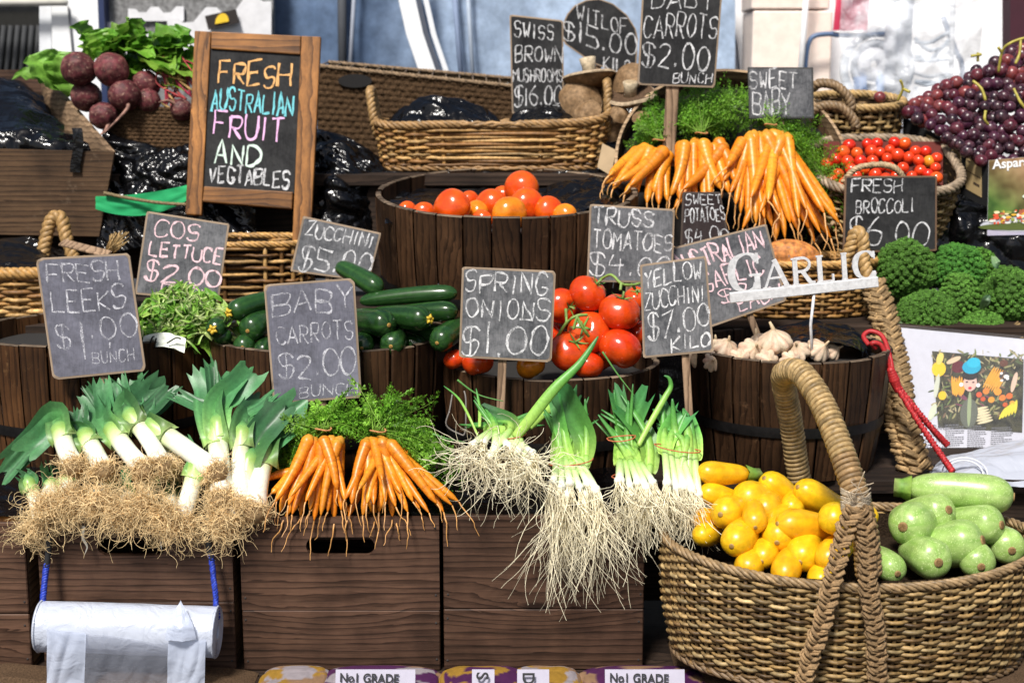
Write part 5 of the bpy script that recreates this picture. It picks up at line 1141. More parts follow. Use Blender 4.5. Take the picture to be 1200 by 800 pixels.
# yellow zucchini: (label, blossom end px, back px, Ya, Yb, r px, kind)
YZ = [
 ('yellow zucchini at the top left of the pile with its green stem pointing right', (822, 553), (870, 555), .02, .06, 14, 'stem'),
 ('yellow zucchini second from the top left, lying sideways', (824, 576), (872, 592), .0, .05, 14, ''),
 ('yellow zucchini seen end-on beside the lowest roots of the right onion bunch', (846, 602), (872, 596), -.10, .04, 20, 'nub'),
 ('large yellow zucchini sloping behind the end-on ones at left centre', (868, 582), (912, 594), -.02, .06, 21, ''),
 ('tall tilted yellow zucchini nearest the handle base at the back', (898, 562), (938, 596), .03, .10, 17, 'nub'),
 ('small round yellow zucchini in the middle of the pile', (885, 616), (884, 606), -.16, -.06, 15, 'nub'),
 ('round end-on yellow zucchini low on the left of the pile', (859, 638), (870, 628), -.19, -.06, 20, 'nub'),
 ('end-on yellow zucchini right of the small round one', (911, 633), (914, 618), -.17, -.04, 20, 'nub'),
 ('short yellow zucchini behind the dark-tipped one', (926, 598), (930, 590), -.04, .06, 15, ''),
 ('yellow zucchini lying below the handle base at the upper right', (938, 572), (990, 600), -.02, .05, 18, 'nub'),
 ('yellow zucchini lying sideways with a dark tip on its left end', (915, 614), (978, 624), -.16, -.10, 19, 'nub'),
 ('plump yellow zucchini in the front row left of the handle', (938, 656), (944, 640), -.22, -.08, 21, 'nub'),
 ('shaded yellow zucchini at the bottom of the front row', (893, 656), (898, 644), -.20, -.06, 17, 'nub'),
 ('bright yellow zucchini tucked against the handle', (972, 608), (1000, 612), -.22, -.10, 20, ''),
 ('yellow zucchini low behind the braid of the handle', (966, 658), (980, 645), -.25, -.12, 18, ''),
 ('yellow zucchini peeping out right of the handle', (1020, 604), (1010, 606), -.10, .0, 14, ''),
 ('yellow zucchini at the left edge behind the onion roots', (822, 606), (832, 612), -.06, .05, 15, ''),
 ('yellow zucchini at the left edge under the top ones', (820, 628), (834, 624), -.10, .03, 15, ''),
 ('yellow zucchini deep in the pile between the plump ones', (916, 650), (922, 640), -.12, -.02, 19, ''),
 ('yellow zucchini lowest at the left front, touching the rim', (874, 668), (882, 655), -.22, -.10, 18, 'nub'),
 ('yellow zucchini lowest in the middle front, touching the rim', (918, 678), (924, 664), -.26, -.14, 18, 'nub'),
 ('yellow zucchini lowest beside the braid, touching the rim', (960, 684), (966, 670), -.27, -.14, 18, ''),
 ('yellow zucchini deep in the middle of the pile', (895, 600), (900, 594), -.06, .06, 18, ''),
]
for (lb, a, b, Ya, Yb, r, kd) in YZ:
    if math.hypot(b[0] - a[0], b[1] - a[1]) < 26: b = (a[0] + (b[0] - a[0]) * 2.1, a[1] + (b[1] - a[1]) * 2.1)
    h = RF.uniform(-.06, .05); base = (.84, .47 + h, .010); A, B = P(*a, Ya), P(*b, Yb); rr = r * 1.14 * S(Ya); d = (B - A).normalized(); A = A - d * rr * .25; B = B + d * rr * .6
    if (B - A).length < rr * 3.9: B = A + d * rr * 3.9
    fruit('yellow_zucchini', lb, 'zucchini', 'yellow zucchini in the oval basket', A, B, rr, yprof, lambda f, t, base=base: mixc(base, mulc(base, .82), .5 + .5 * math.sin(t * 8)), 'yellow', RF, RF.uniform(-.004, .008), .012, 24, 18, {'stem': [('stem', stem_end)], 'nub': [('blossom_nub', nub)], '': []}[kd])
PZ = [
 ('long pale green zucchini on top of the pile with a frilled stem end', (1188, 582), (1075, 572), .02, .08, 26, 's'),
 ('pale green zucchini seen end-on beside the handle', (1058, 617), (1078, 612), -.14, .02, 29, ''),
 ('bright pale green zucchini in the centre below the long one', (1112, 597), (1078, 606), -.08, .06, 26, ''),
 ('fat pale green zucchini at the right with its brown end facing right', (1152, 633), (1106, 642), -.15, -.06, 32, ''),
 ('pale green zucchini at the far right end of the basket', (1174, 615), (1134, 616), -.08, .03, 27, ''),
 ('pale green zucchini at the bottom front of the basket', (1100, 659), (1082, 650), -.24, -.10, 28, ''),
 ('shaded green zucchini low between the handle and the bottom one', (1052, 672), (1036, 658), -.24, -.12, 20, ''),
 ('pale green zucchini low at the right end, half under the fat one', (1150, 664), (1140, 650), -.2, -.06, 24, ''),
 ('pale green zucchini at the right rim, behind the low right one', (1186, 645), (1176, 636), -.1, .02, 24, ''),
 ('pale green zucchini deep in the pile under the others', (1110, 640), (1090, 636), -.05, .08, 28, ''),
]
for (lb, a, b, Ya, Yb, r, kd) in PZ:
    if not kd: b = (a[0] + (b[0] - a[0]) * 1.7, a[1] + (b[1] - a[1]) * 1.5)
    A, B = P(*a, Ya), P(*b, Yb); rr = r * S(Ya); d = (B - A).normalized(); B = B + d * rr * .5
    if (B - A).length < rr * 3: B = A + d * rr * 3
    g0, g1 = mixc((.17, .35, .05), (.27, .44, .09), RF.random()), (.42, .54, .20)
    fruit('pale_zucchini', lb, 'zucchini', 'pale green zucchini in the oval basket', A, B, rr, gprof, lambda f, t, g0=g0: mixc(g0, g1, .4 + .22 * math.sin(t * 10) + .3 * noise.noise(V((f * 4, math.cos(t) * 2, math.sin(t) * 2)))), 'pale', RF, .003, .02, 28, 20, ([('stem', stem_end)] if kd else []) + [('end_scar', scar)])
DZ = [
 ('short dark zucchini sticking up behind the grey carrot sign', (446, 340), (404, 316), .56, .66, 13, ''),
 ('long dark zucchini on top of the tub, lying flat', (536, 343), (432, 352), .52, .56, 11, ''),
 ('long dark zucchini below the top one', (536, 364), (450, 372), .46, .54, 13, ''),
 ('glossy dark zucchini with a dried flower, in the middle of the tub', (502, 374), (446, 372), .40, .52, 16, 'f'),
 ('thick dark zucchini pointing at the viewer right of the grey sign', (456, 381), (418, 376), .38, .52, 18, 'n'),
 ('dark zucchini at the right of the tub beside the onion sign', (512, 402), (540, 384), .36, .50, 16, 'n'),
 ('dark zucchini end low in the middle of the tub', (458, 406), (466, 396), .36, .5, 16, 'n'),
 ('dark zucchini end beside the right edge of the grey sign', (424, 408), (430, 398), .37, .5, 14, 'n'),
 ('dark zucchini with a yellow flower end left of the grey sign, top one', (270, 366), (318, 352), .42, .54, 14, 'f'),
 ('dark zucchini left of the grey sign, second from the top', (290, 388), (316, 374), .40, .54, 17, 'n'),
 ('dark zucchini with a yellow flower beside the lettuce', (250, 386), (268, 380), .40, .54, 13, 'f'),
 ('dark zucchini end low left of the grey sign', (284, 407), (296, 400), .38, .54, 14, 'n'),
 ('dark zucchini end low beside the left edge of the grey sign', (308, 412), (316, 402), .36, .54, 13, 'n'),
 ('dark zucchini in shade below the flower end', (258, 392), (270, 400), .42, .54, 12, 'n'),
 ('dark zucchini lying deep at the right of the tub', (528, 396), (486, 390), .48, .54, 15, ''),
 ('dark zucchini lying deep in the middle of the tub', (500, 408), (440, 396), .48, .54, 15, ''),
]
for (lb, a, b, Ya, Yb, r, kd) in DZ:
    A, B = P(*a, Ya), P(*b, Yb); rr = r * S(Ya); d = (B - A).normalized(); B = B + d * rr
    g0 = mulc((.012, .042, .010), RF.uniform(.8, 1.5)); g1 = (.035, .10, .02)
    fruit('green_zucchini', lb, 'zucchini', 'dark green zucchini in the tub', A, B, rr, zprof, lambda f, t, g0=g0: mixc(g0, g1, max(0, math.sin(t * 9)) * .7), 'zucchini', RF, .004, .02, 24, 18, {'f': [('flower', flower)], 'n': [('end_scar', nub)], '': []}[kd])
# --- tomatoes
def tomato_mesh(seed, r=1.0):
    R = random.Random(seed); mb = MB(); vs, fs = ICO[4]; out = []
    for p in vs:
        th = math.atan2(p.y, p.x); q = p.copy(); h = max(0, q.z)
        k = 1 + .025 * math.cos(5 * th + seed) * max(0, p.z) + .03 * noise.noise(p * 1.3 + V((seed, 0, 0)))
        q *= k; q.z *= .86; d = math.hypot(p.x, p.y); q.z -= .22 * math.exp(-(d / .28) ** 2) * (1 if p.z > 0 else -.25); out.append(q * r)
    mb.add(out, fs, (1, 1, 1)); return mb
def tom_cols(mb, c0, c1, seed):
    mb.c = [mixc(c0, c1, max(0, min(1, .5 + v.z * .45 + .5 * noise.noise(v * 1.5 + V((seed, 2, 1)))))) for v in mb.v]; return mb
def calyx_mesh():
    mb = MB(); R = random.Random(5)
    for k in range(5):
        a = k * 2 * PI / 5 + R.uniform(-.2, .2); s = V((math.cos(a), math.sin(a), 0)); path = [V((0, 0, .66)), s * .22 + V((0, 0, .74)), s * .42 + V((0, 0, .80)), s * .60 + V((0, 0, .90))]
        blade(mb, cat(path, 3), .12, .12, V((0, 0, 1)), R, .2, [(0, (.14, .26, .05)), (1, (.10, .22, .04))], 1, False, 3)
    mb.tube([V((0, 0, .66)), V((.03, .02, .85)), V((.10, .03, 1.02))], [.07, .06, .07], 6, (.2, .32, .08)); return mb
TM_R = [make_mesh('tomato', tom_cols(tomato_mesh(s), (.60, .026, .004), (.66, .075, .008), s), M['tomato'], V((0, 0, 0))) for s in (1, 2, 3)]
TM_O = [make_mesh('tomato', tom_cols(tomato_mesh(s + 4), (.74, .062, .005), (.78, .14, .008), s), M['tomato'], V((0, 0, 0))) for s in (1, 2, 3)]
TM_Y = [make_mesh('tomato', tom_cols(tomato_mesh(9), (.80, .19, .008), (.80, .28, .015), 1), M['tomato'], V((0, 0, 0)))]
CALYX = make_mesh('calyx', calyx_mesh(), M['calyx'], V((0, 0, 0)))
def orient(c, r, R, up=None):
    z = (up if up is not None else rvec(R, 1)).normalized(); q = V((0, 0, 1)).rotation_difference(z); q = q @ Quaternion((0, 0, 1), R.uniform(0, 6))
    return Matrix.Translation(c) @ q.to_matrix().to_4x4() @ Matrix.Scale(r, 4)
OT = [
 ('topmost orange-red tomato of the heap in the large half barrel', 611, 221, 20, 1.02, 'O'), ('large orange-red tomato at the left front of the half barrel', 530, 243, 21, .86, 'O'),
 ('orange-red tomato in the middle behind the yellow-orange one', 576, 240, 18, .96, 'O'), ('orange-red tomato under the topmost one, right of centre', 617, 241, 20, .90, 'O'),
 ('yellow-orange tomato front and centre in the half barrel', 597, 251, 20, .82, 'Y'), ('orange tomato at the right of the heap below the black plastic', 643, 247, 17, .88, 'O'),
 ('yellow-orange tomato half hidden right of the large left one', 558, 249, 14, .92, 'Y'), ('small orange tomato near the left rim, second from the end', 497, 250, 13, .92, 'O'),
 ('small orange tomato nearest the left rim of the half barrel', 477, 247, 11, .98, 'O'), ('small yellow-orange tomato at the right end of the heap', 662, 253, 14, .84, 'Y'),
 ('sliver of orange tomato low between the left and front ones', 565, 258, 12, .80, 'O'), ('orange tomato behind the large left one', 550, 236, 12, 1.02, 'O'), ('orange tomato at the back below the topmost one', 590, 232, 14, 1.08, 'O')]
RO = random.Random(51)
for (lb, x, y, r, Y, k) in OT:
    place((TM_O if k == 'O' else TM_Y)[RO.randrange(3) if k == 'O' else 0], 'tomato', lb, 'tomato', orient(P(x, y, Y), r * S(Y) * 1.04, RO, V((RO.uniform(-.6, .6), .8, RO.uniform(-.6, .4)))), 'loose orange tomatoes in the half barrel')
def truss(label, toms, vine, seed):
    R = random.Random(seed); p0 = P(*vine[0][0]); t = thing('tomato_truss', label, 'tomatoes', p0, 'tomatoes on the vine')
    for (x, y, r, Y, up) in toms:
        m = orient(P(x, y, Y), r * S(Y) * 1.04, R, V(up)); c = bpy.data.objects.new('tomato', TM_R[R.randrange(3)]); COL.objects.link(c); c.parent = t; c.matrix_parent_inverse = Matrix.Translation(-p0); c.matrix_basis = m
        d = bpy.data.objects.new('calyx', CALYX); COL.objects.link(d); d.parent = c
    mb = MB()
    for v in vine:
        path = cat([P(*q) for q in v], 6); mb.tube(path, [.0042 * (1 + .35 * noise.noise(p * 90)) for p in path], 7, (.22, .34, .07))
    part('vine', mb, M['calyx'], t)
truss('upper truss of two big red tomatoes on a green vine right of the onion sign', [(689, 344, 22, .46, (.5, -.2, .6)), (726, 366, 24, .42, (.2, -.2, 1)), (746, 350, 15, .54, (0, -.4, .6))], [[(703, 328, .46), (716, 322, .43), (728, 332, .41), (740, 334, .42), (750, 332, .45)], [(728, 332, .41), (727, 340, .40)], [(740, 333, .42), (744, 338, .44)]], 1)
truss('lower truss of red tomatoes with a forked green vine right of the onion sign', [(657, 358, 20, .46, (.6, -.6, 0)), (690, 390, 25, .42, (-.4, -.7, .5)), (667, 412, 24, .36, (.4, -.5, .7))], [[(652, 396, .36), (664, 378, .34), (676, 370, .33), (688, 369, .34)], [(676, 370, .33), (683, 384, .33), (690, 394, .345)], [(664, 378, .34), (663, 362, .37)], [(676, 371, .33), (672, 386, .33)]], 2)
for (lb, x, y, r, Y) in (('red tomato at the lower right of the truss tub', 727, 408, 25, .38), ('red tomato half behind the yellow zucchini sign', 750, 390, 16, .46), ('red tomato low in the truss tub above its rim', 689, 428, 18, .37), ('red tomato under the onion sign, left of its stake', 560, 424, 18, .38), ('small red tomato at the left end of the truss tub', 533, 421, 13, .42), ('yellow-tinged tomato under the onion sign, right of its stake', 622, 428, 17, .36), ('red tomato hidden behind the onion sign', 640, 396, 24, .5), ('red tomato deep in the tub behind the lower truss', 706, 414, 22, .46), ('red tomato deep in the tub behind the upper truss', 672, 372, 22, .56)):
    place(TM_Y[0] if 'yellow-tinged' in lb else TM_R[RO.randrange(3)], 'tomato', lb, 'tomato', orient(P(x, y, Y), r * S(Y) * 1.04, RO, V((RO.uniform(-.6, .6), -.2, -.8))), 'loose tomatoes in the truss tub')
# --- cherry tomatoes
def chm(seed, c):
    mb = MB(); vs, fs = ICO[3]; mb.add([V((p.x, p.y, p.z * .93)) for p in vs], fs, c); return make_mesh('cherry_tomato', mb, M['tomato'], V((0, 0, 0)))
CH = [chm(0, (.72, .05, .01)), chm(1, (.76, .10, .012)), chm(2, (.62, .025, .008)), chm(3, (.80, .28, .02))]
RC = random.Random(61); done = []
for k in range(900):
    x, y = RC.uniform(962, 1104), RC.uniform(164, 222); Y = 1.44 - (y - 164) / 58 * .22 + RC.uniform(-.02, .02); r = RC.uniform(6.2, 8.2)
    if ((x - 1035) / 68) ** 2 + ((y - 196) / 34) ** 2 > 1: continue
    if any((x - a) ** 2 + (y - b) ** 2 < 9.8 ** 2 for a, b in done): continue
    done.append((x, y)); place(CH[RC.choice((0, 0, 0, 1, 2, 2, 0, 0, 2, 1, 0, 3))], 'cherry_tomato', 'small glossy cherry tomato in the brown basket behind the broccoli sign', 'cherry tomato', orient(P(x, y, Y), r * S(Y), RC), 'cherry tomatoes heaped in the brown basket')
mb = MB(); mb.grid(lambda u, v: P(965 + 140 * u, 166 + 58 * v, 1.475 - .2 * v), 6, 6, (.10, .012, .006)); part('tomato_bed', mb, M['matte'], b4)
# --- grapes
RG = random.Random(71)
def gmesh(c): mb = MB(); vs, fs = ICO[3]; mb.add([V((p.x, p.y, p.z * 1.08)) for p in vs], fs, lambda p: mixc(c, (.30, .14, .15), max(0, min(1, .3 + .9 * noise.noise(p * 1.6 + V((c[0] * 90, 1, 1))))) * .35)); return make_mesh('grape', mb, M['grape'], V((0, 0, 0)))
GM = [gmesh(c) for c in ((.075, .007, .018), (.032, .005, .016), (.12, .013, .022), (.014, .005, .012), (.19, .030, .028), (.045, .007, .026))]
def gtop(x): return 132 - (x - 1048) * .52 if x < 1160 else 74 - (x - 1160) * .55
def gbot(x): return 122 + (x - 1048) * .66 if x < 1155 else 193
buns = [('red grape bunch at the left tip of the heap, spilling over the carton edge', 1085, 125), ('red grape bunch highest at the right with thick yellow stems', 1185, 78), ('dark purple grape bunch in the middle of the heap', 1140, 130), ('dark grape bunch at the lower front above the asparagus poster', 1175, 165), ('red grape bunch on the shoulder of the heap with a short green stem', 1132, 92), ('grape bunch at the far right edge of the picture', 1225, 115)]
roots = []
for (lb, x, y) in buns:
    Y = 1.68 - (y - 60) / 130 * .36; o = P(x, y, Y); roots.append((thing('grape_bunch', lb, 'grapes', o, 'bunches of red grapes'), x, y, o, []))
pl = []
for k in range(14000):
    x = RG.uniform(1046, 1262); y0, y1 = gtop(x), gbot(x); y = RG.uniform(y0, y1)
    f = (y - y0) / max(1, y1 - y0); lay = RG.choice((0, 0, 1)); Y = 1.66 - f * .34 * min(1, (x - 1040) / 90) + lay * .03 + RG.uniform(-.012, .012); r = RG.uniform(6.6, 8.6)
    if any((x - a) ** 2 + (y - b) ** 2 < (11.2 if L == lay else 6) ** 2 for a, b, L in pl): continue
    pl.append((x, y, lay)); t = min(roots, key=lambda q: (q[1] - x) ** 2 + (q[2] - y) ** 2 * 1.4)
    if len(t[4]) >= 98: continue
    p = P(x, y, Y); c = bpy.data.objects.new('grape', GM[RG.randrange(6) if t[1] not in (1140, 1175) else RG.choice((1, 3, 5, 0, 3))]); COL.objects.link(c); c.parent = t[0]; t[4].append(p)
    c.matrix_parent_inverse = Matrix.Translation(-t[3]); c.matrix_basis = orient(p, r * S(Y) * .97, RG)
STG = (.42, .36, .06)
for i, sts in enumerate(([[(1052, 118, 1.60), (1058, 104, 1.58), (1055, 94, 1.57)], [(1058, 104, 1.58), (1066, 108, 1.56)]], [[(1170, 85, 1.5), (1174, 62, 1.48), (1182, 52, 1.46), (1200, 45, 1.46), (1230, 40, 1.46)], [(1174, 62, 1.48), (1170, 56, 1.47)], [(1196, 47, 1.46), (1195, 62, 1.45), (1190, 75, 1.44)]], [[(1140, 95, 1.42), (1150, 104, 1.40), (1155, 118, 1.39)]], [[(1188, 104, 1.40), (1196, 120, 1.38), (1204, 130, 1.38)], [(1155, 130, 1.36), (1154, 140, 1.35), (1158, 146, 1.36)]], [[(1146, 72, 1.56), (1146, 62, 1.55)], [(1138, 66, 1.55), (1150, 64, 1.55)]], [[(1225, 90, 1.45), (1230, 70, 1.44)]])):
    for s in sts:
        mb = MB(); path = cat([P(*q) for q in s], 6); mb.tube(path, [.0048 * (1 + .3 * noise.noise(p * 80)) for p in path], 7, STG); part('stem', mb, M['calyx'], roots[i][0])
place(GM[4], 'grape', 'single red grape fallen beside the basket left of the heap', 'grape', orient(P(1031, 114, 1.6), 6.5 * S(1.6), RG))
# --- broccoli
def broccoli(label, x, y, rx, ry, Y, seed, col=(.11, .26, .038), stalk=None):
    R = random.Random(seed); c = P(x, y, Y); ax_, az = rx * .95 * S(Y), ry * .95 * S(Y); col = mulc(col, R.uniform(.8, 1.2)); t = thing('broccoli', label, 'broccoli', c - V((0, 0, az)), 'broccoli heads')
    lobes = []
    for k in range(170):
        i = k + .5; ph = math.acos(1 - 1.6 * i / 170); th = PI * (1 + 5 ** .5) * i
        lobes.append((V((math.cos(th) * math.sin(ph), -math.cos(ph) * .75 + math.sin(th) * math.sin(ph) * .4 * 0, 0)) if 0 else V((math.cos(th) * math.sin(ph), math.sin(th) * math.sin(ph), math.cos(ph))), R.uniform(.085, .135)))
    tilt_ = Matrix.Rotation(rad(38), 3, 'X')
    lob = []
    for (p, q) in lobes:
        p = tilt_ @ p; k = 1 + .13 * noise.noise(p * 1.7 + V((seed, 0, 0))); lob.append((c + V((p.x * ax_ * .93, p.y * ax_ * .86, p.z * az * .94)) * k, q * ax_, R.uniform(.8, 1.25)))
    mb = MB()
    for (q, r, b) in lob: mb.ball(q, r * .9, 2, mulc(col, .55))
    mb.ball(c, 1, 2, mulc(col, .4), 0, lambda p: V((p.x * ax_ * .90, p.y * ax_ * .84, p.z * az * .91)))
    for (q, r, b) in lob:
        out = (q - c).normalized(); m = int(44 * (r / (.11 * ax_)) ** 2)
        for j in range(m):
            p = rvec(R, 1).normalized()
            if p.dot(out) < -.15 or p.y > .75: continue
            pp = q + p * r * R.uniform(.93, 1.05); cc = mulc(mixc(col, (.16, .36, .06), R.random() * .6), b * R.uniform(.6, 1.4)); br_ = R.uniform(.0011, .0020)
            mb.ball(pp, br_, 1, cc)
    part('florets', mb, M['broccoli'], t)
    mb = MB(); mb.tube([c - V((0, -.02, az * .2)), c - V((0, -.05, az * .9)), c - V((0, -.06, az * 1.2))], [ax_ * .5, ax_ * .3, ax_ * .28], 10, (.16, .28, .09)); part('stalk', mb, M['calyx'], t)
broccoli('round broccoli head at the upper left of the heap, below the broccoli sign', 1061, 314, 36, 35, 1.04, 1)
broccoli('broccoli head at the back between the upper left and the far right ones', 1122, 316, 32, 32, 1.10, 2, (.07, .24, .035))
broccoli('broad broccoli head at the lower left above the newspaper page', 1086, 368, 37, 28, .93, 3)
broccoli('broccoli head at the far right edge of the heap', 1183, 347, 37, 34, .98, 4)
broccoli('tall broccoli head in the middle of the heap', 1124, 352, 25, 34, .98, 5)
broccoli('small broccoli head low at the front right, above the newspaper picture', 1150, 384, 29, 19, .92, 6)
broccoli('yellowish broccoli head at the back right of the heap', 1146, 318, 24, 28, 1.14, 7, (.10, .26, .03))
RL = random.Random(3)
for (x, y, dx, dy, lb) in ((1052, 376, 8, 14, 'bluish broccoli leaf scrap at the lower left of the broccoli heap'), (1150, 362, 10, -16, 'bluish broccoli leaf scrap between the middle and far right broccoli heads'), (1164, 300, 6, 14, 'small broccoli leaf at the top right of the broccoli heap')):
    mb = MB(); blade(mb, cat([P(x, y, .90), P(x + dx * .5, y + dy * .6, .87), P(x + dx, y + dy, .88)], 6), .012, .04, V((0, -1, .3)), RL, .3, [(0, (.2, .3, .14)), (1, (.07, .17, .08))], 1, False, 7)
    solo('broccoli_leaf', mb, M['leaf'], lb, 'leaf', None, 'broccoli leaf scraps')
mb = MB()
for k in range(14): q = P(1150 + 6 * RL.uniform(0, 8), 388 + RL.uniform(0, 10), .86); mb.tube([q, q + V((RL.uniform(.04, .09), RL.uniform(-.02, .02), RL.uniform(.0, .035)))], .0035, 5, mulc((.40, .27, .12), RL.uniform(.6, 1.2)))
solo('loose_cane', mb, M['wicker'], 'loose ends of cane poking out under the far right broccoli', 'cane')
# --- beetroot
def beet(label, x, y, r, Y, seed, tail=None):
    R = random.Random(seed); c = P(x, y, Y); rr = r * S(Y); col = mulc((.135, .030, .036), R.uniform(.75, 1.35))
    mb = MB(); up = V((R.uniform(-.3, .3), .6, .5)).normalized(); q = V((0, 0, 1)).rotation_difference(up)
    mb.ball(c, rr, 4, lambda p: mixc(mulc(col, .8 + .4 * noise.noise((p - c) * 60)), (.26, .15, .11), max(0, noise.noise(V(((p - c).x * 50, (p - c).y * 50, (p - c).z * 140 + seed))) * .9)), 0, lambda p: q @ V((p.x * rr * (1 + .10 * noise.noise(p * 1.6 + V((seed, 0, 0)))), p.y * rr * (1 + .08 * noise.noise(p * 2.6 + V((seed, 5, 0)))), p.z * rr * (.93 + .08 * noise.noise(p * 2 + V((seed, 9, 0)))) - .1 * rr * math.exp(-((p.x ** 2 + p.y ** 2) / .06)) * (1 if p.z > 0 else 0))))
    o = solo('beetroot', mb, M['beet'], label, 'beetroot', None, 'beetroot heaped in the box')
    if tail:
        mb = MB(); path = cat([P(a, b, Y - .02 - .02 * i) for i, (a, b) in enumerate(tail)], 6); mb.tube(path, [rr * .16 * (1 - .85 * k / len(path)) + .0008 for k in range(len(path))], 6, (.30, .16, .12)); part('tap_root', mb, M['beet'], o)
beet('big beetroot at the top left of the heap', 92, 81, 20, 1.56, 1); beet('big beetroot at the top right of the heap', 131, 82, 20, 1.56, 2)
beet('dark beetroot under the top left one', 101, 113, 18, 1.60, 3); beet('reddish beetroot in the centre with a long tap root', 146, 112, 18, 1.52, 4, [(148, 118), (150, 126), (140, 138), (122, 156)])
beet('lighter beetroot on the right under the leaves', 171, 99, 16, 1.60, 5); beet('pale brown beetroot right of the centre one', 174, 118, 14, 1.56, 6); beet('brown beetroot lowest in the heap at the crate edge', 121, 136, 16, 1.5, 7, [(128, 144), (124, 152), (118, 158)]); beet('beetroot beside the easel frame', 213, 129, 13, 1.55, 8, [(205, 122), (196, 118), (186, 120)])
def leaf_sheet(mb, base, d, L, W, R, col, vein=(.30, .42, .10), ruff=.12, droop=.5, nu=9, nv=10, up=None):
    d = d.normalized(); s = d.cross(up or V((0, -.5, 1))).normalized(); n = s.cross(d); ph = R.uniform(0, 9); ck = R.uniform(.75, 1.3)
    def pt(u, v):
        a = u * 2 - 1; w = W * (math.sin(PI * min(1, v * .92 + .06)) ** .7)
        return base + d * (L * v) + s * (a * w * .5) + V((0, 0, -droop * L * v * v)) + n * (abs(a) * w * .25 + ruff * W * abs(a) * math.sin(v * 17 + ph + a * 2) * .5 + ruff * W * .5 * noise.noise(V((a * 2 + ph, v * 5, 0))))
    mb.grid(pt, nu, nv, (1, 1, 1), 0, False, True, lambda u, v: mulc(mixc(col, vein, max(0, 1 - abs(u * 2 - 1) * 7) * (1 - v * .5)), ck * (.85 + .3 * noise.noise(V((u * 4 + ph, v * 5, 1))))))
RL = random.Random(81); mb = MB()
for (x, y, dx, dy, L, W) in ((120, 62, 1, .5, .14, .12), (150, 58, .6, .9, .12, .12), (170, 62, .9, .3, .14, .12), (195, 64, .8, .4, .14, .11), (140, 72, .8, .2, .14, .10), (185, 76, .3, -.3, .12, .12), (175, 70, -.3, -.3, .10, .10), (205, 60, .7, .8, .11, .1), (130, 50, .5, .6, .11, .09), (160, 46, .2, .8, .10, .08), (135, 42, .0, 1, .05, .03), (200, 82, .4, -.2, .1, .09), (110, 56, -.4, .8, .1, .1), (215, 75, .5, -.1, .1, .1), (155, 66, 1, 0, .13, .1), (185, 52, .9, .3, .12, .09)):
    for q in range(4): leaf_sheet(mb, P(x + RL.uniform(-14, 8), y + RL.uniform(-6, 22), 1.66 + RL.uniform(-.03, .06)), V((dx, RL.uniform(-.7, .0), dy + .35)), L * RL.uniform(.95, 1.35), W * 1.15, RL, RL.choice([(.12, .32, .025), (.19, .44, .04), (.28, .52, .06)]), (.42, .5, .15), .16, .42)
bl = solo('beet_greens', mb, M['lettuce'], 'heap of bright green beet leaves behind the beetroot', 'beet leaves', P(160, 90, 1.64))
mb = MB()
for k in range(26):
    x, y = RL.uniform(186, 222), RL.uniform(62, 112); path = cat([P(x, y, 1.60), P(x + RL.uniform(-12, 14), y + RL.uniform(6, 22), 1.57), P(x + RL.uniform(-8, 30), y + RL.uniform(18, 40), 1.56)], 5); mb.tube(path, [RL.uniform(.0022, .005)] * len(path), 6, RL.choice([(.34, .03, .05), (.42, .06, .06), (.28, .02, .05), (.45, .28, .10)]))
part('red_stems', mb, M['beet'], bl)
mb = MB()
for (x, y, dx, dy, L, W) in ((74, 106, -.55, .9, .17, .16), (88, 112, -.3, .9, .15, .13), (66, 100, -.9, .5, .13, .12), (80, 95, -.3, 1, .11, .12)): leaf_sheet(mb, P(x, y, 1.70), V((dx, RL.uniform(-.2, .2), dy)), L * 1.25, W * 1.2, RL, (.24, .50, .07), (.38, .54, .15), .16, .3)
solo('beet_greens', mb, M['lettuce'], 'large crinkled green leaves left of the beetroot behind the tilted crate', 'beet leaves')
# --- lettuce
mb = MB(); RL = random.Random(91)
for k in range(190):
    x, y = RL.uniform(168, 262), RL.uniform(344, 398); f = (y - 350) / 58
    if ((x - 214) / 52) ** 2 + ((y - 412) / 66) ** 2 > 1: continue
    d = V((RL.uniform(-1, .9), RL.uniform(-.8, .2), RL.uniform(-.3, .9)))
    leaf_sheet(mb, P(x, y, .62 - f * .14 + RL.uniform(-.03, .03)), d, RL.uniform(.05, .10), RL.uniform(.05, .08), RL, RL.choice([(.28, .52, .07), (.40, .60, .12), (.54, .68, .22), (.20, .44, .05), (.16, .38, .04)]), (.62, .7, .38), .34, .6, 7, 9)
for k in range(260):
    x, y = RL.uniform(162, 268), RL.uniform(338, 400)
    if ((x - 215) / 54) ** 2 + ((y - 404) / 60) ** 2 > 1: continue
    p = P(x, y, .50 + RL.uniform(-.06, .05)); d = (V((RL.uniform(-1, 1), -.6, RL.uniform(-.2, 1)))).normalized(); path = [p]; tw = rvec(RL, 1).normalized()
    for q in range(8): tw = (tw + rvec(RL, .7)).normalized(); d = (d + tw * .75).normalized(); path.append(path[-1] + d * .008)
    c1 = RL.choice([(.30, .55, .08), (.42, .62, .14), (.20, .45, .05), (.55, .68, .25)]); blade(mb, path, .003, .0085, V((0, -1, .5)), RL, .6, [(0, (.66, .72, .38)), (.5, c1), (1, mulc(c1, .8))], 1.1, False, 5)
solo('cos_lettuce', mb, M['lettuce'], 'frilly pale green cos lettuce heaped under the lettuce sign', 'lettuce')
mb = MB(); mb.grid(lambda u, v: P(168 + 50 * u, 394 + 3 * u - 6 * math.sin(PI * u) + 15 * v, .41) + V((0, .008 * noise.noise(V((u * 6, v * 5, 3))) - .02 * v, 0)), 24, 8, (.80, .84, .72))
for q in ([(174, 408), (178, 396), (181, 394)], [(183, 396), (181, 408)], [(196, 402), (206, 396), (212, 397)]): mb.tube(cat([P(a, b, .385) for a, b in q], 4), .0022, 5, (.01, .01, .01))
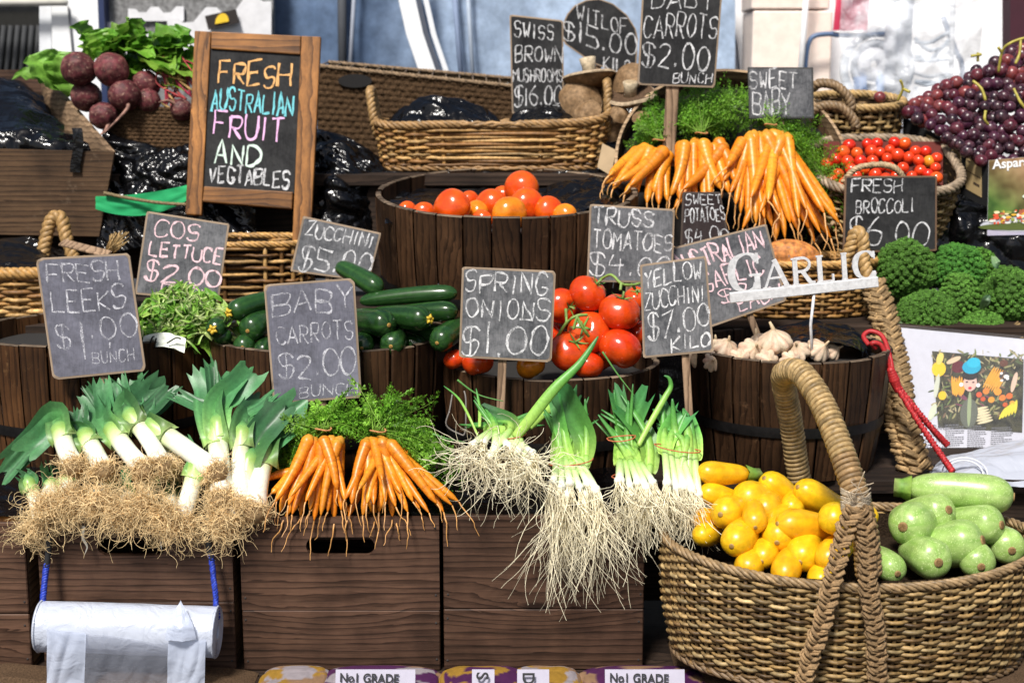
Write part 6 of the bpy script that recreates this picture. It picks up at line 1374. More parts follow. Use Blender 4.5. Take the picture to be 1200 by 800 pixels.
solo('lettuce_bag', mb, M['vc'], 'white printed plastic sleeve tucked under the cos lettuce', 'plastic sleeve')
# --- sweet potato
fruit('sweet_potato', 'large orange sweet potato on the basket behind the metal garlic sign', 'sweet potato', None, P(893, 300, 1.02), P(962, 303, 1.02), 20 * S(1.02), lambda f: cap(f, 2.3) * (1.02 - .15 * f), lambda f, t: mixc((.62, .25, .06), (.55, .2, .06), .5 + .5 * math.sin(f * 40)), 'beet', RF, .006, .03)
fruit('sweet_potato', 'smaller sweet potato half hidden left in the basket behind the pink garlic sign', 'sweet potato', None, P(868, 312, 1.1), P(905, 306, 1.12), 15 * S(1.1), lambda f: cap(f, 2.3), lambda f, t: (.55, .22, .07), 'beet', RF, .004, .03)
# --- garlic
def garlic(label, x, y, r, Y, seed, tiltv):
    R = random.Random(seed); c = P(x, y, Y); rr = r * S(Y) * 1.05; q = V((0, 0, 1)).rotation_difference(V(tiltv).normalized()); ph = R.uniform(0, 6); nl = R.choice((7, 8, 9))
    mb = MB(); NS, NR = 56, 22
    def pt(u, v):
        th = 2 * PI * u; z = -0.62 + 1.75 * v
        b = (max(0, 1 - ((v - .36) / .40) ** 2) ** .5 if v < .36 else max(0, math.cos((v - .36) / .64 * PI / 2)) ** 1.35 * .93 + .10) if v > 0 else 0
        if v < .36: b = max(.25, max(0, 1 - ((v - .36) / .38) ** 2) ** .5)
        lob_ = 1 - .26 * (1 - abs(math.cos(nl / 2 * th + ph))) ** 1.3 * max(0, 1 - abs(v - .36) * 1.3)
        b *= lob_ * (1 + .06 * noise.noise(V((math.cos(th) * 2, math.sin(th) * 2, v * 3 + seed))))
        return c + q @ V((math.cos(th) * b, math.sin(th) * b, z * .82)) * rr
    mb.grid(pt, NS, NR, (1, 1, 1), 0, True, True, lambda u, v: mixc(mixc((.66, .53, .38), (.55, .32, .22), max(0, .35 + noise.noise(V((math.cos(6.28 * u) * 3, math.sin(6.28 * u) * 3, v * 1.2 + seed)))) * .75), (.55, .40, .24), max(0, v - .7) * 2))
    o = solo('garlic_bulb', mb, M['garlic'], label, 'garlic', None, 'garlic bulbs in the tub')
    mb = MB(); p = c + q @ V((0, 0, rr * .9)); d = (q @ V((R.uniform(-.4, .4), R.uniform(-.4, .4), 1))).normalized(); mb.tube([p - d * rr * .3, p, p + d * rr * .45], [rr * .16, rr * .12, rr * .07], 7, (.58, .44, .27)); part('neck', mb, M['garlic'], o)
GA = [('garlic bulb at the left end of the tub, pinkish', 818, 416, 15, .50, (-.3, -.7, .4)), ('garlic bulb second from the left in the tub', 850, 409, 15, .50, (.2, -.6, .9)), ('garlic bulb left of the largest one', 880, 412, 16, .48, (.3, -.8, .6)), ('largest garlic bulb, standing highest in the middle of the tub', 908, 402, 20, .48, (-.2, -.3, 1)), ('garlic bulb low at the front, between the second and the largest', 866, 421, 13, .44, (0, -1, .3)), ('garlic bulb right of the metal rod', 958, 411, 15, .50, (.5, -.6, .6)), ('white garlic bulb just left of the metal rod', 935, 412, 14, .48, (-.3, -.7, .8)), ('garlic bulb farthest right against the black plastic', 974, 412, 12, .54, (.7, -.4, .5)), ('garlic bulb low in front of the largest one', 898, 423, 14, .43, (.2, -1, .2)), ('garlic bulb hidden behind the second from the left', 838, 408, 13, .58, (0, -.3, 1)), ('garlic bulb low before the rod at the rim', 926, 424, 13, .43, (.1, -.9, .4)), ('garlic bulb tucked behind the largest one', 890, 402, 14, .58, (-.4, -.3, 1)), ('garlic bulb low at the left rim', 836, 424, 12, .42, (-.2, -1, .4))]
for i, (lb, x, y, r, Y, tv) in enumerate(GA): garlic(lb, x, y, r, Y, i, tv)
# --- mushrooms
def mushroom(label, x, y, r, Y, up, seed, flat=.5, stem=None, gill=(.10, .06, .035), cap_=(.15, .085, .038), inv=False):
    R = random.Random(seed); c = P(x, y, Y); rr = r * S(Y); q = V((0, 0, 1)).rotation_difference(V(up).normalized()); mb = MB(); ph = R.uniform(0, 9)
    def rim(th): return 1 + .12 * noise.noise(V((math.cos(th) * 1.3 + ph, math.sin(th) * 1.3, 0)))
    def topf(u, v):
        th = 2 * PI * u; k = v * rim(th); return c + q @ V((math.cos(th) * k, math.sin(th) * k, flat * (1 - v ** 2.2) + .06 * noise.noise(V((math.cos(th) * v * 2 + ph, math.sin(th) * v * 2, 3))))) * rr
    mb.grid(topf, 36, 10, (1, 1, 1), 0, True, True, lambda u, v: mulc(mixc(cap_, (.34, .22, .12), .5 + .8 * noise.noise(V((math.cos(6.28 * u) * v * 2 + ph, math.sin(6.28 * u) * v * 2, 1)))), R.uniform(.8, 1.15)))
    def edge(u, v):
        th = 2 * PI * u; k = rim(th) * (1 - .10 * v); return c + q @ V((math.cos(th) * k, math.sin(th) * k, -.10 * math.sin(v * PI / 2))) * rr
    mb.grid(edge, 36, 3, (.42, .32, .21), 0, True)
    o = solo('mushroom', mb, M['mushroom'], label, 'mushroom', None, 'large brown mushrooms')
    mb = MB(); mb.grid(lambda u, v: c + q @ V((math.cos(2 * PI * u) * .9 * rim(2 * PI * u) * (1 - v * .85), math.sin(2 * PI * u) * .9 * rim(2 * PI * u) * (1 - v * .85), -.10 + flat * .45 * math.sin(v * PI / 2) * .6)) * rr, 72, 4, (1, 1, 1), 0, True, False, lambda u, v: mulc(gill, 1.5 if round(u * 72) % 2 else .6)); part('gills', mb, M['mushroom'], o)
    if stem:
        mb = MB(); d = q @ V((R.uniform(-.2, .2), R.uniform(-.2, .2), -1)).normalized(); p = c + q @ V((0, 0, flat * .2)) * rr; mb.tube([p, p + d * rr * stem * .6, p + d * rr * stem, p + d * rr * (stem + .03)], [rr * .26, rr * .24, rr * .30, rr * .2], 12, [(.5, .4, .27), (.52, .42, .28), (.56, .46, .32), (.42, .32, .2)]); part('stalk', mb, M['mushroom'], o)
mushroom('flat brown mushroom lying upside down with its stalk up, below the witlof sign', 692, 90, 32, 1.72, (.1, -.15, -1), 1, .42, .75)
mushroom('brown mushroom cap right of the Swiss mushroom sign', 680, 116, 24, 1.68, (0, -.9, .35), 2, .5)
mushroom('brown mushroom tipped upward beside the tall carrot sign', 738, 92, 24, 1.68, (-.55, -.5, .75), 3, .6)
mushroom('dark gilled mushroom open toward the viewer behind the tray handle', 738, 112, 30, 1.62, (.15, .35, -.95), 4, .4, .6)
mushroom('small curled mushroom behind the tray handle', 726, 134, 12, 1.56, (.3, -.8, .6), 5, .7)
mushroom('brown mushroom half behind the tray rim', 688, 132, 17, 1.58, (-.4, -.8, .6), 6, .6)
mushroom('pale broken mushroom at the bushel rim', 752, 138, 12, 1.5, (-.2, -.6, .8), 7, .5, .8)
mushroom('brown mushroom at the back between the signs', 712, 104, 20, 1.78, (.2, -.8, .6), 8, .5)
mushroom('brown mushroom under the open gilled one', 715, 150, 18, 1.62, (.1, -.9, .4), 9, .5)
mb = MB(); q = [P(706, 168, 1.5), P(722, 176, 1.44), P(716, 206, 1.40), P(700, 196, 1.46)]; mb.prism(q[::-1], V((0, .01, 0)), (.40, .29, .17)); solo('cardboard_scrap', mb, M['matte'], 'piece of tan cardboard at the right end of the wicker tray', 'cardboard')
# --- dried husk and plank behind the leeks sign
mb = MB(); mb.beam(P(72, 284, 1.12), P(128, 298, 1.06), .034, .008, .002); solo('wood_plank', mb, M['stake'], 'short pale plank lying behind the leeks sign by the basket handle', 'plank')
mb = MB(); RL = random.Random(8)
for k in range(40): mb.tube([P(128 + RL.uniform(-6, 6), 296, 1.10), P(138 + RL.uniform(-10, 14), 274 + RL.uniform(-4, 12), 1.08)], [.003, .0016], 4, mulc((.42, .28, .12), RL.uniform(.6, 1.3)))
solo('dried_husk', mb, M['rope'], 'tuft of dried corn husk between the leeks and lettuce signs', 'husk')
# orange vegetable at the leftmost crate
fruit('sweet_potato', 'orange sweet potato lying on the leftmost front crate', 'sweet potato', None, P(-40, 611, .05), P(28, 612, .04), 10 * S(.03), lambda f: cap(f, 2.3), lambda f, t: (.62, .25, .06), 'beet', RF, .003, .03)
# ------------------------------------------------------------------ signs
price_board('dusty light grey sign reading FRESH LEEKS $1.00 before the brown tub', [(42, 303), (152, 296), (171, 435), (62, 445)], .26, [('FRESH', .1, .85, .06, .22), ('LEEKS', .1, .88, .27, .46), ('$', .1, .24, .55, .76), ('1.00', .33, .97, .50, .70), ('1', .33, .42, .50, .86), ('BUNCH', .45, .9, .80, .90, .004), ('i', .6, .7, .7, .78)], 'slate_light', 'faint', .04, .0, 1, (.53, 462))
price_board('tilted grey sign reading COS LETTUCE $2.00 with pink-white chalk', [(172, 247), (269, 262), (256, 353), (158, 345)], .72, [('COS', .13, .66, .07, .27), ('LETTUCE', .1, .97, .33, .52, .008), ('$2.00', .08, .98, .58, .82, .008), ('EACH', .3, .9, .84, .98, .006)], 'slate', 'rose_chalk', .04, .02, 2, (.5, 380), .03)
price_board('tilted grey sign reading ZUCCHINI $5.00 KILO above the dark zucchini', [(355, 253), (447, 273), (432, 330), (340, 318)], .74, [('ZUCCHINI', .08, .93, .07, .33), ('$5.00', .08, .98, .46, .92, .0075)], 'slate', 'chalk', .03, .02, 3, (.5, 350), .03)
price_board('pale grey sign with worn chalk reading BABY CARROTS, over the front carrots', [(309, 333), (415, 326), (424, 466), (320, 473)], .24, [('BABY', .08, .97, .05, .26), ('CARROTS', .1, .95, .34, .5, .005), ('$2.00', .1, .95, .58, .80), ('BUNCH', .3, .95, .87, .96, .004)], 'slate_light', 'faint', .04, .0, 4, (.55, 500), .05)
price_board('square grey sign reading SPRING ONIONS $1.00 on a wooden stake', [(541, 312), (651, 317), (646, 424), (538, 419)], .25, [('SPRING', .04, .92, .05, .27), ('ONIONS', .06, .95, .34, .56), ('-', .55, .85, .52, .58), ('$1.00', .02, .95, .62, .95, .007)], 'slate', 'chalk', .03, .0, 5, (.47, 490), .04, stake_w=.022)
price_board('grey sign reading TRUSS TOMATOES $4.00 behind the red tomatoes', [(691, 239), (791, 245), (788, 332), (688, 330)], .66, [('TRUSS', .05, .75, .04, .26, .007), ('TOMATOES', .05, .98, .33, .57), ('$4.00', .02, .98, .62, .93)], 'slate', 'chalk', .03, .0, 6, (.5, 350), .03)
price_board('grey sign reading YELLOW ZUCCHINI $7.00 KILO on a stake by the garlic tub', [(750, 310), (828, 300), (837, 412), (754, 420)], .24, [('YELLOW', .05, .9, .05, .25, None, None, .03), ('ZUCCHINI', .04, .92, .30, .49, .005, None, .04), ('$7.00', .08, .96, .52, .80, None, None, .06), ('KILO', .4, .95, .80, .95, None, None, .02)], 'slate', 'chalk', .04, .0, 7, (.6, 505), .03)
price_board('tilted grey sign with pink chalk AUSTRALIAN GARLIC behind the metal letters', [(779, 292), (898, 262), (922, 352), (826, 386)], .70, [('AUSTRALIAN', .02, .92, .08, .32, .007, None, .03), ('GARLIC', .2, .85, .36, .60, .007, None, .03), ('$2', .3, .62, .62, .80, .006), ('EACH', .45, .95, .76, .94, .006)], 'slate', 'rose_chalk', .04, .0, 8, (.55, 402), .03)
price_board('narrow dark sign reading SWEET POTATOES partly hidden under the carrots', [(800, 225), (844, 225), (856, 286), (797, 292)], .98, [('SWEET', .08, .98, .03, .22, .005), ('POTATOES', .08, 1.0, .28, .54, .005), ('$4.00', .08, 1.0, .64, .94, .005)], 'slate_brown', 'chalk', .02, .0, 9, (.5, 310), .03, edge=(.06, .04, .03))
price_board('black sign reading FRESH BROCCOLI $6.00 above the broccoli heads', [(990, 206), (1098, 206), (1098, 294), (988, 296)], 1.07, [('FRESH', .08, .62, .03, .21, .006), ('BROCCOLI', .12, .75, .30, .48, .0055), ('$6.00', .05, .9, .56, .92, .007)], 'slate_dark', 'chalk', .02, .0, 10, (.5, 310), .03, edge=(.16, .09, .05))
price_board('tall black sign reading BABY CARROTS $2.00 above the bushel, cut off at its top', [(753, -16), (847, -14), (838, 103), (747, 100)], 1.30, [('BABY', .12, .9, .0, .22, .006), ('CARROTS', .04, .97, .28, .52, .006), ('$2.00', .04, .9, .56, .82, .0075), ('BUNCH', .45, .95, .86, .96, .0045)], 'slate_dark', 'chalk', .03, .0, 11, (.46, 186), .04, stake_w=.042)
oval = [(.06, .30), (.10, .20), (.20, .08), (.34, .0), (.50, -.02), (.68, .05), (.86, .20), (.97, .38), (1.0, .52), (.99, .72), (.97, .98), (.82, 1.02), (.42, .86), (.08, .62), (.02, .5)]
price_board('rounded black sign reading WITLOF $15.00 KILO behind the mushrooms', [(655, 0), (748, 0), (748, 88), (655, 84)], 1.86, [('WITLOF', .22, .86, .04, .27, .006, None, -.22), ('$15.00', .04, .98, .28, .56, .0075, None, -.2), ('KILO', .56, .9, .76, .95, .006, None, -.05)], 'slate_dark', 'chalk', .02, .0, 12, (.5, 120), .1, oval)
price_board('narrow black sign reading SWISS BROWN MUSHROOMS $16.00 above the wicker tray', [(597, 17), (660, 24), (661, 131), (600, 134)], 1.70, [('SWISS', .08, .82, .06, .22, .006), ('BROWN', .08, .98, .28, .46, .006), ('MUSHROOMS', .04, .98, .53, .67, .0055), ('$16.00', .06, .96, .70, .92, .0065), ('KG', .6, .9, .93, 1.0, .004)], 'slate_dark', 'chalk', .03, .0, 13, (.5, 150), .03)
price_board('dark grey sign reading SWEET BABY leaning in the bushel rim', [(876, 79), (953, 79), (954, 139), (878, 139)], 1.31, [('SWEET', .02, .74, .05, .40, .0065), ('BABY', .06, .62, .46, .92, .0065)], 'slate', 'chalk', .02, .0, 14, (.5, 160), .02, edge=(.05, .05, .05))
# --- the easel
ez = thing('chalk_easel', 'wooden A-frame easel chalked FRESH AUSTRALIAN FRUIT AND VEGTABLES in colours', 'easel', P(280, 290, 1.24))
YE0, YE1 = 1.42, 1.24
def E(px, py): return P(px, py, YE0 + (YE1 - YE0) * (py - 36) / 250)
def bar(name, a, b, c, d, mat, tint=1.0):
    mb = MB(); q = [E(*a), E(*b), E(*c), E(*d)]; nn = (q[3] - q[0]).cross(q[1] - q[0]).normalized(); nn = nn if nn.y < 0 else -nn
    bm = bmesh.new(); vs = [bm.verts.new(p) for p in q] + [bm.verts.new(p - nn * .024) for p in q]
    for f in ((0, 1, 2, 3), (7, 6, 5, 4), (0, 4, 5, 1), (1, 5, 6, 2), (2, 6, 7, 3), (3, 7, 4, 0)): bm.faces.new([vs[i] for i in f])
    bmesh.ops.recalc_face_normals(bm, faces=bm.faces); bmesh.ops.bevel(bm, geom=list(bm.edges), offset=.0035, segments=2, affect='EDGES', profile=.6); bm.verts.index_update()
    mb.add([v.co.copy() for v in bm.verts], [tuple(v.index for v in f.verts) for f in bm.faces], (tint,) * 3, 0, False); bm.free(); part(name, mb, M[mat], ez)
bar('leg', (228, 36), (247, 37), (236, 252), (217, 251), 'frame'); bar('leg', (353, 42), (376, 43), (363, 292), (342, 291), 'frame', .95)
bar('top_rail', (247.4, 37), (352.6, 42), (352, 64), (247, 57), 'frame_x'); bar('bottom_rail', (239, 218), (343, 225), (342, 245), (237, 236), 'frame_x', .8)
q = [E(246, 56), E(354, 63), E(344, 226), E(238, 219)]; nn = (q[3] - q[0]).cross(q[1] - q[0]).normalized(); nn = nn if nn.y < 0 else -nn; q = [p - nn * .009 for p in q]
mb = MB(); mb.prism(q[::-1], -nn * .008); part('blackboard', mb, M['slate_dark'], ez)
Fe = lambda u, v: (q[0] * (1 - u) + q[1] * u) * (1 - v) + (q[3] * (1 - u) + q[2] * u) * v
We, He = (q[1] - q[0]).length, (q[3] - q[0]).length; Re = random.Random(30)
for (tx, u0, u1, v0, v1, cm, th, rs) in (('FRESH', .10, .88, .07, .24, 'orange_chalk', .010, -.01), ('AUSTRALIAN', .04, .93, .28, .44, 'cyan_chalk', .0085, -.01), ('FRUIT', .08, .84, .45, .62, 'pink_chalk', .009, -.02), ('AND', .10, .60, .66, .82, 'mint_chalk', .0095, .0), ('VEGTABLES', .05, .94, .84, .96, 'chalk', .009, .0)):
    g = MB(); chalk(g, Fe, nn, We, He, tx, u0, u1, v0, v1, th, Re, .06, rs); part('chalk_lettering', g, M[cm], ez)
mb = MB()
for (a, b) in (((262, 250), (235, 150)), ((332, 262), (352, 150))): mb.beam(P(a[0], 270, 1.60), P(a[0] + 6, 120, 1.46), .03, .02, .003, (.6, .6, .6))
part('rear_leg', mb, M['frame'], ez)
# --- metal GARLIC word on its rod
gs = thing('garlic_letters', 'metal word GARLIC in raised capitals on a bar and rod stuck in the garlic', 'metal sign', P(951, 416, .49))
g0, g1 = P(855, 349, .47), P(1029, 330, .47); gx = (g1 - g0).normalized(); gz = V((0, 0, 1)); gz = (gz - gx * gz.dot(gx)).normalized(); gn = gx.cross(gz); gn = gn if gn.y < 0 else -gn
mb = MB(); Lb = (g1 - g0).length; hb = 13 * S(.47) / 2
for c_, sz in (((g0 + g1) / 2, (Lb, .012, hb * 1.9)),): mb.box(c_, sz, Matrix((gx, -gn, gz)).transposed(), .002)
part('bar', mb, M['steel'], gs)
mb = MB(); rc = (g0 + g1) / 2 + gx * (.03) ; mb.tube([rc + V((0, .002, -.008)), P(950, 380, .475), P(952, 420, .48)], .0042, 10); part('rod', mb, M['steel'], gs)
LET = {'G': [("~ .92,.80 .75,.97 .48,1.0 .18,.85 .06,.5 .18,.15 .48,0 .75,.04 .88,.18", 'V'), (".88,.42 .88,.02", .15), (".62,.42 1.02,.42", .05), (".92,1.0 .92,.72", .06)],
 'A': [(".02,.03 .46,1.0", .07), (".42,1.0 .86,.03", .17), (".18,.36 .70,.36", .06), ("-.08,.02 .24,.02", .05), (".66,.02 1.02,.02", .05)],
 'R': [(".16,0 .16,1", .17), ("~ .16,.97 .55,.98 .76,.85 .76,.65 .56,.51 .16,.50", .09), (".46,.5 .80,.05 .98,.02", .15), ("0,.02 .34,.02", .05), ("0,.98 .2,.98", .05)],
 'L': [(".16,0 .16,1", .17), ("0,.98 .34,.98", .05), ("0,.03 .78,.03", .07), (".78,.0 .78,.28", .07)],
 'I': [(".16,0 .16,1", .17), ("0,.98 .34,.98", .05), ("0,.02 .34,.02", .05)],
 'C': [("~ .88,.80 .70,.97 .46,1.0 .18,.85 .06,.5 .18,.15 .46,0 .72,.03 .90,.20", 'V'), (".89,.98 .89,.70", .06), (".90,.02 .90,.24", .05)]}
def metal_letter(ch, x0, wpx, hpx):
    s = S(.47); o = g0 + gx * ((x0 - 855) * s / 1.0) + gz * (hb * .9); Wd, Ht = wpx * s, hpx * s; mb = MB()
    pos = lambda x, y: o + gx * (x * Wd) + gz * (y * Ht)
    for k, (st_, wd) in enumerate(LET[ch]):
        pts = [tuple(map(float, a.split(','))) for a in st_.strip('~ ').split()]
        P2 = [V((a * Wd, b * Ht, 0)) for a, b in pts]
        if st_[0] == '~': P2 = cat(P2, 6)
        n = len(P2); L_, R_ = [], []
        for i, p in enumerate(P2):
            t = (P2[min(i + 1, n - 1)] - P2[max(i - 1, 0)]).normalized(); nr_ = V((-t.y, t.x, 0))
            w_ = (Ht * (.045 + .16 * abs(t.y) ** 1.5)) if wd == 'V' else wd * Ht
            L_.append(p + nr_ * w_ / 2); R_.append(p - nr_ * w_ / 2)
        to = lambda p, z: o + gx * p.x + gz * p.y + gn * z
        zf = .0045 + .00025 * k; vs = [to(p, zf) for p in L_] + [to(p, zf) for p in R_] + [to(p, -zf) for p in L_] + [to(p, -zf) for p in R_]
        fs = []
        for i in range(n - 1): fs += [(i, i + 1, n + i + 1, n + i), (2 * n + i, 3 * n + i, 3 * n + i + 1, 2 * n + i + 1), (i, 2 * n + i, 2 * n + i + 1, i + 1), (n + i, n + i + 1, 3 * n + i + 1, 3 * n + i)]
        fs += [(0, n, 3 * n, 2 * n), (n - 1, 3 * n - 1, 4 * n - 1, 2 * n - 1)]
        mb.add(vs, fs, (1, 1, 1), 0, False)
    part('metal_letter', mb, M['steel'], gs)
for ch, x0, wp, hp_ in (('G', 857, 36, 43), ('A', 897, 30, 33), ('R', 929, 27, 32), ('L', 958, 24, 32), ('I', 987, 20, 32), ('C', 1001, 27, 31)): metal_letter(ch, x0, wp, hp_)
# --- roll of plastic bags on its blue cord
M['bagfilm'] = mat_plastic('bag_roll_film', (.60, .645, .75), .3, .2, .5, .6)
M['bagsheet'] = mat_plastic('bag_sheet_film', (.60, .66, .80), .28, .2, .5, .45, .8)
M['bagclear'] = mat_plastic('bag_clear_film', (.42, .45, .54), .22, .1, .5, .5, .30)
rl = thing('bag_roll', 'roll of white plastic produce bags hanging on blue cords before the crate', 'bag roll', P(150, 765, -.075))
mb = MB(); ra, rb_ = P(48, 733, -.085), P(254, 740, -.085); rr = 31 * S(-.085); dx = (rb_ - ra).normalized()
def rollf(u, v):
    a = 2 * PI * u; k = rr * (1 + .02 * noise.noise(V((v * 5, math.cos(a) * 2, math.sin(a) * 2))) + .022 * abs(noise.noise(V((v * 3 + 2 * math.sin(a), math.cos(a) * 5, math.sin(a) * 5)))) - .02); return ra.lerp(rb_, v) + V((0, math.cos(a) * k, 0)) + dx.cross(V((0, 1, 0))) * (math.sin(a) * k)
mb.grid(rollf, 48, 40, (1, 1, 1), 0, True)
for e, sg in ((ra, -1), (rb_, 1)):
    for k in range(7):
        q = rr * (.98 - k * .11); mb.tube([e + dx * sg * .001 * (k % 2) + V((0, math.cos(a) * q, 0)) + dx.cross(V((0, 1, 0))) * (math.sin(a) * q) for a in [2 * PI * j / 32 for j in range(32)]], rr * .062, 4, (1, 1, 1), 0, True)
part('roll', mb, M['bagfilm'], rl)
def sheet(x0a, x1a, x0b, x1b, y0, y1, seed, off=0, amp=.008, matn='bagsheet', nm='loose_bag'):
    mb = MB()
    def f(u, v):
        xa, xb = x0a + (x1a - x0a) * u, x0b + (x1b - x0b) * u; p = P(xa + (xb - xa) * v, y0 + (y1 - y0) * v, -.085 - rr - .004 - off)
        return p + V((0, amp * noise.noise(V((u * 5 + seed, v * 1.6, 0))) + .6 * amp * abs(noise.noise(V((u * 9 + v * 3 + seed, v * 3, 4)))) - .012 * v, 0))
    mb.grid(f, 46, 34, (1, 1, 1)); part(nm, mb, M[matn], rl)
def hang(x, v):          # the loose end: leaves the roll near its front and falls below the picture
    y = 742 + 12 * math.exp(-((x - 200) / 60) ** 2) - 5 * math.exp(-((x - 60) / 30) ** 2); yy = y + (850 - y) * v
    p = P(x + 4 * v * math.sin(x * .05), yy, -.085 - rr * (1.03 + .0 * v) - .002)
    fold = .010 * noise.noise(V((x * .035, v * 1.2, 7))) + .012 * abs(noise.noise(V((x * .06 + v * 1.5, v * 2, 4)))) * min(1, v * 4 + .15)
    return p + V((0, -fold - .006 * v, 0))
for (xa, xb, nm, mt) in ((55, 101, 'loose_bag', 'bagsheet'), (101, 197, 'loose_bag', 'bagclear'), (197, 241, 'loose_bag', 'bagsheet')):
    mb = MB(); mb.grid(lambda u, v: hang(xa + (xb - xa) * u, v), 40, 44, (1, 1, 1)); part(nm, mb, M[mt], rl)
mb = MB(); mb.grid(lambda u, v: P(194 + 36 * u + (212 - 194 - 36 * u) * (1 - v) ** 1.6, 703 + 45 * v, -.085 - rr * (.6 + .5 * min(1, v * 1.5))) + V((0, -.012 * math.sin(PI * u) * v - .004, .004 * noise.noise(V((u * 6, v * 6, 1))))), 14, 16, (1, 1, 1)); part('torn_corner', mb, M['bagsheet'], rl)
for (x0, x1, ys) in ((57, 50, (606, 640, 670, 706)), (243, 255, (606, 626, 664, 724))):
    mb = MB(); path = cat([P(x0, ys[0], -.02), P(x0, ys[1], -.03), P((x0 + x1) / 2, ys[2], -.045), P(x1, ys[3], -.07)], 24); n = len(path)
    rope(mb, path[int(n * .55):], .008, .02, 3, 5, (.02, .05, .42), random.Random(2)); part('blue_cord', mb, M['red'], rl)
    mb = MB(); mb.tube(path[:int(n * .62)], .0078, 8, (.012, .012, .013)); part('rubber_sleeve', mb, M['matte'], rl)
# --- newspaper page in a plastic sleeve
YN = .72
npg = thing('newspaper_page', 'newspaper page with a colour picture of vegetables, in a plastic sleeve below the broccoli', 'newspaper', P(1135, 528, YN))
A, B, C, D = P(1056, 384, YN + .08), P(1228, 400, YN + .08), P(1222, 540, YN), P(1072, 532, YN)
N_ = lambda u, v, k=0: (A * (1 - u) + B * u) * (1 - v) + (D * (1 - u) + C * u) * v + V((0, -.0007 * k + .004 * math.sin(u * 5) * math.sin(v * 4), 0))
mb = MB(); mb.grid(lambda u, v: N_(u, v), 20, 16, (.60, .60, .67)); mb.grid(lambda u, v: N_(u, v, -3), 20, 16, (.7, .7, .7)); part('page', mb, M['vc'], npg)
Rn = random.Random(9); U0, U1, V0, V1 = .20, .835, .165, .775
px2 = lambda x, y: ((x - 1057) / 165 - .0 + (y - 389) * -.0006, (y - 389 - (x - 1057) * .094) / 140)
mb = MB()
def pcol(u, v): return mixc((.008, .008, .005), (.075, .07, .034), .5 + 1.0 * noise.noise(V((u * 16, v * 12, 3))) + .5 * noise.noise(V((u * 40, v * 30, 3))))
mb.grid(lambda u, v: N_(U0 + (U1 - U0) * u, V0 + (V1 - V0) * v - .03 * u * 0, 1), 60, 40, (1, 1, 1), 0, False, False, pcol)
def blob(cx, cy, rx, ry, col, k=2, rot=0, n=14):
    vs = []
    for i in range(n):
        a = 2 * PI * i / n; x, y = rx * math.cos(a), ry * math.sin(a); x, y = x * math.cos(rot) - y * math.sin(rot), x * math.sin(rot) + y * math.cos(rot)
        u, v = px2(cx + x, cy + y); vs.append(N_(u, v, k + Rn.uniform(0, .4)))
    mb.add(vs, [tuple(range(n))], col, 0, False)
for k in range(260): blob(Rn.uniform(1092, 1196), Rn.uniform(416, 492), Rn.uniform(.8, 5), Rn.uniform(.4, 1.3), Rn.choice([(.30, .28, .12), (.16, .2, .06), (.42, .36, .2), (.2, .12, .07), (.09, .12, .05)]), 1.3, Rn.uniform(0, 3))
blob(1101, 436, 8.5, 8.5, (.82, .55, .02)); blob(1102, 424, 4, 7, (.8, .62, .15), 2.2, .3); blob(1106, 466, 5, 5, (.82, .52, .02)); blob(1099, 455, 3, 14, (.6, .62, .5), 2, .15); blob(1094, 484, 4, 10, (.62, .66, .5), 2, .4)
blob(1124, 434, 8, 7, (.12, .01, .02)); blob(1118, 426, 9, 3, (.7, .52, .34), 2.3, -.4)
for k in range(7): blob(1118 + k * 2.4, 455 + k % 3, 1.4, 11, (.82, .36, .03), 2.5, -.1 + k * .05)
for (x, y, r, c) in ((1150, 466, 3.5, (.7, .1, .03)), (1158, 462, 4, (.75, .22, .03)), (1165, 472, 4, (.75, .3, .03)), (1172, 463, 4.5, (.8, .3, .03)), (1178, 470, 4, (.75, .2, .03)), (1186, 468, 4, (.7, .15, .03)), (1182, 478, 3, (.6, .1, .02)), (1190, 476, 3, (.75, .35, .05)), (1155, 471, 3, (.6, .08, .02))): blob(x, y, r, r * .9, c, 3)
for k in range(7): blob(1160 + k * 2.5, 446 + k, 1.3, 14, (.80, .35, .03), 2.6, .45)
blob(1176, 430, 5, 4, (.12, .04, .02)); blob(1178, 445, 6, 6, (.05, .04, .04), 2.5)
for k in range(9): blob(1174 + Rn.uniform(0, 8), 441 + Rn.uniform(0, 9), 1.8, 1.5, (.8, .78, .76), 3.2)
blob(1190, 452, 3, 12, (.7, .48, .36), 2.5, .15)
for k in range(6): blob(1180 + k * 3, 488 - k * 1.5, 1.8, 8, (.75, .62, .05), 3, .5 - k * .1); blob(1152 + k * 1.5, 482 + k * 3, 10, 1.6, (.68, .6, .38), 2.7, -.2)
for k in range(12): blob(1144 + Rn.uniform(-16, 22), 480 + Rn.uniform(-12, 8), 7, .8, (.2, .05, .09), 2.2, Rn.uniform(.2, .9))
blob(1139, 487, 11, 17, (.12, .13, .10), 3.2); blob(1139, 482, 2.5, 20, (.3, .36, .2), 3.5)
blob(1138, 444, 9.5, 9, (.02, .015, .015), 4); blob(1138.5, 452, 8, 10, (.72, .46, .38), 4.6); blob(1138, 444.5, 8.5, 4.5, (.02, .015, .015), 5.2); blob(1139, 434, 11, 8, (.01, .36, .55), 5.4); blob(1141, 429, 8, 6, (.02, .46, .66), 5.9)
blob(1134.5, 451, 1.6, .8, (.05, .03, .03), 5.8); blob(1142, 451.5, 1.6, .8, (.05, .03, .03), 5.8); blob(1138.5, 458, 2.2, 1.6, (.55, .04, .06), 5.8); blob(1128, 454, 2.4, 2.4, (.85, .85, .85), 5.2); blob(1148, 455, 2.4, 2.4, (.85, .85, .85), 5.2)
part('printed_picture', mb, M['vc'], npg)
mb = MB()
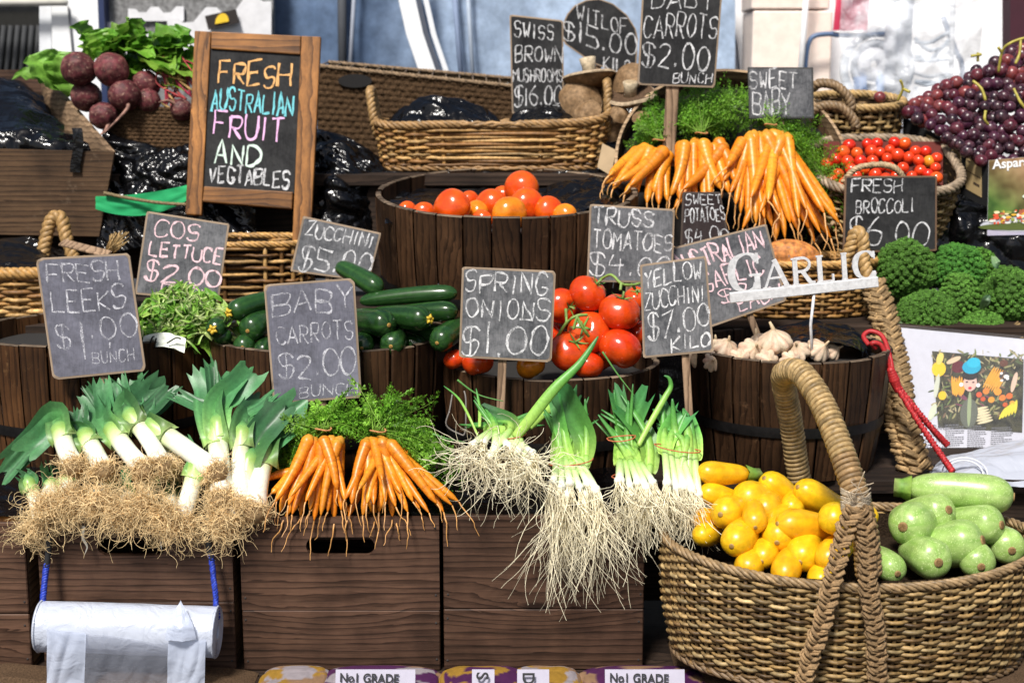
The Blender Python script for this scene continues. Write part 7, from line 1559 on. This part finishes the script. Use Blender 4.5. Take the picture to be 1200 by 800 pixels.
for ci, (x0, x1) in enumerate(((1110, 1134), (1138, 1162), (1168, 1196))):
    for k in range(11):
        y = 499 + k * 2.3 + (x0 - 1110) * .09; e = x1 - (Rn.uniform(2, 14) if k in (0, 5, 10) else Rn.uniform(0, 1)); x = x0
        while x < e - 1.5:
            l = Rn.uniform(1.6, 4.4); xe = min(e, x + l)
            mb.add([N_(*px2(x, y), 1.5), N_(*px2(xe, y + .05), 1.5), N_(*px2(xe, y + 1.15), 1.5), N_(*px2(x, y + 1.1), 1.5)], [(3, 2, 1, 0)], (.16, .16, .18), 0, False); x = xe + .6
part('text_lines', mb, M['vc'], npg)
u_ = (B - A); v_ = (A - D)
for k, tx in enumerate(('TURNS', 'A NEW', 'LEAF IN', 'FOOD LAND')): bfont('lettering', tx, N_(*px2(1084 + (10 if k == 0 else 0), 503 + k * 7.0), 2), u_, v_, .0185, mat_plain('news_ink', (.10, .10, .12), .7) if k == 0 else bpy.data.materials['news_ink'], npg, .0001, sx=.72)
M['sleeve'] = mat_plastic('clear_sleeve', (.85, .87, .92), .08, 0, .4, .35, .05)
mb = MB(); mb.grid(lambda u, v: N_(u * 1.05 - .03, v * 1.06 - .03, 9) + V((0, -.004 * noise.noise(V((u * 6, v * 5, 2))), 0)), 40, 30, (1, 1, 1)); part('plastic_sleeve', mb, M['sleeve'], npg)
# --- white plastic bag behind the pale zucchini, with a tub lid ring in it
M['whitebag'] = mat_plastic('white_bag_film', (.58, .61, .70), .25, .3, .5, .5)
wb = crinkle('white_bag', 'crumpled white plastic bag between the newspaper and the pale zucchini', fill_rows([[(1082, 552, .50), (1108, 534, .54), (1140, 528, .56), (1175, 518, .56), (1230, 504, .56)], [(1084, 564, .42), (1110, 545, .44), (1145, 540, .45), (1180, 533, .45), (1230, 524, .45)], [(1086, 590, .32), (1110, 575, .34), (1145, 572, .34), (1180, 570, .34), (1230, 570, .34)]]), 80, 50, .014, 12, 'whitebag', 8, 'plastic bag')
mb = MB(); c = P(1128, 552, .40)
for q in (.062, .05): mb.tube([c + V((q * math.cos(a), -.02 + .02 * math.sin(a), q * .62 * math.sin(a))) for a in [2 * PI * k / 40 for k in range(40)]], .0022, 6, (.75, .77, .82), 0, True)
solo('clear_lid', mb, M['vc'], 'round clear lid rim showing through the white plastic bag', 'lid')
# --- red cord on the garlic tub
rcd = thing('red_cord', 'red elastic cord looped over the garlic tub rim and hanging to the pale zucchini', 'cord', P(1046, 445, .44))
mb = MB()
for pts in ([(1018, 404, .50), (1012, 394, .53), (1020, 388, .54), (1034, 394, .52), (1042, 415, .47), (1046, 435, .445)], [(1026, 408, .47), (1022, 402, .46), (1032, 404, .46), (1040, 420, .455), (1045, 438, .45)]): mb.tube(cat([P(*q) for q in pts], 8), .0068, 8, (.42, .018, .02))
part('loop', mb, M['red'], rcd)
mb = MB()
for k in range(9): t_ = k / 8; c = P(1044 + 8 * t_, 434 + 22 * t_, .438); mb.ball(c, .0155 - .002 * abs(k - 4) * .5, 2, (.44, .02, .022))
part('knot', mb, M['red'], rcd)
mb = MB()
for pts in ([(1050, 452, .435), (1075, 492, .40), (1098, 526, .37), (1116, 552, .34)], [(1050, 450, .44), (1072, 478, .42), (1094, 504, .42), (1110, 521, .43)]): rope(mb, cat([P(*q) for q in pts], 24), .0085, .012, 2, 6, (.46, .02, .024), random.Random(1), thin=.75)
part('hanging_cord', mb, M['red'], rcd)
